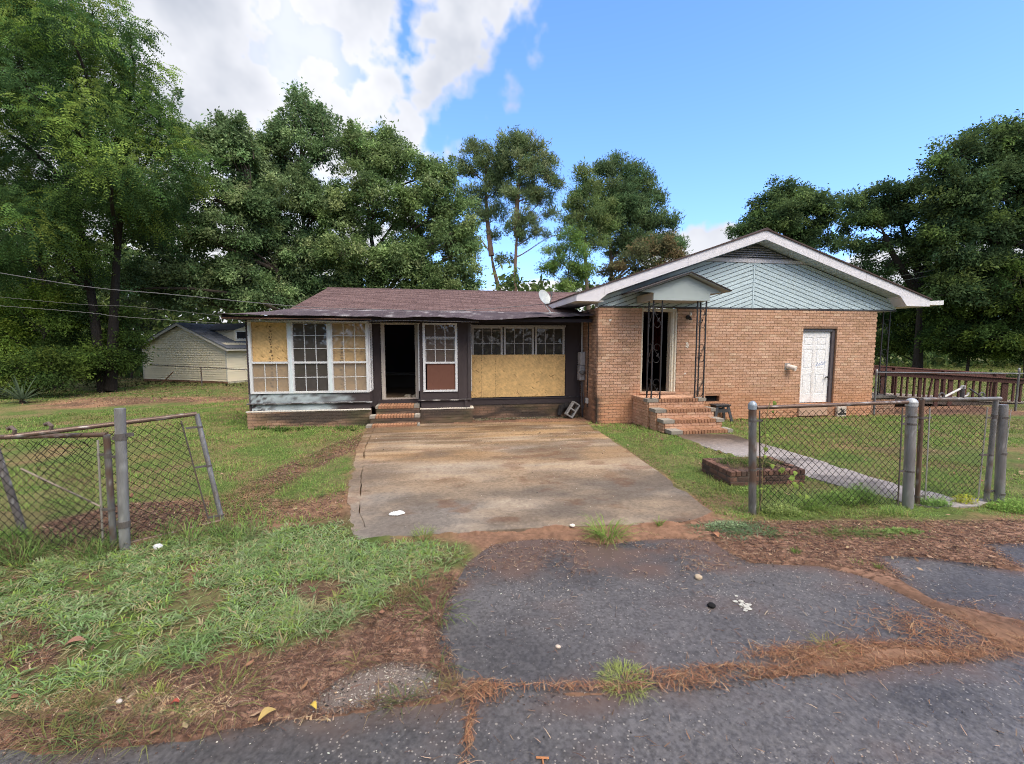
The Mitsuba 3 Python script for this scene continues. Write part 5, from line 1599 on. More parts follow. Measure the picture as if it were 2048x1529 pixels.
P_LAWN_L = [(-8.34,3.67),(-4.63,3.83),(-3.72,4.03),(-3.04,4.44),(-2.25,4.52),(-1.82,4.65),(-2.03,5.27),(-2.29,6.08),(-2.83,7.86),(-3.35,10.17),(-6.24,10.36),(-11.1,18.55),(-13.58,20.38),(-16.84,20.38),(-17.62,16.68),(-21.22,15.15),(-30.29,11.87)]
P_LAWN_R = [(1.74,10.63),(1.86,9.19),(2.09,7.67),(2.22,6.03),(2.28,4.79),(2.56,4.58),(4.23,4.65),(5.66,4.72),(8.84,4.79),(18.78,10.36),(13.95,11.87),(9.88,11.7),(5.49,11.22),(2.69,10.36)]
LAWN = [Polygon(P_LAWN_L), Polygon(P_LAWN_R)]
P_BARE = [Polygon(q) for q in ([(-3.55,5.2),(-3.58,6.66),(-3.35,8.7),(-3.17,9.3),(-2.81,7.86),(-3.06,6.37),(-3.04,5.27),(-2.57,5.19),(-2.16,5.55),(-1.82,4.71),(-2.28,4.58),(-2.76,4.49),(-3.06,4.47)],
                               [(-14.36,13),(-16.53,16.35),(-16.05,19.42),(-12.32,21.43),(-8.74,15.15),(-9.93,14.36),(-11.7,14.11),(-12.57,13)],
                               [(-4.08,2.78),(-3.37,2.93),(-2.94,2.74),(-2.72,2.47),(-2.89,2.33),(-3.33,2.24)],
                               [(-1.81,3.28),(-1.4,3.42),(-1.22,3.17),(-1.54,3.05)],
                               [(-4.97,4.39),(-4.61,5.1),(-3.66,5.19),(-3.22,4.54),(-3.78,4.1),(-4.39,3.95)])]
P_STRAW = [Polygon(q).buffer(0) for q in ([(1.71,2.45),(1.96,2.65),(2.31,2.68),(2.55,2.64),(2.94,2.61),(3.14,2.55),(3.99,2.6),(4.63,3.05),(3.55,2.9),(3.24,3.11),(3.28,3.35),(2.97,3.5),(2.67,3.67),(1.98,3.67),(1.96,4.1),(1.99,4.52),(2.56,4.58),(4.17,4.58),(7.5,4.65),(6.4,3.95),(4.14,3.58),(3.58,3.67),(3.43,3.08),(3.15,2.69),(2.64,2.5),(1.97,2.41)],
                                [(-2.41,1.92),(-2.59,2.07),(-2.32,2.18),(-2.08,2.37),(-1.43,2.56),(-1.09,2.82),(-0.85,3.17),(-0.51,3.5),(-0.37,3.28),(-0.41,2.74),(-0.26,2.26),(-0.69,2.15),(-1.3,2.03),(-1.71,1.93)])]
P_STRAW = [max(getattr(q, 'geoms', [q]), key=lambda g: g.area) for q in P_STRAW]
ASPH = [max(getattr(q.buffer(0), 'geoms', [q.buffer(0)]), key=lambda g: g.area) for q in ASPH]


def inside(polys, P):
    out = np.zeros(len(P), bool)
    for q in polys:
        out |= contains_xy(q, P[:, 0], P[:, 1])
    return out


def signed(polys, P, reach=0.5):
    """Distance to the polygons' outline, positive inside."""
    import shapely
    pts = shapely.points(P)
    d = np.full(len(P), 9.0)
    s = np.zeros(len(P), bool)
    for q in polys:
        d = np.minimum(d, shapely.distance(q.exterior, pts))
        s |= contains_xy(q, P[:, 0], P[:, 1])
    return np.where(s, d, -d)


def axis_steps(lo, hi, a, b, fine, grow=1.35):
    x = list(np.arange(a, b + 1e-9, fine))
    s = fine
    while x[-1] < hi:
        s *= grow
        x.append(x[-1] + s)
    s = fine
    while x[0] > lo:
        s *= grow
        x.insert(0, x[0] - s)
    return np.array(x)


gx = axis_steps(-700, 700, -3.2, 4.4, 0.035, 1.08)
gy = axis_steps(-300, 900, 1.9, 4.9, 0.035, 1.08)
X, Y = np.meshgrid(gx, gy, indexing='ij')
P = np.stack([X.ravel(), Y.ravel()], 1)
near = (np.abs(P[:, 0]) < 15) & (P[:, 1] < 16) & (P[:, 1] > -10)
n1 = meshkit.fbm(np.stack([P[:, 0] * 2.3, P[:, 1] * 2.3, 0 * P[:, 0]], 1), 4, 1) - 0.5
n2 = meshkit.fbm(np.stack([P[:, 0] * 9, P[:, 1] * 9, 0 * P[:, 0]], 1), 3, 2) - 0.5
ex = np.full(len(P), -9.0)
ex[near] = signed(ASPH, P[near])
hz = 0.012 + 0.02 * n1 + 0.018 * n2
k = np.clip((ex + 0.018 + 0.07 * n1 + 0.07 * n2) / 0.04, -1, 1)
hz = np.where(ex > -0.5, np.minimum(hz + 0.006, 0.004 - 0.016 * k + 0.012 * n2), hz)
hard = np.zeros(len(P))
dd = np.full(len(P), -9.0)
dd[near] = signed([DRIVE, WALK], P[near])
creep = 0.036 + 0.10 * n1 + 0.05 * n2 - np.maximum(dd, 0) * 0.55
hz = np.where(dd > 0.16, -0.03, np.where(dd > -0.02, np.minimum(creep, 0.052), np.where(dd > -0.14, np.clip(hz, 0.0, 0.034), hz)))
hz = np.where(P[:, 1] > 16, 0.0, hz)
hz = np.where(inside(HOUSE_P, P), -0.03, hz)
ld = np.full(len(P), 0.4)
ld[near] = np.maximum(signed(LAWN + [VERGE], P[near]), -9)
turf = np.clip(0.5 + (ld + 0.25 * n1 * 2) / 0.25, 0, 1)
bare = np.full(len(P), -9.0)
bare[near] = signed(P_BARE, P[near])
turf = turf * (1 - np.clip(0.5 + (bare + 0.5 * n1) / 0.3, 0, 0.9))
turf = np.where(near, turf * np.clip(0.9 + 2.2 * n1, 0.25, 1), np.clip(0.85 + 0.8 * n1, 0.2, 1))
st = np.full(len(P), -9.0)
st[near] = signed(P_STRAW, P[near])
straw = np.clip(0.6 + (st + 0.4 * n1) / 0.4, 0, 1)
ni, nj = len(gx), len(gy)
I, J = np.meshgrid(np.arange(ni - 1), np.arange(nj - 1), indexing='ij')
gq = np.stack([I * nj + J, (I + 1) * nj + J, (I + 1) * nj + J + 1, I * nj + J + 1], -1).reshape(-1, 4)
scene['ground'] = mikit.ply((np.column_stack([P, hz]), gq), 'mat_ground', True, uv=np.stack([turf, straw], 1))
note('ground', 'red clay and thin turf ground around the house', kind='structure')

# asphalt: one sheet under the straw, its uv.x says how pale and worn it is
ax_ = np.concatenate([np.linspace(-14, -4, 8)[:-1], np.arange(-4, 7, 0.1), np.linspace(7, 14, 8)])
ay_ = np.concatenate([np.linspace(-9, 1.5, 8)[:-1], np.arange(1.5, 5.2, 0.1)])
X, Y = np.meshgrid(ax_, ay_, indexing='ij')
A = np.stack([X.ravel(), Y.ravel()], 1)
ni, nj = len(ax_), len(ay_)
I, J = np.meshgrid(np.arange(ni - 1), np.arange(nj - 1), indexing='ij')
gq = np.stack([I * nj + J, (I + 1) * nj + J, (I + 1) * nj + J + 1, I * nj + J + 1], -1).reshape(-1, 4)
worn = np.clip(0.6 + signed([ASPH[4]], A) / 0.12, 0, 1) * 0.8
rim = signed(ASPH[:4], A)
dust = np.clip(0.6 + signed([Polygon(P_DUST)], A) / 0.25, 0, 1) + np.clip(1 - rim / 0.16, 0, 1) * 0.9
az_ = 0.006 * (meshkit.fbm(np.stack([A[:, 0] * 2, A[:, 1] * 2, 0 * A[:, 0]], 1), 3, 4) - 0.5)
m_ = np.column_stack([A, az_])
pb = Polygon([(-14, -9), (14, -9), (14, 5), (-14, 5)])
cen = m_[gq].mean(1)
inside_any = signed(ASPH, cen[:, :2]) > -0.45
scene['road'] = mikit.ply((m_, gq[inside_any]), 'mat_asphalt', True, uv=np.stack([worn, np.clip(dust, 0, 1)], 1))
note('road', 'worn dark asphalt road and apron in the foreground', kind='structure')


def slab(poly, z0, z1, key, mat, rag=0.012, seed=0):
    """A paving slab with slightly ragged edges, its top as one face."""
    import shapely
    ring = np.array(shapely.segmentize(poly, 0.06).exterior.coords)[:-1]
    n = meshkit.fbm(np.column_stack([ring * 5, ring[:, :1] * 0 + seed]), 4, seed) - 0.5
    c = ring.mean(0)
    nrm = np.roll(ring, -1, 0) - np.roll(ring, 1, 0)
    nrm = np.stack([nrm[:, 1], -nrm[:, 0]], 1) / (np.linalg.norm(nrm, axis=1, keepdims=True) + 1e-9)
    ring = ring + nrm * n[:, None] * rag * 4
    pg = Polygon(ring).buffer(0)
    pg = max(getattr(pg, 'geoms', [pg]), key=lambda q: q.area)
    m = trimesh.creation.extrude_polygon(pg, z1 - z0, engine='earcut')
    m.apply_translation([0, 0, z0])
    scene[key] = mikit.ply(m, mat)
    return key


# the drive is cast as a wide slab and a narrow edge strip, with an open joint between
left_line = np.array(P_DRIVE[:5])
strip_w = 0.16
js = Polygon(list(map(tuple, left_line)) + [tuple(q + [strip_w, 0.0]) for q in left_line[::-1]])
big = DRIVE.difference(js.buffer(0.006))
big = max(getattr(big, 'geoms', [big]), key=lambda q: q.area)
slab(big, -0.08, 0.035, 'driveway', 'mat_drive', seed=3)
note('driveway', 'stained concrete driveway slab leading to the sunroom', kind='structure')
slab(js.intersection(DRIVE).buffer(-0.004), -0.08, 0.028, 'driveway_edge', 'mat_drive', seed=5)
note('driveway_edge', 'narrow concrete strip along the left side of the driveway', kind='structure')
slab(WALK, -0.08, 0.030, 'path', 'mat_walk', seed=6)
note('path', 'concrete walk from the porch steps to the walk gate', kind='structure')

# ================================================================ grass
def blades(P, h, w, lean, colors, rng, seg=2, face=None, curl=0.5):
    """One strip of faces per blade; returns vertices, triangles, colours."""
    n = len(P)
    az = rng.uniform(0, 2 * PI, n) if face is None else face
    d = np.stack([np.cos(az), np.sin(az), 0 * az], 1)
    s = np.stack([-np.sin(az), np.cos(az), 0 * az], 1) * w[:, None] / 2
    up = np.array([0, 0, 1.0])
    rows = []
    for i in range(seg):
        t = i / seg
        c = P + up * (h * (t - curl * lean * t * t * 0.6))[:, None] + d * (h * lean * (t * 0.55 + t * t * 0.6))[:, None]
        k = 1 - 0.35 * t
        rows += [c - s * k, c + s * k]
    t = 1.0
    tip = P + up * (h * (t - curl * lean * 0.6 - 0.12 * lean * lean))[:, None] + d * (h * lean * 1.15)[:, None]
    rows.append(tip)
    V = np.stack(rows, 1)
    m = V.shape[1]
    f = []
    for i in range(seg - 1):
        a = 2 * i
        f += [(a, a + 1, a + 3), (a, a + 3, a + 2)]
    f.append((m - 3, m - 2, m - 1))
    F = (np.array(f)[None] + (np.arange(n) * m)[:, None, None]).reshape(-1, 3)
    g = np.linspace(0.75, 1.12, m)[None, :, None]
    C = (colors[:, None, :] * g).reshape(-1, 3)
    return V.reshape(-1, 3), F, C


def sample(poly, n, rng):
    x0, y0, x1, y1 = poly.bounds
    Q = rng.uniform((x0, y0), (x1, y1), (n, 2))
    return Q[contains_xy(poly, Q[:, 0], Q[:, 1])]


def nz(P, s, seed, o=4):
    return meshkit.fbm(np.stack([P[:, 0] * s, P[:, 1] * s, 0 * P[:, 0]], 1), o, seed)


def tone(rng, n, cols, p=None, var=0.22):
    cols = np.array(cols)
    return cols[rng.choice(len(cols), n, p=p)] * (1 + var * (rng.uniform(-1, 1, (n, 1)))) * (1 + 0.06 * rng.uniform(-1, 1, (n, 3)))


def put_stuff(key, parts, label, cat, mat=LEAF):
    V, F, C, o = [], [], [], 0
    for v, f, c in parts:
        V.append(v)
        F.append(f + o)
        C.append(c)
        o += len(v)
    scene[key] = mikit.ply((np.vstack(V), np.vstack(F)), mat, False, color=np.clip(np.vstack(C), 0.004, 0.9))
    note(key, label, cat, kind='stuff')


BLOCK = [DRIVE.buffer(0.02), WALK.buffer(0.0), PLANT] + HOUSE_P + [ASPH[0], ASPH[1]]
rg = np.random.default_rng(5)
GREENS = [(0.25, 0.385, 0.095), (0.20, 0.33, 0.085), (0.32, 0.425, 0.115), (0.38, 0.35, 0.16), (0.14, 0.245, 0.075)]
parts = []
# mown lawn: density and blade size by distance
for poly, dens in ((LAWN[0], 1.0), (LAWN[1], 1.0)):
    for (r0, r1, per, h, w, sg) in ((3.0, 6.5, 1900, 0.055, 0.007, 2), (6.5, 10.0, 1200, 0.058, 0.011, 1), (10.0, 17.0, 600, 0.062, 0.018, 1), (17.0, 30.0, 110, 0.075, 0.035, 1)):
        x0, y0, x1, y1 = poly.bounds
        bb_ = poly.intersection(Polygon([(-30, r0 * 0.9 - 1), (30, r0 * 0.9 - 1), (30, r1 + 1), (-30, r1 + 1)]))
        if bb_.is_empty:
            continue
        bx = bb_.bounds
        n = min(int((bx[2] - bx[0]) * (bx[3] - bx[1]) * per), 330000)
        Q = sample(bb_ if bb_.geom_type == 'Polygon' else bb_.convex_hull, n, rg)
        r = np.hypot(Q[:, 0], Q[:, 1])
        keep = (r >= r0) & (r < r1) & (np.abs(Q[:, 0]) < Q[:, 1] * 1.25 + 0.6) & ~inside(BLOCK, Q)
        a = nz(Q, 1.1, 3)
        b = nz(Q, 3.7, 6)
        keep &= rg.uniform(0, 1, len(Q)) < np.clip(2.0 * (a * 0.5 + b * 0.5) - 0.1, 0.15, 1)
        keep &= ~(inside(P_BARE[:2] + P_BARE[4:], Q) & (rg.uniform(0, 1, len(Q)) > np.where(inside(P_BARE[:1], Q), 0.10 + 0.6 * np.clip((nz(Q, 2.0, 55) - 0.46) * 6, 0, 1), 0.2)))
        Q, a, b = Q[keep], a[keep], b[keep]
        c = tone(rg, len(Q), GREENS, (0.32, 0.28, 0.2, 0.12, 0.08))
        dry = np.clip((nz(Q, 0.55, 9) - 0.52) * 5, 0, 1)[:, None]
        c = c * (1 - dry * 0.5) + np.array((0.20, 0.165, 0.075)) * dry * 0.5
        hh = h * rg.uniform(0.55, 1.35, len(Q)) * (0.35 + 1.4 * b)
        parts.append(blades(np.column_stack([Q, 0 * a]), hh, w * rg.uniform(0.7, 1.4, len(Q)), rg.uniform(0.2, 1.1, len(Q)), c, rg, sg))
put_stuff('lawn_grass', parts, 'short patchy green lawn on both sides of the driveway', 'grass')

# field beyond the ramp and far lawn
parts = []
for (x0, x1, y0, y1, n) in ((9, 60, 14.5, 45, 26000), (-40, -8, 14, 30, 9000)):
    Q = rg.uniform((x0, y0), (x1, y1), (n, 2))
    Q = Q[~inside(HOUSE_P + LAWN, Q)]
    Q = Q[np.abs(Q[:, 0]) < Q[:, 1] * 1.3]
    c = tone(rg, len(Q), [(0.17, 0.24, 0.05), (0.21, 0.26, 0.07), (0.14, 0.20, 0.045)] if x0 > 0 else [(0.07, 0.09, 0.03), (0.10, 0.075, 0.045), (0.05, 0.07, 0.025)])
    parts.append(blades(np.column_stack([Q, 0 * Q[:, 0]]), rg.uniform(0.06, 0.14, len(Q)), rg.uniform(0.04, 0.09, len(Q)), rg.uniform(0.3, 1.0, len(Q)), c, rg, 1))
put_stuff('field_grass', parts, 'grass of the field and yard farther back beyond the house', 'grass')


# coarse low grass of the verge: tufts of broad, arching blades
def tuft_blades(C, n, length, width, rng, cols, spread=0.05, flat=(0.8, 1.5), seg=3, p=None, colvar=0.2):
    m = len(C) * n
    base = np.repeat(C, n, axis=0)
    az = rng.uniform(0, 2 * PI, m)
    off = rng.uniform(0, 1, m) ** 0.7 * spread
    B = base + np.stack([np.cos(az) * off, np.sin(az) * off, 0 * az], 1)
    az2 = az + rng.normal(0, 0.5, m)
    tc = np.repeat(tone(rng, len(C), cols, p, 0.18), n, axis=0) * (1 + colvar * rng.uniform(-1, 1, (m, 1)))
    L = length * rng.uniform(0.5, 1.25, m)
    return blades(B, L, width * rng.uniform(0.6, 1.3, m), rng.uniform(*flat, m), tc, rng, seg, az2, 0.75)


Q = sample(VERGE, 16000, rg)
a, b = nz(Q, 1.5, 13), nz(Q, 5.0, 14)
dist = signed([VERGE], Q)
keep = (rg.uniform(0, 1, len(Q)) < np.clip(3.0 * (0.45 * a + 0.55 * b) - 0.93, 0.01, 0.9) * np.clip(dist / 0.40 + 0.12, 0, 1)) & ~inside(BLOCK + ASPH, Q) & ~(inside(P_BARE, Q) & (rg.uniform(0, 1, len(Q)) > 0.12))
keep &= np.hypot(Q[:, 0], Q[:, 1]) > 1.2
Q, a = Q[keep], a[keep]
VG = [(0.27, 0.38, 0.165), (0.21, 0.33, 0.12), (0.36, 0.44, 0.24), (0.29, 0.40, 0.10), (0.44, 0.39, 0.22), (0.15, 0.24, 0.085)]
Q3 = np.column_stack([Q, 0.012 + 0 * a])
far = np.hypot(Q[:, 0], Q[:, 1]) > 3.4
parts = [tuft_blades(Q3[~far], 14, 0.085, 0.0056, rg, VG, 0.045, (0.7, 1.5), 3, (0.24, 0.22, 0.17, 0.15, 0.13, 0.09)), tuft_blades(Q3[far], 9, 0.075, 0.009, rg, VG, 0.045, (0.6, 1.5), 2, (0.24, 0.22, 0.17, 0.15, 0.13, 0.09))]
# sparse dry grass towards the straw
Qd = np.vstack([sample(P_STRAW[1], 700, rg), sample(P_BARE[0], 420, rg), sample(P_BARE[2], 120, rg)])
Qd = Qd[~inside(BLOCK + ASPH, Qd)]
Qd = Qd[nz(Qd, 2.2, 17) > 0.50]
parts.append(tuft_blades(np.column_stack([Qd, 0.012 + 0 * Qd[:, 0]]), 14, 0.10, 0.0045, rg, [(0.24, 0.24, 0.085), (0.19, 0.22, 0.08), (0.28, 0.22, 0.11), (0.13, 0.18, 0.07)], 0.05, (0.7, 1.6), 2))
put_stuff('verge_grass', parts, 'coarse blue-green grass spreading over the red dirt in the left foreground', 'grass')

# taller weeds along the foot of the right fence
parts = []
Q = np.column_stack([rg.uniform(2.3, 8.2, 5200), rg.normal(0, 0.17, 5200)])
Q[:, 1] += 4.68 + (Q[:, 0] - 2.7) * 0.075
a = nz(Q, 2.0, 23)
Q = Q[(a > 0.455) & ~inside([WALK.buffer(0.03), PLANT, DRIVE.buffer(0.1)], Q)]
hgt = 0.03 + 0.17 * np.clip((nz(Q, 1.5, 29) - 0.42) * 4.0, 0, 1)
c = tone(rg, len(Q) * 5, [(0.33, 0.48, 0.13), (0.27, 0.41, 0.12), (0.40, 0.50, 0.16), (0.28, 0.38, 0.18)])
B = np.repeat(Q, 5, axis=0) + rg.normal(0, 0.02, (len(Q) * 5, 2))
parts.append(blades(np.column_stack([B, 0 * B[:, 0]]), np.repeat(hgt, 5) * rg.uniform(0.6, 1.3, len(B)), rg.uniform(0.0025, 0.006, len(B)), rg.uniform(0.1, 1.1, len(B)), c, rg, 2))
# greyish low weeds right of the drive corner
Qw = np.column_stack([rg.normal(2.35, 0.22, 70), rg.normal(4.35, 0.09, 70)])
parts.append(tuft_blades(np.column_stack([Qw, 0 * Qw[:, 0]]), 14, 0.08, 0.009, rg, [(0.17, 0.24, 0.14), (0.13, 0.2, 0.09)], 0.04, (0.6, 1.4), 2))
Qw = np.column_stack([rg.normal(3.55, 0.25, 90), rg.normal(4.25, 0.07, 90)])
parts.append(tuft_blades(np.column_stack([Qw, 0 * Qw[:, 0]]), 14, 0.07, 0.006, rg, [(0.16, 0.22, 0.07), (0.18, 0.24, 0.10)], 0.04, (0.5, 1.3), 2))
# weeds along the sunroom foundation and the left gates, on the planter
Qf = np.array([hb(u, v) for u, v in zip(rg.uniform(-8.1, -5.4, 150), rg.normal(0.42, 0.14, 150))])
Qf = Qf[nz(Qf, 2.4, 31) > 0.47]
parts.append(tuft_blades(np.column_stack([Qf, 0 * Qf[:, 0]]), 14, 0.14, 0.02, rg, [(0.10, 0.16, 0.045), (0.13, 0.19, 0.06)], 0.07, (0.3, 1.2), 2))
Qg = np.column_stack([rg.uniform(-4.9, -3.6, 170), rg.normal(3.84, 0.13, 170)])
Qg = Qg[nz(Qg, 2.2, 51) > 0.42]
Qg = np.vstack([Qg, np.column_stack([rg.uniform(-3.5, -2.5, 50), rg.normal(4.2, 0.12, 50)])])
parts.append(tuft_blades(np.column_stack([Qg, 0 * Qg[:, 0]]), 10, 0.19, 0.008, rg, [(0.20, 0.32, 0.09), (0.15, 0.24, 0.08), (0.26, 0.32, 0.12), (0.17, 0.13, 0.08)], 0.06, (0.25, 1.0), 3))
pq = planter_world(np.column_stack([rg.uniform(0.12, LNG - 0.12, 90), rg.uniform(0.15, DEP - 0.1, 90), np.full(90, PH + 0.0)]))
pq = pq[nz(pq[:, :2], 2.6, 35) > 0.46]
parts.append(tuft_blades(pq, 14, 0.10, 0.005, rg, [(0.14, 0.20, 0.06), (0.22, 0.22, 0.09), (0.10, 0.17, 0.05)], 0.05, (0.3, 1.0), 2))
for (x, y, rx, ry, h, n, col) in ((*(3.01,4.79), 0.20, 0.12, 0.16, 900, (0.40, 0.50, 0.18)), (*(3.83,5.07), 0.26, 0.12, 0.20, 1500, (0.33, 0.49, 0.14)), (*(4.21,5.19), 0.18, 0.12, 0.22, 1000, (0.30, 0.46, 0.14)), (*(3.44,4.94), 0.16, 0.10, 0.13, 700, (0.36, 0.52, 0.15)),
                              (*(4.96,5.02), 0.16, 0.10, 0.14, 800, (0.30, 0.47, 0.15)), (*(5.4,5.1), 0.14, 0.08, 0.13, 350, (0.52, 0.55, 0.10)), (*(5.78,4.91), 0.30, 0.14, 0.13, 1100, (0.32, 0.50, 0.13)), (*(3.91,4.29), 0.22, 0.06, 0.05, 700, (0.30, 0.42, 0.14)), (*(2.21,4.42), 0.22, 0.07, 0.07, 700, (0.36, 0.46, 0.27)),
                              (*(3.08,5.55), 0.14, 0.12, 0.06, 300, (0.34, 0.48, 0.14)), (*(-4.68,4), 0.22, 0.10, 0.22, 420, (0.25, 0.42, 0.10))):
    a, q = rg.uniform(0, 2 * PI, n), rg.uniform(0, 1, n) ** 0.5
    t = rg.uniform(0, 1, n)
    lump = 0.45 + 0.9 * nz(np.column_stack([x + rx * q * np.cos(a), y + ry * q * np.sin(a)]), 5.0, 81)
    Pw = np.column_stack([x + rx * q * np.cos(a), y + ry * q * np.sin(a), h * lump * t ** 0.7 * (1 - 0.6 * q ** 2) + 0.01])
    cw = tone(rg, n, [col, tuple(0.75 * np.array(col))], None, 0.28)
    thin = rg.uniform(0, 1, n) < 0.45
    v, f, c = blades(Pw[thin] * [1, 1, 0.25], h * rg.uniform(0.5, 1.2, thin.sum()), rg.uniform(0.002, 0.005, thin.sum()), rg.uniform(0.1, 0.9, thin.sum()), cw[thin], rg, 2)
    parts.append((v, f, c))
    Pl = Pw[~thin]
    m = len(Pl)
    dw_ = np.column_stack([rg.normal(0, 1, (m, 2)), rg.uniform(-0.2, 0.7, m)])
    dw_ /= np.linalg.norm(dw_, axis=1, keepdims=True)
    nw_ = np.column_stack([rg.normal(0, 0.5, (m, 2)), np.ones(m)])
    sw_ = np.cross(dw_, nw_)
    sw_ /= np.linalg.norm(sw_, axis=1, keepdims=True)
    Lw, mid_ = rg.uniform(0.014, 0.034, (m, 1)), None
    Vw = np.stack([Pl, Pl + dw_ * Lw * 0.5 + sw_ * Lw * 0.3, Pl + dw_ * Lw, Pl + dw_ * Lw * 0.5 - sw_ * Lw * 0.3], 1).reshape(-1, 3)
    Fw = (np.array([(0, 1, 2), (0, 2, 3)])[None] + (np.arange(m) * 4)[:, None, None]).reshape(-1, 3)
    parts.append((Vw, Fw, np.repeat(cw[~thin], 4, axis=0)))
put_stuff('fence_weeds', parts, 'bright green weeds along the fence foot, the planter and the sunroom wall', 'weeds')


# ================================================================ straw, gravel, litter
def slivers(P, L, w, rng, cols, z=0.02, p=None, tilt=0.05):
    n = len(P)
    az = rng.uniform(0, PI, n) if np.ndim(L) == 1 else None
    d = np.stack([np.cos(az), np.sin(az), rng.normal(0, tilt, n)], 1)
    s = np.stack([-np.sin(az), np.cos(az), 0 * az], 1)
    c = np.column_stack([P, z + rng.uniform(0, 0.010, n)])
    a, b = c - d * L[:, None] / 2, c + d * L[:, None] / 2
    bend = np.stack([0 * az, 0 * az, rng.uniform(0, 0.06, n) * L], 1)
    m = (a + b) / 2 + bend + s * (rng.normal(0, 0.06, n) * L)[:, None]
    w = w[:, None]
    V = np.stack([a - s * w / 2, a + s * w / 2, m - s * w / 2, m + s * w / 2, b], 1)
    f = np.array([(0, 1, 3), (0, 3, 2), (2, 3, 4)])
    F = (f[None] + (np.arange(n) * 5)[:, None, None]).reshape(-1, 3)
    C = np.repeat(tone(rng, n, cols, p, 0.35), 5, axis=0)
    return V.reshape(-1, 3), F, C


STRAWC = [(0.17, 0.095, 0.064), (0.115, 0.063, 0.045), (0.27, 0.175, 0.115), (0.07, 0.042, 0.033), (0.22, 0.11, 0.06), (0.40, 0.29, 0.20)]
parts = []
for poly, n, L0 in ((P_STRAW[0], 15000, 0.045), (P_STRAW[1], 16000, 0.042), (P_BARE[0], 5000, 0.07), (P_BARE[2], 1800, 0.07), (P_BARE[4], 4000, 0.08), (VERGE, 9000, 0.06)):
    Q = sample(poly, n * 2, rg)[:n]
    e = signed(ASPH, Q)
    Q = Q[(e < 0.02 + 0.06 * rg.uniform(0, 1, len(Q)) ** 3) & ~inside([DRIVE, WALK], Q)]
    r = np.hypot(Q[:, 0], Q[:, 1])
    L = L0 * rg.uniform(0.4, 1.5, len(Q))
    parts.append(slivers(Q, L, np.maximum(0.0018, 0.0009 * r) * rg.uniform(0.7, 1.6, len(Q)), rg, STRAWC, 0.016, (0.28, 0.26, 0.14, 0.18, 0.10, 0.04)))
gold = np.column_stack([rg.uniform(-3.4, -0.9, 2600), np.zeros(2600)])
gold[:, 1] = 2.06 + 0.10 * (gold[:, 0] + 0.9) * -0.35 + rg.gamma(1.3, 0.07, 2600)
gold = gold[(nz(gold, 2.2, 71) > 0.46) & (signed(ASPH, gold) < 0.06)]
parts.append(slivers(gold, 0.05 * rg.uniform(0.4, 1.7, len(gold)), 0.003 * rg.uniform(0.7, 1.6, len(gold)), rg, [(0.44, 0.31, 0.18), (0.36, 0.24, 0.13), (0.50, 0.39, 0.25)], 0.014))
seam_p = Polygon([(1.27,2.36),(1.71,2.5),(1.98,2.67),(2.31,2.69),(2.57,2.66),(2.76,2.62),(2.97,2.65),(3.52,2.9),(3.19,2.56),(2.82,2.5),(2.4,2.47),(1.96,2.4),(1.65,2.37)]).buffer(0)
seam_p = max(getattr(seam_p, 'geoms', [seam_p]), key=lambda g: g.area)
Q = sample(seam_p, 9000, rg)
parts.append(slivers(Q, rg.uniform(0.03, 0.09, len(Q)), rg.uniform(0.0018, 0.0034, len(Q)), rg, [(0.27, 0.13, 0.07), (0.21, 0.10, 0.055), (0.34, 0.20, 0.12), (0.15, 0.075, 0.048)], 0.008))
# straw heaped on the seam, orange
for cx, cy, sx, sy, n in ((1.78, 2.56, 0.17, 0.042, 500), (2.3, 2.60, 0.18, 0.03, 200), (0.98, 2.37, 0.14, 0.03, 260), (2.8, 2.78, 0.22, 0.13, 700), (0.30, 2.30, 0.45, 0.008, 260), (-0.21, 2.05, 0.006, 0.14, 120), (-0.17, 2.28, 0.06, 0.04, 160), (1.35, 2.44, 0.16, 0.012, 180)):
    Q = np.column_stack([rg.normal(cx, sx, n), rg.normal(cy, sy, n)])
    parts.append(slivers(Q, rg.uniform(0.04, 0.13, n), rg.uniform(0.0022, 0.0042, n), rg, [(0.27, 0.13, 0.07), (0.21, 0.10, 0.055), (0.36, 0.22, 0.13), (0.14, 0.07, 0.045)], 0.012))
Q = sample(Polygon(P_DUST), 2600, rg)
Q = Q[nz(Q, 2.4, 44) > 0.47]
parts.append(slivers(Q, 0.045 * rg.uniform(0.4, 1.6, len(Q)), 0.0035 * rg.uniform(0.7, 1.5, len(Q)), rg, STRAWC, 0.008))
Q = sample(Polygon([(-1.5, 1.8), (4.5, 1.8), (4.5, 4.3), (-1.5, 4.3)]), 900, rg)
parts.append(slivers(Q, 0.05 * rg.uniform(0.4, 1.6, len(Q)), 0.0028 * rg.uniform(0.7, 1.5, len(Q)), rg, STRAWC, 0.006))
put_stuff('pine_straw', parts, 'rust-brown pine straw strewn over dirt and along the asphalt seams', 'pine straw', MAT)


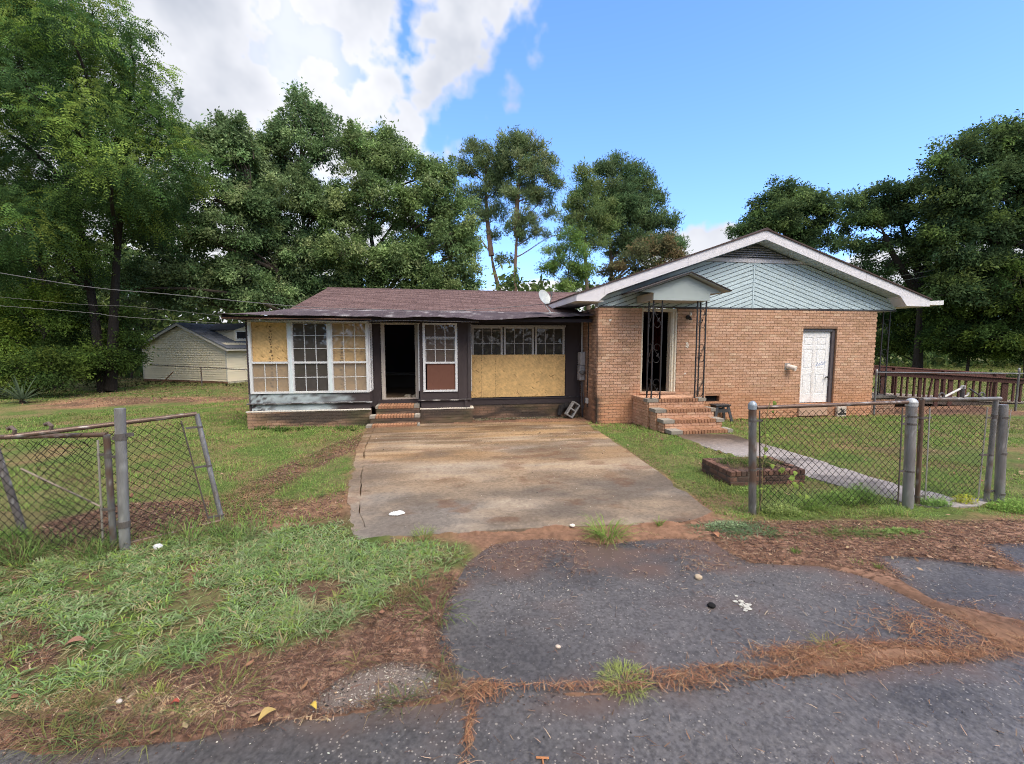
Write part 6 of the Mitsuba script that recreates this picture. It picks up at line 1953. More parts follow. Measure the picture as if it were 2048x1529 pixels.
def chips(P, size, rng, cols, z=0.004, p=None):
    n = len(P)
    oc = np.array([[1, 0, 0], [-1, 0, 0], [0, 1, 0], [0, -1, 0], [0, 0, 1], [0, 0, -1.0]])
    of = np.array([[0, 2, 4], [2, 1, 4], [1, 3, 4], [3, 0, 4], [2, 0, 5], [1, 2, 5], [3, 1, 5], [0, 3, 5]])
    az = rng.uniform(0, 2 * PI, n)
    sc = size[:, None] * np.stack([rng.uniform(0.7, 1.3, n), rng.uniform(0.5, 1.0, n), rng.uniform(0.25, 0.55, n)], 1)
    v = oc[None] * sc[:, None] * rng.uniform(0.75, 1.25, (n, 6, 1))
    c, s = np.cos(az)[:, None], np.sin(az)[:, None]
    v = np.stack([v[..., 0] * c - v[..., 1] * s, v[..., 0] * s + v[..., 1] * c, v[..., 2]], -1)
    V = v + np.column_stack([P, np.full(n, z)])[:, None]
    F = (of[None] + (np.arange(n) * 6)[:, None, None]).reshape(-1, 3)
    return V.reshape(-1, 3), F, np.repeat(tone(rng, n, cols, p, 0.3), 6, axis=0)


STONES = [(0.46, 0.42, 0.37), (0.30, 0.27, 0.24), (0.56, 0.52, 0.46), (0.20, 0.16, 0.13), (0.34, 0.24, 0.17), (0.025, 0.024, 0.024)]
parts = []
for poly, n, s in ((Polygon([(-3.2, 1.7), (5, 1.7), (5, 4.4), (-3.2, 4.4)]), 4200, 0.0036), (Polygon(P_PALE), 2200, 0.0055), (Polygon([(-0.3, 3.2), (3.4, 3.2), (3.4, 4.6), (-0.3, 4.6)]), 2200, 0.006)):
    Q = sample(poly, n, rg)
    Q = Q[(signed(ASPH, Q) > -0.1)]
    parts.append(chips(Q, s * rg.uniform(0.5, 1.0, len(Q)) ** 1.5 * rg.choice([1, 1, 1, 1, 1, 1, 1.9], len(Q)), rg, STONES))
Q = sample(DRIVE, 260, rg)
parts.append(chips(Q, rg.uniform(0.004, 0.012, len(Q)), rg, STONES, 0.038))
Q = np.array([hb(u, v) for u, v in zip(rg.uniform(-2.9, -0.1, 900), rg.normal(0.98, 0.09, 900))])
parts.append(chips(Q, rg.uniform(0.008, 0.03, len(Q)), rg, [(0.12, 0.10, 0.07), (0.2, 0.17, 0.12), (0.07, 0.075, 0.04)], 0.02))
# crumbs of dirt and asphalt along every ragged edge
Q = sample(Polygon([(-2.6, 1.8), (4.6, 1.8), (4.6, 4.6), (-2.6, 4.6)]), 90000, rg)
e = np.abs(signed(ASPH, Q) + 0.01)
Q = Q[e < rg.gamma(1.1, 0.028, len(Q))][:13000]
parts.append(chips(Q, 0.0055 * rg.uniform(0.4, 1.3, len(Q)) ** 1.4, rg, [(0.12, 0.075, 0.056), (0.085, 0.055, 0.044), (0.055, 0.05, 0.05), (0.17, 0.11, 0.078), (0.24, 0.18, 0.14)], 0.007))
put_stuff('gravel', parts, 'pale and dark grit scattered over the asphalt and the drive', 'gravel', MAT)


# dry leaves on lawn and dirt
def flat_leaves(P, size, rng, cols, z=0.03):
    n = len(P)
    az = rng.uniform(0, 2 * PI, n)
    d = np.stack([np.cos(az), np.sin(az), rng.normal(0, .25, n)], 1) * size[:, None]
    s = np.stack([-np.sin(az), np.cos(az), rng.normal(0, .3, n)], 1) * (size * rng.uniform(0.2, 0.35, n))[:, None]
    c = np.column_stack([P, z + rng.uniform(0, 0.02, n)])
    V = np.stack([c - d / 2, c + s, c + d / 2 + [0, 0, 0.004], c - s], 1)
    F = (np.array([(0, 1, 2), (0, 2, 3)])[None] + (np.arange(n) * 4)[:, None, None]).reshape(-1, 3)
    return V.reshape(-1, 3), F, np.repeat(tone(rng, n, cols, None, 0.3), 4, axis=0)


Q = np.vstack([sample(LAWN[0], 1500, rg), sample(LAWN[1], 1200, rg), sample(VERGE, 60, rg), sample(P_STRAW[0], 150, rg), sample(P_STRAW[1], 50, rg), sample(P_BARE[1], 3800, rg)])
Q = Q[~inside(BLOCK, Q)]
put_stuff('leaf_litter', [flat_leaves(Q, rg.uniform(0.03, 0.075, len(Q)), rg, [(0.22, 0.12, 0.07), (0.15, 0.08, 0.05), (0.34, 0.24, 0.15), (0.10, 0.06, 0.04)])], 'dry brown leaves lying on lawn and dirt', 'leaf litter', MAT)


def tuft(key, pos, n, length, width, cols, label, spread=0.05, flat=(0.2, 1.1), seed=0, cat='grass tuft'):
    r = np.random.default_rng(100 + seed)
    v, f, c = tuft_blades(np.array([(*pos, 0.0)]), n, length, width, r, cols, spread, flat, 3, None, 0.3)
    k = numbered(key)
    scene[k] = mikit.ply((v, f), LEAF, False, color=np.clip(c, 0.004, 0.9))
    note(k, label, cat)


YG = [(0.22, 0.32, 0.08), (0.17, 0.27, 0.07)]
tuft('grass_tuft', (0.93, 4.17), 150, 0.24, 0.007, YG, 'bright green grass tuft growing at the driveway end over the dark dirt', 0.13, (0.4, 1.25), 1)
tuft('grass_tuft', (0.64, 2.34), 360, 0.045, 0.0038, [(0.46, 0.45, 0.17), (0.38, 0.41, 0.14)], 'yellow-green weed clump on the asphalt seam in the middle foreground', 0.13, (0.7, 1.6), 2)
tuft('grass_tuft', (2.57, 3.85), 60, 0.07, 0.005, YG, 'small tuft in the dirt just right of the driveway, largest of three in a row', 0.03, (0.2, 0.9), 3)
tuft('grass_tuft', (3.00, 3.68), 40, 0.05, 0.005, YG, 'tiny middle tuft of three in a row on the dirt beside the asphalt', 0.03, (0.2, 0.9), 4)
tuft('grass_tuft', (3.11, 3.58), 50, 0.06, 0.005, YG, 'rightmost of three little tufts in a row on the dirt beside the asphalt', 0.03, (0.2, 0.9), 5)
tuft('grass_tuft', (-0.87, 4.14), 110, 0.14, 0.005, [(0.25, 0.32, 0.10), (0.20, 0.28, 0.08)], 'pale green tuft at the left front edge of the driveway', 0.09, (0.2, 1.0), 6)
tuft('grass_tuft', (-1.91, 2.2), 70, 0.09, 0.0035, [(0.30, 0.31, 0.09), (0.24, 0.28, 0.08)], 'small yellowish tuft on the straw in the left foreground near the asphalt', 0.05, (0.3, 1.1), 7)
tuft('grass_tuft', (1.98, 2.60), 40, 0.08, 0.004, [(0.33, 0.30, 0.10), (0.27, 0.27, 0.09)], 'thin dry tuft on the straw heap at the right of the asphalt seam', 0.10, (0.5, 1.4), 8)
tuft('grass_tuft', (1.53, 4.45), 26, 0.12, 0.010, [(0.20, 0.30, 0.08)], 'single leafy weed sprout on the front edge of the driveway', 0.03, (0.1, 0.8), 9)
tuft('grass_tuft', (-0.55, 2.95), 60, 0.16, 0.007, [(0.22, 0.28, 0.10), (0.16, 0.22, 0.08)], 'sprawling thin grass clump on the red straw left of the asphalt', 0.14, (0.6, 1.5), 10)
tuft('grass_tuft', (-1.55, 2.2), 90, 0.13, 0.004, [(0.36, 0.36, 0.14), (0.26, 0.30, 0.10)], 'flattened straw-coloured grass clump beside the smaller tuft, left foreground', 0.16, (0.8, 1.6), 11)

# vine with light green leaves climbing the front fence post
vn = MB((0.20, 0.17, 0.08))
vp = np.array([(2.74, 4.75, 0.02), (2.77, 4.74, 0.3), (2.75, 4.74, 0.55), (2.78, 4.75, 0.8), (2.76, 4.75, 1.05), (2.82, 4.77, 1.28)])
vn.tube(vp, 0.004, 5)
vn.tube([(2.78, 4.74, 0.62), (2.95, 4.74, 0.56), (3.12, 4.75, 0.42), (3.22, 4.75, 0.30)], 0.004, 5)
note('climbing_vine', 'light green vine climbing the front fence post and the wire beside it', 'vine')
vn.build('climbing_vine__stem', MAT)
r_ = np.random.default_rng(77)
spots = [vp[0] + (vp[-1] - vp[0]) * t + [0.03, -0.02, 0] for t in (0.25, 0.5, 0.62, 0.75, 0.9, 1.0)] + [np.array((2.9 + 0.34 * t, 4.72, 0.60 - 0.32 * t)) for t in np.linspace(0, 1, 13)]
for s_ in spots:
    lm = MB(np.array((0.26, 0.36, 0.09)) * r_.uniform(0.6, 1.2))
    a = r_.uniform(-0.8, 0.8)
    L_ = r_.uniform(0.03, 0.065)
    dx = np.array((math.sin(a), -0.3, -math.cos(a))) * L_
    sx = np.array((math.cos(a), -0.1, math.sin(a))) * L_ * 0.48
    c = s_ + r_.normal(0, 0.025, 3) * [1, 0.4, 1]
    lm.add([c, c + dx * 0.25 + sx, c + dx * 0.6 + sx * 0.7, c + dx, c + dx * 0.6 - sx * 0.7, c + dx * 0.25 - sx, c + dx * 0.45 + [0, -0.008, 0]], np.array([(0, 1, 6), (1, 2, 6), (2, 3, 6), (3, 4, 6), (4, 5, 6), (5, 0, 6)]))
    lm.build('climbing_vine__leaf', LEAF)


# small things lying about
def flat_blob(key, pos, r, z, color, label, cat, seed, squash=0.8, thick=0.006, hole=False):
    rr = np.random.default_rng(seed)
    a = np.linspace(0, 2 * PI, 22)[:-1]
    rad = r * (1 + 0.16 * np.sin(2 * a + rr.uniform(0, 6)) + 0.10 * np.sin(5 * a + rr.uniform(0, 6)))
    pg = Polygon(np.stack([rad * np.cos(a), squash * rad * np.sin(a)], 1)).buffer(0)
    if hole:
        pg = pg.difference(Polygon(np.stack([0.16 * r * np.cos(a) + r * 0.2, 0.10 * r * np.sin(a)], 1)))
    m = trimesh.creation.extrude_polygon(pg, thick, engine='earcut')
    v = np.array(m.vertices)
    v[:, 2] += 0.014 * (meshkit.fbm(v * 22 + seed, 3, seed) - 0.3) * r / 0.08
    mb = MB(color)
    mb.add(v + np.array([*pos, z]), m.faces)
    note(mb.build(key, MAT, jitter=0.15), label, cat)


def pebble(key, pos, r, z, color, label, cat, seed):
    rr = np.random.default_rng(seed)
    m = trimesh.creation.icosphere(2, 1.0)
    v = np.array(m.vertices)
    v = v * (0.7 + 0.6 * meshkit.fbm(v * 1.3 + seed * 3, 3, seed))[:, None] * np.array([1, rr.uniform(.7, .9), rr.uniform(.5, .7)]) * r
    mb = MB(color)
    mb.add(v + np.array([*pos, z + r * 0.4]), m.faces)
    note(mb.build(key, MAT, 50, jitter=0.2), label, cat)


flat_blob('broken_plate', (-1.27, 4.72), 0.075, 0.042, (0.64, 0.64, 0.63), 'white broken plate lying on the driveway near its left front corner', 'plate', 3, 0.9, hole=True)
pebble('paper_wad', (-3.27, 3.92), 0.042, 0.02, (0.52, 0.53, 0.54), 'crumpled white paper lying in the grass right of the tall left post', 'paper', 12)
pebble('loose_stone', (1.52, 3.44), 0.032, 0.0, (0.42, 0.34, 0.25), 'tan stone lying on the asphalt near the straw band', 'stone', 5)
pebble('loose_stone', (-2.07, 2.17), 0.015, 0.02, (0.50, 0.46, 0.41), 'whitish stone on the straw in the left foreground beside the yellowish tuft', 'stone', 8)
pebble('loose_stone', (0.62, 4.38), 0.028, 0.038, (0.62, 0.58, 0.52), 'pale flat stone on the front edge of the driveway left of the green tuft', 'stone', 9)
pebble('loose_stone', (0.29, 2.62), 0.016, 0.0, (0.60, 0.50, 0.42), 'small pinkish stone on the asphalt above the yellow-green weed clump', 'stone', 15)
pebble('black_lump', (1.45, 3.05), 0.03, 0.0, (0.012, 0.012, 0.013), 'black lump of tar on the asphalt beside the white splash', 'tar lump', 6)
sp_ = np.random.default_rng(9)
spm = MB((0.46, 0.45, 0.41))
for k in range(24):
    q = np.array((1.70 + sp_.normal(0, 0.035), 3.08 + sp_.normal(0, 0.04)))
    s = abs(sp_.normal(0.006, 0.006)) + 0.003
    if k < 3:
        s = 0.02
        q = np.array(((1.655, 3.11), (1.70, 3.115), (1.735, 3.07))[k])
    a = np.linspace(0, 2 * PI, 8)[:-1]
    ring = np.column_stack([q[0] + s * np.cos(a), q[1] + s * 0.8 * np.sin(a), np.full(7, 0.0065)])
    spm.add(np.vstack([ring, [[*q, 0.009]]]), np.array([(i, (i + 1) % 7, 7) for i in range(7)]))
note(spm.build('white_splash', MAT), 'white paint splash spattered on the asphalt', 'paint splash')
for i, (pos, s, col, lab) in enumerate((((-1.24, 2.08), 0.085, (0.40, 0.29, 0.11), 'curled yellow leaf lying at the asphalt edge, the larger of two'), ((-1.03, 2.13), 0.05, (0.52, 0.38, 0.08), 'small yellow leaf just right of the larger curled one'),
                                        ((-1.76, 2.15), 0.045, (0.30, 0.07, 0.05), 'reddish leaf on the straw beside the flattened grass clump'), ((2.01, 4.20), 0.10, (0.34, 0.17, 0.10), 'brown bark chip on the dirt below the front fence post'), ((-2.75, 2.62), 0.10, (0.26, 0.14, 0.10), 'brown dead leaf on the bare patch at the left edge'),
                                        ((0.14, 1.87), 0.06, (0.42, 0.19, 0.09), 'orange T-shaped twig on the road at the bottom centre'))):
    m = MB(col)
    a = (0.9, 2.6, 0.3, 1.7, 0.5, 1.2)[i]
    d, n_ = np.array((math.cos(a), math.sin(a), 0)), np.array((-math.sin(a), math.cos(a), 0))
    c = np.array((*pos, 0.022 if i not in (5,) else 0.006))
    if i == 5:
        m.tube([c, c + np.array((0.004, -0.05, 0))], 0.004, 5)
        m.tube([c + [-0.03, 0.002, 0.001], c + [0.03, -0.001, 0.001]], 0.005, 5)
        note(m.build('fallen_twig', MAT), lab, 'twig')
        continue
    pts = []
    for t in np.linspace(0, 1, 7):
        w_ = math.sin(PI * (0.06 + 0.9 * t)) * s * 0.30
        z_ = 0.018 * math.sin(PI * t) + 0.008
        pts += [c + d * s * (t - .5) + n_ * w_ + [0, 0, z_ + w_ * 0.35], c + d * s * (t - .5) + [0, 0, z_ - 0.004], c + d * s * (t - .5) - n_ * w_ + [0, 0, z_ + w_ * 0.35]]
    F = []
    for k in range(6):
        F += [(3 * k, 3 * k + 3, 3 * k + 4, 3 * k + 1), (3 * k + 1, 3 * k + 4, 3 * k + 5, 3 * k + 2)]
    m.add(np.array(pts), np.array(F))
    note(m.build('fallen_leaf' if i != 3 else 'bark_chip', MAT), lab, 'leaf' if i != 3 else 'bark')

# ================================================================ trees


def leaf_faces(P, d, n, L, W, fold=0.18):
    """A folded diamond for each leaf: point, direction, normal, length, width."""
    s = np.cross(d, n)
    s /= np.linalg.norm(s, axis=1, keepdims=True) + 1e-9
    L, W = L[:, None], W[:, None]
    mid = P + d * L * 0.45
    V = np.stack([P, mid + s * W / 2 + n * W * fold, P + d * L - n * W * 0.1, mid - s * W / 2 + n * W * fold], 1)
    F = (np.array([(0, 1, 2), (0, 2, 3)])[None] + (np.arange(len(P)) * 4)[:, None, None]).reshape(-1, 3)
    return V.reshape(-1, 3), F


def unit(v):
    return v / (np.linalg.norm(v, axis=1, keepdims=True) + 1e-9)


def limb(m, a, b, r0, r1, rng, color, sides=7, wob=0.10, n=7, sagup=0.0):
    a, b = np.asarray(a, float), np.asarray(b, float)
    L = np.linalg.norm(b - a)
    t = np.linspace(0, 1, n)[:, None]
    off = rng.normal(0, wob * L * 0.30, (1, 3)) * np.sin(t * PI) + rng.normal(0, wob * L * 0.12, (1, 3)) * np.sin(t * 2 * PI)
    p = a + (b - a) * t + off
    p[:, 2] += sagup * L * np.sin(t[:, 0] * PI)
    m.tube(p, r0 + (r1 - r0) * t[:, 0] ** 0.8, sides, color=color, cap=False)
    return p


def tree(key, label, cat, base, lobes, trunk_r, cols, kind='broad', leaf=(0.12, 0.055), dens=1500, clump=0.42, seed=0, bark=(0.075, 0.06, 0.05), fork=0.45, trunks=None, group=None, shell=0.35, trunk_top=None, droop=0.35, airy=1.0, fill=0, zclump=0.42, shoots=()):
    """Trunk and limbs reach out to the given lobes (x, y, z, radius); each lobe carries leaf clumps on twigs."""
    rng = np.random.default_rng(1000 + seed)
    key = numbered(key)
    note(key, label, cat, group)
    base = np.asarray(base, float)
    LB = np.array(lobes, float)
    for _ in range(fill):
        i = rng.integers(len(lobes))
        gap = np.linalg.norm(LB[:, :3] - LB[i, :3], axis=1) / (LB[:, 3] + LB[i, 3])
        near_ = [j for j in np.argsort(gap)[1:6]]
        j = near_[rng.integers(len(near_))]
        mid = (LB[i] + LB[j]) / 2
        LB = np.vstack([LB, [mid[0], mid[1] + rng.normal(0, 0.8), mid[2] - 0.15 * mid[3], mid[3] * 0.85]])
    wood = MB(bark)
    cen = (LB[:, :3] * LB[:, 3:] ** 2).sum(0) / (LB[:, 3] ** 2).sum()
    top = LB[np.argmax(LB[:, 2]), :3] if trunk_top is None else np.asarray(trunk_top, float)
    stems = trunks or [(base, base + (top - base) * 0.75 + [0, 0, 0.0])]
    paths = []
    for (a, b) in stems:
        p = limb(wood, a, b, trunk_r, trunk_r * 0.35, rng, bark, 10, 0.05, 12)
        paths.append(p)
    Pp, Pd, Pn, Pc, Ps = [], [], [], [], []
    for (x, y, z, r) in LB:
        c = np.array((x, y, z))
        # the limb leaves the nearest stem somewhat below its lobe
        best = min(((np.linalg.norm(q - (c - [0, 0, 0.55 * np.hypot(*(c[:2] - q[:2])) + 0.3 * r])), q) for p in paths for q in p[int(len(p) * fork * 0.6):]), key=lambda t: t[0])[1]
        lr = np.clip(0.035 * r + 0.012 * np.linalg.norm(c - best), 0.02, trunk_r * 0.55)
        limb(wood, best, c, lr, lr * 0.35, rng, bark, 6, 0.16, 7, 0.06)
        n = int(np.clip(airy * 7.0 * (r / clump) ** 1.75 * 0.62, 8, 260))
        v = unit(rng.normal(0, 1, (n, 3)))
        v[:, 2] = np.abs(v[:, 2]) * 1.0 - 0.45 * rng.uniform(0, 1.3, n)
        v = unit(v)
        rad = r * (shell + (1.0 - shell) * rng.uniform(0, 1, n) ** 0.5) * (0.80 + 0.30 * rng.uniform(0, 1, n) ** 2 + 0.45 * rng.uniform(0, 1, n) ** 8)
        C = c + v * rad[:, None] * np.array([1.0, 1.0, 0.88])
        for i in range(n):
            if i % 2 == 0:
                limb(wood, c + (C[i] - c) * 0.15, C[i], max(0.006, lr * 0.22), 0.004, rng, bark, 3, 0.2, 4)
        nl = int(max(10, dens * r * r * 4 * PI * 0.62 / n / (leaf[0] / 0.12) ** 2 * 0.35))
        cl = np.repeat(np.arange(n), nl)
        m = len(cl)
        out = unit(v[cl] + rng.normal(0, 0.45, (m, 3)))
        g = rng.normal(0, 1, (m, 3)) * clump * np.array([0.52, 0.52, zclump])
        P = C[cl] + g
        if kind == 'needle':
            d = unit(out * 0.6 + rng.normal(0, 0.8, (m, 3)) + [0, 0, 0.5])
            nn = unit(rng.normal(0, 1, (m, 3)))
        else:
            d = unit(out + rng.normal(0, 0.5, (m, 3)) - [0, 0, droop])
            nn = unit(rng.normal(0, 0.75, (m, 3)) + [0, 0, 0.9])
            nn = unit(nn - d * (nn * d).sum(1, keepdims=True))
        tint = tone(rng, n, cols, None, 0.26)[cl] * (1 + 0.30 * rng.uniform(-1, 1, (m, 1)))
        if kind == 'frond':
            # pinnate leaves: a drooping stalk with paired leaflets
            k = 6
            j = np.tile(np.arange(2 * k), m)
            f = np.repeat(np.arange(m), 2 * k)
            t = (j // 2 + 1) / k
            s = np.cross(d, nn)[f]
            side = np.where(j % 2, 1.0, -1.0)[:, None]
            FL = leaf[0] * 4.2 * rng.uniform(0.7, 1.25, m)[f]
            P2 = P[f] + d[f] * (FL * t)[:, None] - np.array([0, 0, 1.0]) * (FL * 0.38 * t * t)[:, None]
            d2 = unit(s * side + d[f] * 0.45 - [0, 0, 0.25] + rng.normal(0, 0.12, (len(f), 3)))
            n2 = unit(nn[f] + rng.normal(0, 0.25, (len(f), 3)))
            Pp.append(P2)
            Pd.append(d2)
            Pn.append(unit(n2 - d2 * (n2 * d2).sum(1, keepdims=True)))
            Ps.append(leaf[0] * (1.05 - 0.5 * np.abs(t - 0.5)))
            Pc.append(tint[f])
        else:
            Pp.append(P)
            Pd.append(d)
            Pn.append(nn)
            Ps.append(leaf[0] * rng.uniform(0.65, 1.35, m))
            Pc.append(tint)
    for (x, y, z, L_) in shoots:
        # upright leafy leaders that stand out of the crown
        a = np.array((x, y, z - L_))
        b = np.array((x + rng.normal(0, 0.12 * L_), y + rng.normal(0, 0.12 * L_), z))
        limb(wood, a, b, 0.03, 0.006, rng, bark, 4, 0.08, 6)
        m = int(230 * L_)
        t = rng.uniform(0, 1, m) ** 0.85
        rr = (0.42 * (1 - t) + 0.05) * rng.uniform(0.2, 1, m) * (0.6 + 0.5 * np.sin(t * 16 + x) ** 2)
        th = rng.uniform(0, 2 * PI, m)
        o = np.stack([np.cos(th), np.sin(th), 0 * th], 1)
        P = a + (b - a) * t[:, None] + o * rr[:, None] + np.stack([0 * t, 0 * t, 0.5 * rr], 1)
        d = unit(o * 0.8 + rng.normal(0, 0.35, (m, 3)) + np.array([0, 0, 0.15]))
        nn = unit(rng.normal(0, 0.6, (m, 3)) + [0, 0, 0.8])
        Pp.append(P)
        Pd.append(d)
        Pn.append(unit(nn - d * (nn * d).sum(1, keepdims=True)))
        Ps.append(leaf[0] * rng.uniform(0.65, 1.3, m))
        Pc.append(tone(rng, m, cols, None, 0.3))
    P, d, n, S, C = (np.concatenate(q) for q in (Pp, Pd, Pn, Ps, Pc))
    V, F = leaf_faces(P, d, n, S, S * leaf[1] / leaf[0])
    wood.build(key + '__trunk', MAT, jitter=0.35)
    k2 = numbered(key + '__crown')
    scene[k2] = mikit.ply((V, F), LEAF, False, color=np.clip(np.repeat(C, 4, axis=0), 0.004, 0.9))
    return len(P)


NL = 0
WAL = [(0.145, 0.245, 0.07), (0.10, 0.18, 0.06), (0.25, 0.35, 0.08), (0.07, 0.135, 0.05)]
MAP = [(1.6 * c[0], 1.7 * c[1], 2.1 * c[2]) for c in [(0.15, 0.20, 0.075), (0.12, 0.17, 0.062), (0.19, 0.235, 0.09), (0.095, 0.14, 0.052)]]
PIN = [tuple(1.75 * q for q in c) for c in [(0.12, 0.155, 0.07), (0.095, 0.13, 0.06), (0.15, 0.18, 0.085)]]
OAK = [(1.2 * c[0], 1.4 * c[1], 1.9 * c[2]) for c in [(0.10, 0.135, 0.042), (0.08, 0.115, 0.036), (0.15, 0.185, 0.048), (0.065, 0.095, 0.034)]]
BUSH = [tuple(1.35 * q for q in c) for c in [(0.055, 0.095, 0.028), (0.075, 0.12, 0.03), (0.11, 0.16, 0.035), (0.04, 0.075, 0.026)]]
NL += tree('walnut_tree', 'tall bright green feathery-leaved tree filling the upper left corner', 'tree', (-16.3, 17.6, 0), [(-17.47,17,13.64,1.84),(-15.3,17,13.64,1.35),(-17.13,17,11.4,2.12),(-14.61,17,11.92,1.26),(-14.48,17,10,1.74),(-16.81,17,8.75,2.32),(-13.24,17,9.29,1.26),(-19.22,17,6.95,2.12),(-15.28,17,6.95,2.03),(-12.99,17,7.49,1.45),(-17.69,17,5.11,1.84),(-20.48,17,10.88,2.9),(-19.79,17,13.98,2.32),(-12.17,17,8.58,0.87),(-13.91,17,12.78,0.68),(-16.22,15,10.59,1.53),(-13.78,14.5,8.66,1.32),(-12.63,14.5,7.29,1.15),(-16.04,15,5.55,1.36),(-13.71,17,10.53,0.87),(-14.51,15.5,11.82,1.23)], 0.22, WAL, 'frond', (0.11, 0.05), 95, 0.50, 1,
           trunks=[(np.array((-16.4, 17.6, 0)), np.array((-16.6, 17.2, 7.5))), (np.array((-16.15, 17.6, 0.1)), np.array((-14.9, 17.4, 7.8)))], droop=0.45, bark=(0.03, 0.025, 0.022))
NL += tree('walnut_tree', 'tall dark-trunked tree behind the left lawn at the far left edge', 'tree', (-20.2, 19.5, 0), [(-21.2,19.5,7.48,1.77),(-19.6,19.5,6.01,1.33),(-23.12,19.5,5.58,1.77),(-18.56,19.5,8.11,1.55),(-21.68,19.5,4.73,1.22),(-24.58,19.5,8.11,2.66),(-16.75,19.5,6.43,1.22)], 0.24, OAK, 'broad', (0.13, 0.06), 900, 0.5, 2, trunks=[(np.array((-20.3, 19.5, 0)), np.array((-20.6, 19.8, 9.0)))])
NL += tree('maple_tree', 'green tree between the feathery-leaved tree and the spiky-topped one', 'tree', (-9.8, 23.4, 0), [(-14.97,22,11.46,1.12),(-13.81,22,10.77,1.12),(-14.64,22,8.9,1.88),(-13.14,22,12.15,0.55),(-13.29,22,11.46,0.62),(-16.44,22,7.25,2),(-13.77,22,7.01,1.75),(-15.6,22,5.09,1.62),(-13.39,22,5.09,1.5),(-17.81,22,5.09,1.38),(-12.48,22,8.43,1.12),(-13.96,22,12.38,0.5),(-15.41,22,4.11,1.15),(-13.68,22,4.11,1.15),(-11.95,22,4.11,1),(-17.14,22,4.11,0.9)], 0.2, MAP, 'broad', (0.155, 0.072), 1750, 0.36, 3, fill=10, airy=0.8, shoots=[(-13.81,22,12.95,1.5),(-14.44,22,12.38,1.25),(-12.98,22,12.84,1.25),(-15.04,22,12.27,1.12),(-16.24,22,14.08,1),(-12.43,22,11.92,1.12),(-13.37,22,12.27,1.25)])
NL += tree('maple_tree', 'tree with a spiky pointed top left of the red-brown roof', 'tree', (-11.6, 24.5, 0), [(-11,24,14.82,0.38),(-11.13,24,14.08,0.6),(-11.72,24,13.21,0.65),(-10.12,24,13.96,0.44),(-10.02,24,13.21,0.71),(-11.11,24,12.08,1.42),(-13.07,24,12.08,0.6),(-13.25,24,11.07,1.09),(-9.55,24,11.83,0.93),(-11.47,24,9.8,2.05),(-13.89,24,8.77,1.42),(-9.91,24,9.03,1.58),(-12.37,24,7.21,2.05),(-10,24,6.43,1.5),(-13.77,24,5.9,1.5),(-11.66,24,5.11,1.36),(-12.12,24,12.83,0.6),(-13.04,24,10.05,1.09),(-12.5,24,4.32,1.2),(-10.61,24,4.58,1.2),(-8.97,24,5.11,1.09),(-11.34,24,6.43,1.64)], 0.2, MAP, 'broad', (0.155, 0.072), 1750, 0.36, 4, fill=9, airy=0.75, shoots=[(-10.75,23.5,15.04,2.14),(-11.15,23.5,14.43,1.6),(-9.63,23.5,14.31,2),(-11.91,23.5,13.95,1.6),(-10.21,23.5,14.55,1.34),(-8.98,23.5,13.46,1.34),(-12.36,23.5,13.1,1.47),(-8.56,23.5,12.12,1.2),(-12.89,23.5,12.61,1.34)])
NL += tree('maple_tree', 'broad leafy tree with several upright tips directly behind the red-brown roof', 'tree', (-6.6, 25.0, 0), [(-8.15,24,12.83,0.6),(-8.36,24,12.08,0.82),(-7.32,24,11.58,1.2),(-6.52,24,12.33,0.76),(-5.49,24,11.2,1.15),(-4.05,24,11.2,0.6),(-3.8,24,10.44,0.93),(-6.99,24,9.28,2.05),(-4.61,24,8.77,1.77),(-8.76,24,7.73,1.69),(-5.99,24,6.43,1.8),(-3.57,24,7.21,1.5),(-2.65,24,5.9,0.98),(-8.16,24,5.38,1.36),(-4.13,24,5.38,1.23),(-3.02,24,9.03,0.87),(-2.37,24,7.99,0.68),(-6.64,24,12.83,0.38),(-8.72,24,4.58,1.09),(-6.84,24,4.58,1.2),(-4.95,24,4.58,1.15),(-3.2,24,4.72,0.98),(-2.39,24,4.85,0.65),(-5.73,24,5.9,1.5),(-2.11,24,6.95,0.49)], 0.22, [(0.27, 0.37, 0.15), (0.22, 0.32, 0.13), (0.33, 0.42, 0.185), (0.165, 0.25, 0.10)], 'broad', (0.155, 0.072), 1750, 0.36, 5, fill=9, airy=0.75, shoots=[(-7.96,23.5,13.22,1.6),(-7.39,23.5,12.73,1.47),(-6.49,23.5,12.9,1.6),(-8.29,23.5,12.73,1.2),(-5.75,23.5,11.87,1.47),(-5.08,23.5,11.62,1.34),(-3.91,23.5,11.42,1.34),(-3.36,23.5,11.57,1.2),(-2.94,23.5,10.76,1.2),(-4.47,23.5,11.25,1.07),(-6.76,23.5,12.36,1.2)])
NL += tree('pine_tree', 'slender leaning pine, left one of the pair above the ridge', 'pine tree', (-1.09,46,1.38), [(-3.72,46,21.17,1.36),(-2.32,46,19.96,1.88),(-4.49,46,19.23,1.15),(-1.97,46,17.28,1.67),(-4.26,46,16.55,1.36),(-3.25,46,15.07,1.36),(-1.22,46,15.07,1.05),(-4.79,46,13.58,0.94),(-1.99,46,13.08,0.73),(-4.99,46,19.72,0.73),(-0.72,46,10.58,0.73),(-1.21,46,18.5,1.57)], 0.30, PIN, 'needle', (0.34, 0.075), 3200, 0.55, 6, bark=(0.20, 0.13, 0.095), trunks=[(np.array((-0.94,46,0.34)), np.array((-1.24,46,7.04))), (np.array((-1.24,46,6.94)), np.array((-2.1,46,11.08))), (np.array((-2.1,46,10.98)), np.array((-2.62,46,19.96)))], fork=0.6, airy=0.9)
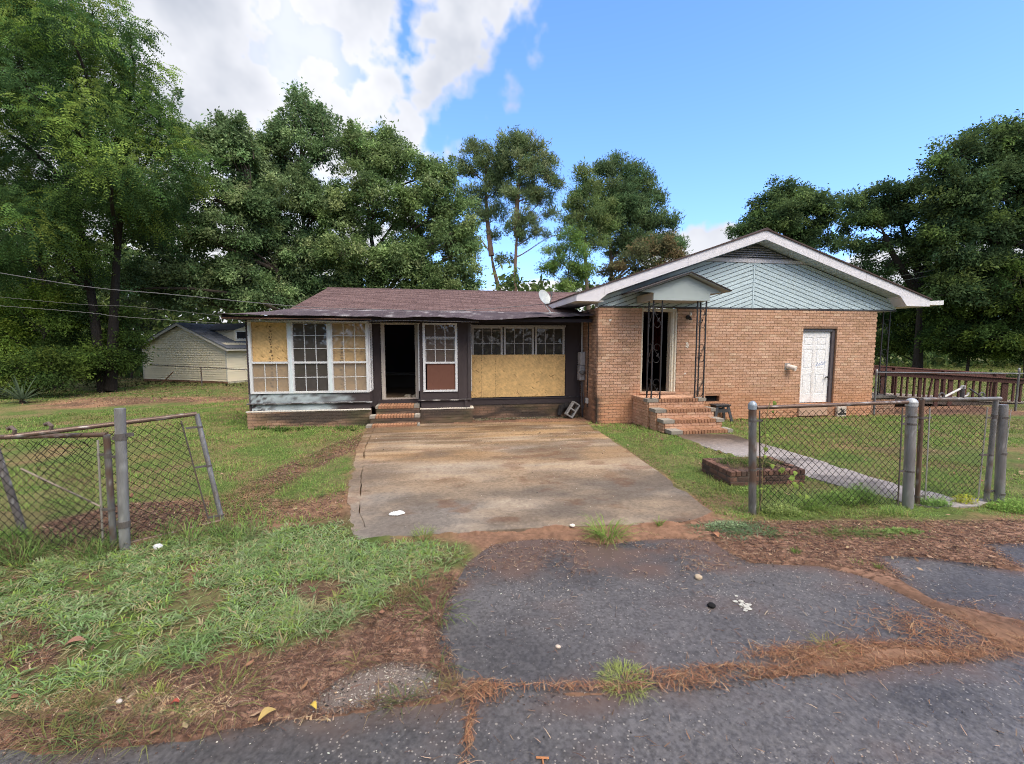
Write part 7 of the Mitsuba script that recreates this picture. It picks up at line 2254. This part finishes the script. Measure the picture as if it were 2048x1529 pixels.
NL += tree('pine_tree', 'straight tall pine, right one of the pair above the ridge', 'pine tree', (0.6,44,0.41), [(0.29,44,21.03,1.5),(1.83,44,20.57,1.6),(3.08,44,19.18,1.2),(0.29,44,19.18,1.8),(2.22,44,17.78,1.8),(3.92,44,17.31,0.9),(0.78,44,16.14,1.7),(2.96,44,15.91,1.3),(1.27,44,14.02,1.3),(3.69,44,14.49,0.7),(0.05,44,13.31,1),(2.73,44,12.6,0.8),(4.68,44,12.6,0.4),(1.03,44,12.12,0.9),(-0.67,44,20.57,0.8)], 0.34, PIN, 'needle', (0.34, 0.075), 3200, 0.55, 7, bark=(0.20, 0.13, 0.095), trunks=[(np.array((0.6,44,0.41)), np.array((0.49,44,12.6))), (np.array((0.49,44,12.5)), np.array((0.87,44,20.1)))], fork=0.7, airy=0.9)
NL += tree('pine_tree', 'full round-topped pine right of the satellite dish above the roof valley', 'pine tree', (9.63,42,0.47), [(8.79,42,17.73,1.34),(10.17,42,17.73,1.53),(11.59,42,16.39,1.72),(12.78,42,15.05,1.43),(9.29,42,15.72,2.15),(10.95,42,13.92,2.29),(13.53,42,13.02,1.62),(8.88,42,13.02,1.91),(12.65,42,11.2,2.1),(10.09,42,10.74,1.72),(14.51,42,11.2,1.15),(15.01,42,10.29,0.76)], 0.34, [(0.14, 0.215, 0.095), (0.115, 0.18, 0.085), (0.18, 0.25, 0.11)], 'needle', (0.32, 0.075), 3000, 0.55, 8, fill=8, bark=(0.14, 0.10, 0.08), fork=0.6)
NL += tree('pine_tree', 'lighter pine leaning left in front of the full round-topped pine', 'pine tree', (7.18,40,0.54), [(6.19,40,16.55,0.91),(6.87,40,15.28,1.36),(5.55,40,14.64,0.82),(6.67,40,13.35,1.55),(5.58,40,12.49,1),(8.01,40,12.49,1.27),(6.48,40,11.41,1.27),(7.6,40,10.76,1.09),(5.12,40,13.99,0.45),(8.43,40,13.78,1),(4.47,40,12.92,0.36)], 0.28, [(0.20, 0.28, 0.105), (0.16, 0.24, 0.095), (0.25, 0.32, 0.125)], 'needle', (0.32, 0.07), 3200, 0.55, 9, fill=4, bark=(0.12, 0.09, 0.07), fork=0.6)
NL += tree('young_tree', 'small bright green tree between the straight pine and the lighter pine', 'tree', (3.97,33,0.78), [(3.16,33,8.85,0.75),(4.25,33,9.57,0.82),(4.99,33,8.67,0.9),(3.72,33,7.77,0.97),(4.65,33,7.04,1.05),(2.62,33,7.41,0.6),(5.38,33,7.41,0.75),(4.29,33,6.14,0.97)], 0.13, [(0.20, 0.32, 0.09), (0.17, 0.27, 0.08), (0.26, 0.37, 0.11)], 'broad', (0.15, 0.075), 1300, 0.42, 10)
NL += tree('magnolia_tree', 'brownish-green magnolia just above the slope of the main roof', 'tree', (8.15,26,1.02), [(7.69,26,7.37,0.83),(8.7,26,7.37,0.77),(6.84,26,6.67,0.77),(8.01,26,6.24,0.95),(9.15,26,6.81,0.59),(5.98,26,6.1,0.65),(9.58,26,7.09,0.35),(7.31,26,5.38,0.77),(5.71,26,5.24,0.59)], 0.16, [(0.17, 0.17, 0.085), (0.13, 0.155, 0.075), (0.24, 0.19, 0.10)], 'broad', (0.16, 0.075), 1500, 0.34, 11, droop=0.1)
NL += tree('shade_tree', 'rounded tree directly behind the peak of the pale blue gable', 'tree', (21.31,34,-0.03), [(20.43,34,13.27,1),(21.57,34,12.91,0.93),(19.36,34,12.18,1.24),(21.25,34,11.81,1.47),(23.11,34,12.18,1.16),(18.47,34,11.08,1),(20.18,34,10.72,1.39),(23.93,34,11.08,0.85),(17.19,34,10.35,0.7),(17.96,34,9.8,0.85),(22.45,34,10.53,1.16),(21.78,34,9.06,1.16),(24.03,34,9.43,0.85),(24.57,34,12.72,0.46)], 0.26, OAK, 'broad', (0.19, 0.09), 2200, 0.46, 12, fill=8)
NL += tree('shade_tree', 'open-branched dark tree with sky showing through, above the right eave', 'tree', (26.77,29,0.09), [(22.1,29,10.82,0.86),(23.19,29,11.29,0.86),(24.45,29,11.44,0.99),(22.33,29,9.73,1.12),(24.09,29,9.89,1.19),(25.83,29,10.2,1.05),(22.1,29,8.32,0.72),(23.41,29,8.01,0.86),(25.17,29,8.32,0.92),(26.78,29,8.32,0.79),(22.67,29,7.06,0.53),(27.45,29,9.89,0.79),(26.02,29,11.75,0.72),(23.68,29,6.58,0.72),(25.11,29,6.9,0.66),(26.21,29,7.37,0.59),(22.77,29,5.62,0.66),(24.42,29,5.3,0.72),(27.39,29,6.74,0.72)], 0.30, OAK, 'broad', (0.18, 0.085), 1900, 0.46, 13, fill=6, bark=(0.05, 0.042, 0.038), trunks=[(np.array((26.77,29,0.09)), np.array((26.56,29,6.1))), (np.array((26.57,29,6.04)), np.array((24.89,29,9.89))), (np.array((26.54,29,5.14)), np.array((23.16,28,8.71))), (np.array((26.66,29,6.1)), np.array((28.4,30,10.16)))])
NL += tree('shade_tree', 'massive tall tree filling the right edge of the photo', 'tree', (32.81,27,-0.25), [(24.41,26,11.56,1.06),(25.45,26,12.66,1.18),(26.97,26,13.2,1.24),(28.55,26,12.93,1.48),(30.23,26,13.2,1.77),(25.09,26,10.18,1.48),(27.02,26,11.01,1.71),(29.05,26,10.73,1.89),(31.4,26,10.18,2.36),(26.1,26,8.5,1.36),(28.12,26,8.5,1.77),(30.16,26,8.22,2.07),(27.14,26,6.52,1.48),(29.52,26,5.95,1.77),(25.68,26,6.67,0.89),(31.58,26,5.67,1.77),(27.19,26,13.88,0.53),(28.17,26,13.96,0.47),(25.25,26,4.81,1.18),(27.03,26,4.52,1.36),(29.39,26,4.23,1.48),(24.71,26,7.94,1),(31.15,26,4.23,1.48),(25.04,26,9.06,1.06)], 0.4, [(0.12, 0.185, 0.075), (0.095, 0.155, 0.07), (0.18, 0.25, 0.08), (0.072, 0.125, 0.06)], 'broad', (0.18, 0.085), 1500, 0.46, 14, fill=14, bark=(0.05, 0.042, 0.038), fork=0.4)
# understory on the right
NL += tree('dense_shrub', 'dense dark shrub mass behind the ramp, left of its three', 'shrub', (28.13,31,-0.56), [(26.76,31,3.64,1.2),(28.21,31,2.95,1.41),(27.24,31,1.9,1.41),(29.15,31,4.33,1.2),(29.35,31,1.9,1.55),(26.56,31,1.55,1.06),(27.35,31,5.02,1.2),(28.67,31,6.05,1.2),(26.29,31,5.36,0.92),(30.25,31,3.64,1.27)], 0.1, BUSH, 'broad', (0.17, 0.08), 1500, 0.42, 20)
NL += tree('dense_shrub', 'dense dark shrub mass behind the ramp, middle of its three', 'shrub', (27.91,27,-0.56), [(26.91,27,4.02,1.29),(28.2,27,3.11,1.47),(26.76,27,2.2,1.41),(28.64,27,1.6,1.47),(27.41,27,5.22,1.04),(29.31,27,4.32,1.23),(26.45,27,5.81,1.1),(28.24,27,6.11,1.23),(25.92,27,4.92,1.04),(29.5,27,5.51,1.23)], 0.1, BUSH, 'broad', (0.17, 0.08), 1500, 0.42, 21)
NL += tree('dense_shrub', 'dense dark shrub mass behind the ramp, cut by the right edge', 'shrub', (29.3,25,-0.66), [(28.26,25,4.14,1.42),(29.75,25,3.3,1.7),(27.88,25,2.18,1.42),(29.64,25,1.62,1.7),(28.41,25,5.52,1.31),(30.7,25,4.97,1.7)], 0.1, BUSH, 'broad', (0.17, 0.08), 1500, 0.42, 22)
# understory on the left
NL += tree('leafy_bush', 'yellow-green leafy bush under the trees at the left edge', 'bush', (-19.29,17.5,-0.09), [(-19.37,17.5,3.27,0.91),(-18.15,17.5,3.66,0.8),(-20.59,17.5,2.88,0.99),(-18.65,17.5,2.49,0.99),(-19.89,17.5,1.9,0.95),(-17.85,17.5,2.69,0.72),(-21.1,17.5,1.7,1.19)], 0.07, [(0.19, 0.29, 0.06), (0.13, 0.21, 0.055), (0.29, 0.40, 0.07)], 'broad', (0.11, 0.05), 1300, 0.36, 23)
NL += tree('leafy_bush', 'dark green bush below the yellow-green one, behind the spiky plant', 'bush', (-17.21,15.6,-0.06), [(-17.82,15.6,1.02,0.71),(-16.84,15.6,1.02,0.71),(-16.07,15.6,0.75,0.57),(-18.9,15.6,0.84,0.89),(-17.16,15.6,0.48,0.53),(-16.19,15.6,1.37,0.6)], 0.06, BUSH, 'broad', (0.10, 0.045), 1400, 0.34, 24)
NL += tree('leafy_bush', 'dark bush around the foot of the twin tree trunks', 'bush', (-16.66,17.9,-0.14), [(-17.11,17.9,1.9,0.73),(-15.99,17.9,1.9,0.65),(-17.39,17.9,0.89,0.69),(-16.28,17.9,0.78,0.69),(-15.63,17.9,1.29,0.53),(-17.93,17.9,1.7,0.73),(-15.47,17.9,2.1,0.49),(-16.81,17.9,3.1,0.73),(-17.63,17.9,2.91,0.69),(-15.71,17.9,2.91,0.61),(-15.99,17.3,1.31,0.79)], 0.06, BUSH, 'broad', (0.10, 0.045), 1300, 0.36, 25)
NL += tree('leafy_bush', 'greyish thicket left of the cream garage', 'bush', (-21.72,25,-0.09), [(-21.51,25,2.74,0.85),(-20.96,25,3.3,0.74),(-21.79,25,1.62,0.85),(-20.76,25,4.14,0.85),(-22.09,25,3.3,0.85)], 0.06, [(0.07, 0.09, 0.045), (0.09, 0.11, 0.06)], 'broad', (0.14, 0.06), 900, 0.42, 26)


# far woods: a mass of foliage behind everything
def woods(key, spans, label, seed):
    rng = np.random.default_rng(seed)
    Pp, Pc = [], []
    for (x0, x1, y, h0, h1, n) in spans:
        t = rng.uniform(0, 1, n)
        x = x0 + (x1 - x0) * t
        hh = h0 + (h1 - h0) * t
        hh = hh * (0.55 + 0.9 * meshkit.fbm(np.stack([x * 0.22, 0 * x, 0 * x], 1), 4, seed))
        z = hh * rng.uniform(0, 1, n) ** 0.75
        yy = y + rng.normal(0, 2.2, n) + 3 * np.sin(z * 1.3 + x * 0.7)
        Pp.append(np.stack([x, yy, z], 1))
        g = meshkit.fbm(np.stack([x * 0.5, z * 0.6, 0 * x], 1), 3, seed + 1)[:, None]
        Pc.append(tone(rng, n, [(0.10, 0.15, 0.055), (0.13, 0.19, 0.065), (0.075, 0.12, 0.05), (0.17, 0.22, 0.075)], None, 0.3) * (0.5 + 1.0 * g))
    P, C = np.concatenate(Pp), np.concatenate(Pc)
    n = len(P)
    d, nn = unit(rng.normal(0, 1, (n, 3)) - [0, 0, 0.4]), unit(rng.normal(0, 0.7, (n, 3)) + [0, -0.3, 0.8])
    V, F = leaf_faces(P, d, unit(nn - d * (nn * d).sum(1, keepdims=True)), rng.uniform(0.35, 0.8, n) * (1 if seed == 61 else 2), rng.uniform(0.22, 0.42, n) * (1 if seed == 61 else 2))
    scene[key] = mikit.ply((V, F), LEAF, False, color=np.clip(np.repeat(C, 4, axis=0), 0.004, 0.9))
    note(key, label, 'woods', kind='stuff')


woods('far_woods', [(-70, -14, 36, 9, 8, 18000), (-14, 4, 44, 7, 6.5, 8000), (4, 30, 56, 8, 8, 8000), (30, 80, 46, 7, 9, 12000), (26, 60, 38, 4.5, 5, 6000), (-40, -22, 30, 6, 5, 6000), (-130, -55, 26, 9, 9, 5000)], 'low dark wood closing the view behind the trees', 61)


woods('road_woods', [(-70, 70, -38, 15, 15, 26000), (-75, -45, -10, 12, 12, 5000)], 'unseen wood added behind the viewer to darken the pane reflections', 63)  # added out of view to darken window reflections and cover low sky


def yucca(pos, n, length, label, seed):
    rng = np.random.default_rng(seed)
    k = numbered('yucca_plant')
    note(k, label, 'yucca')
    v = unit(np.column_stack([rng.normal(0, 1, (n, 2)), rng.uniform(-0.05, 1.0, n)]))
    p = np.array((*pos, 0.12))
    for i in range(n):
        L = length * rng.uniform(0.75, 1.1)
        s = np.cross(v[i], [0, 0, 1.0])
        s = s / (np.linalg.norm(s) + 1e-9) * 0.024
        a, b = p + v[i] * 0.05, p + v[i] * L * 0.55 + [0, 0, -0.02]
        c = p + v[i] * L + [0, 0, -0.10 * L]
        m = MB(np.array((0.10, 0.14, 0.085)) * rng.uniform(0.6, 1.3))
        m.add([a - s, a + s, b + s * 1.1, b - s * 1.1, c], [(0, 1, 2), (0, 2, 3), (3, 2, 4)])
        m.build(k + '__leaf', LEAF)
    m = MB((0.08, 0.06, 0.045))
    m.tube([(*pos, -0.05), (*pos, 0.12)], 0.07, 8)
    m.build(k + '__stem', MAT)


yucca((-15.82,14.11), 46, 0.95, 'spiky yucca on the lawn edge at the left, the larger of two', 71)
yucca((-17.85,15.15), 30, 0.8, 'second spiky yucca cut by the left edge of the photo', 72)
GROUPS = {'grass_tuft': 'weed and grass tufts in the foreground', 'loose_stone': 'loose stones in the foreground', 'fallen_leaf': 'fallen leaves in the foreground', 'street_cable': 'overhead cables at the right', 'gutter_wire': 'wires along the sunroom eave',
          'maple_tree': 'leafy trees behind the wing', 'pine_tree': 'pines behind the roofs', 'shade_tree': 'dark trees at the right', 'dense_shrub': 'shrubs behind the ramp', 'leafy_bush': 'bushes under the left trees', 'walnut_tree': 'tall trees at the left', 'yucca_plant': 'yuccas at the left lawn edge',
          'gate_post': 'steel gate posts'}
for k, d in labels.items():
    g = GROUPS.get(k.rsplit('_', 1)[0] if k[-3:].isdigit() else k)
    if g and '__' not in k:
        d['group'] = g
print('leaves', NL, 'triangles', sum(len(meshkit.WRITTEN[d['filename']][1]) for d in scene.values() if d.get('type') == 'ply'), 'entries', len(scene))
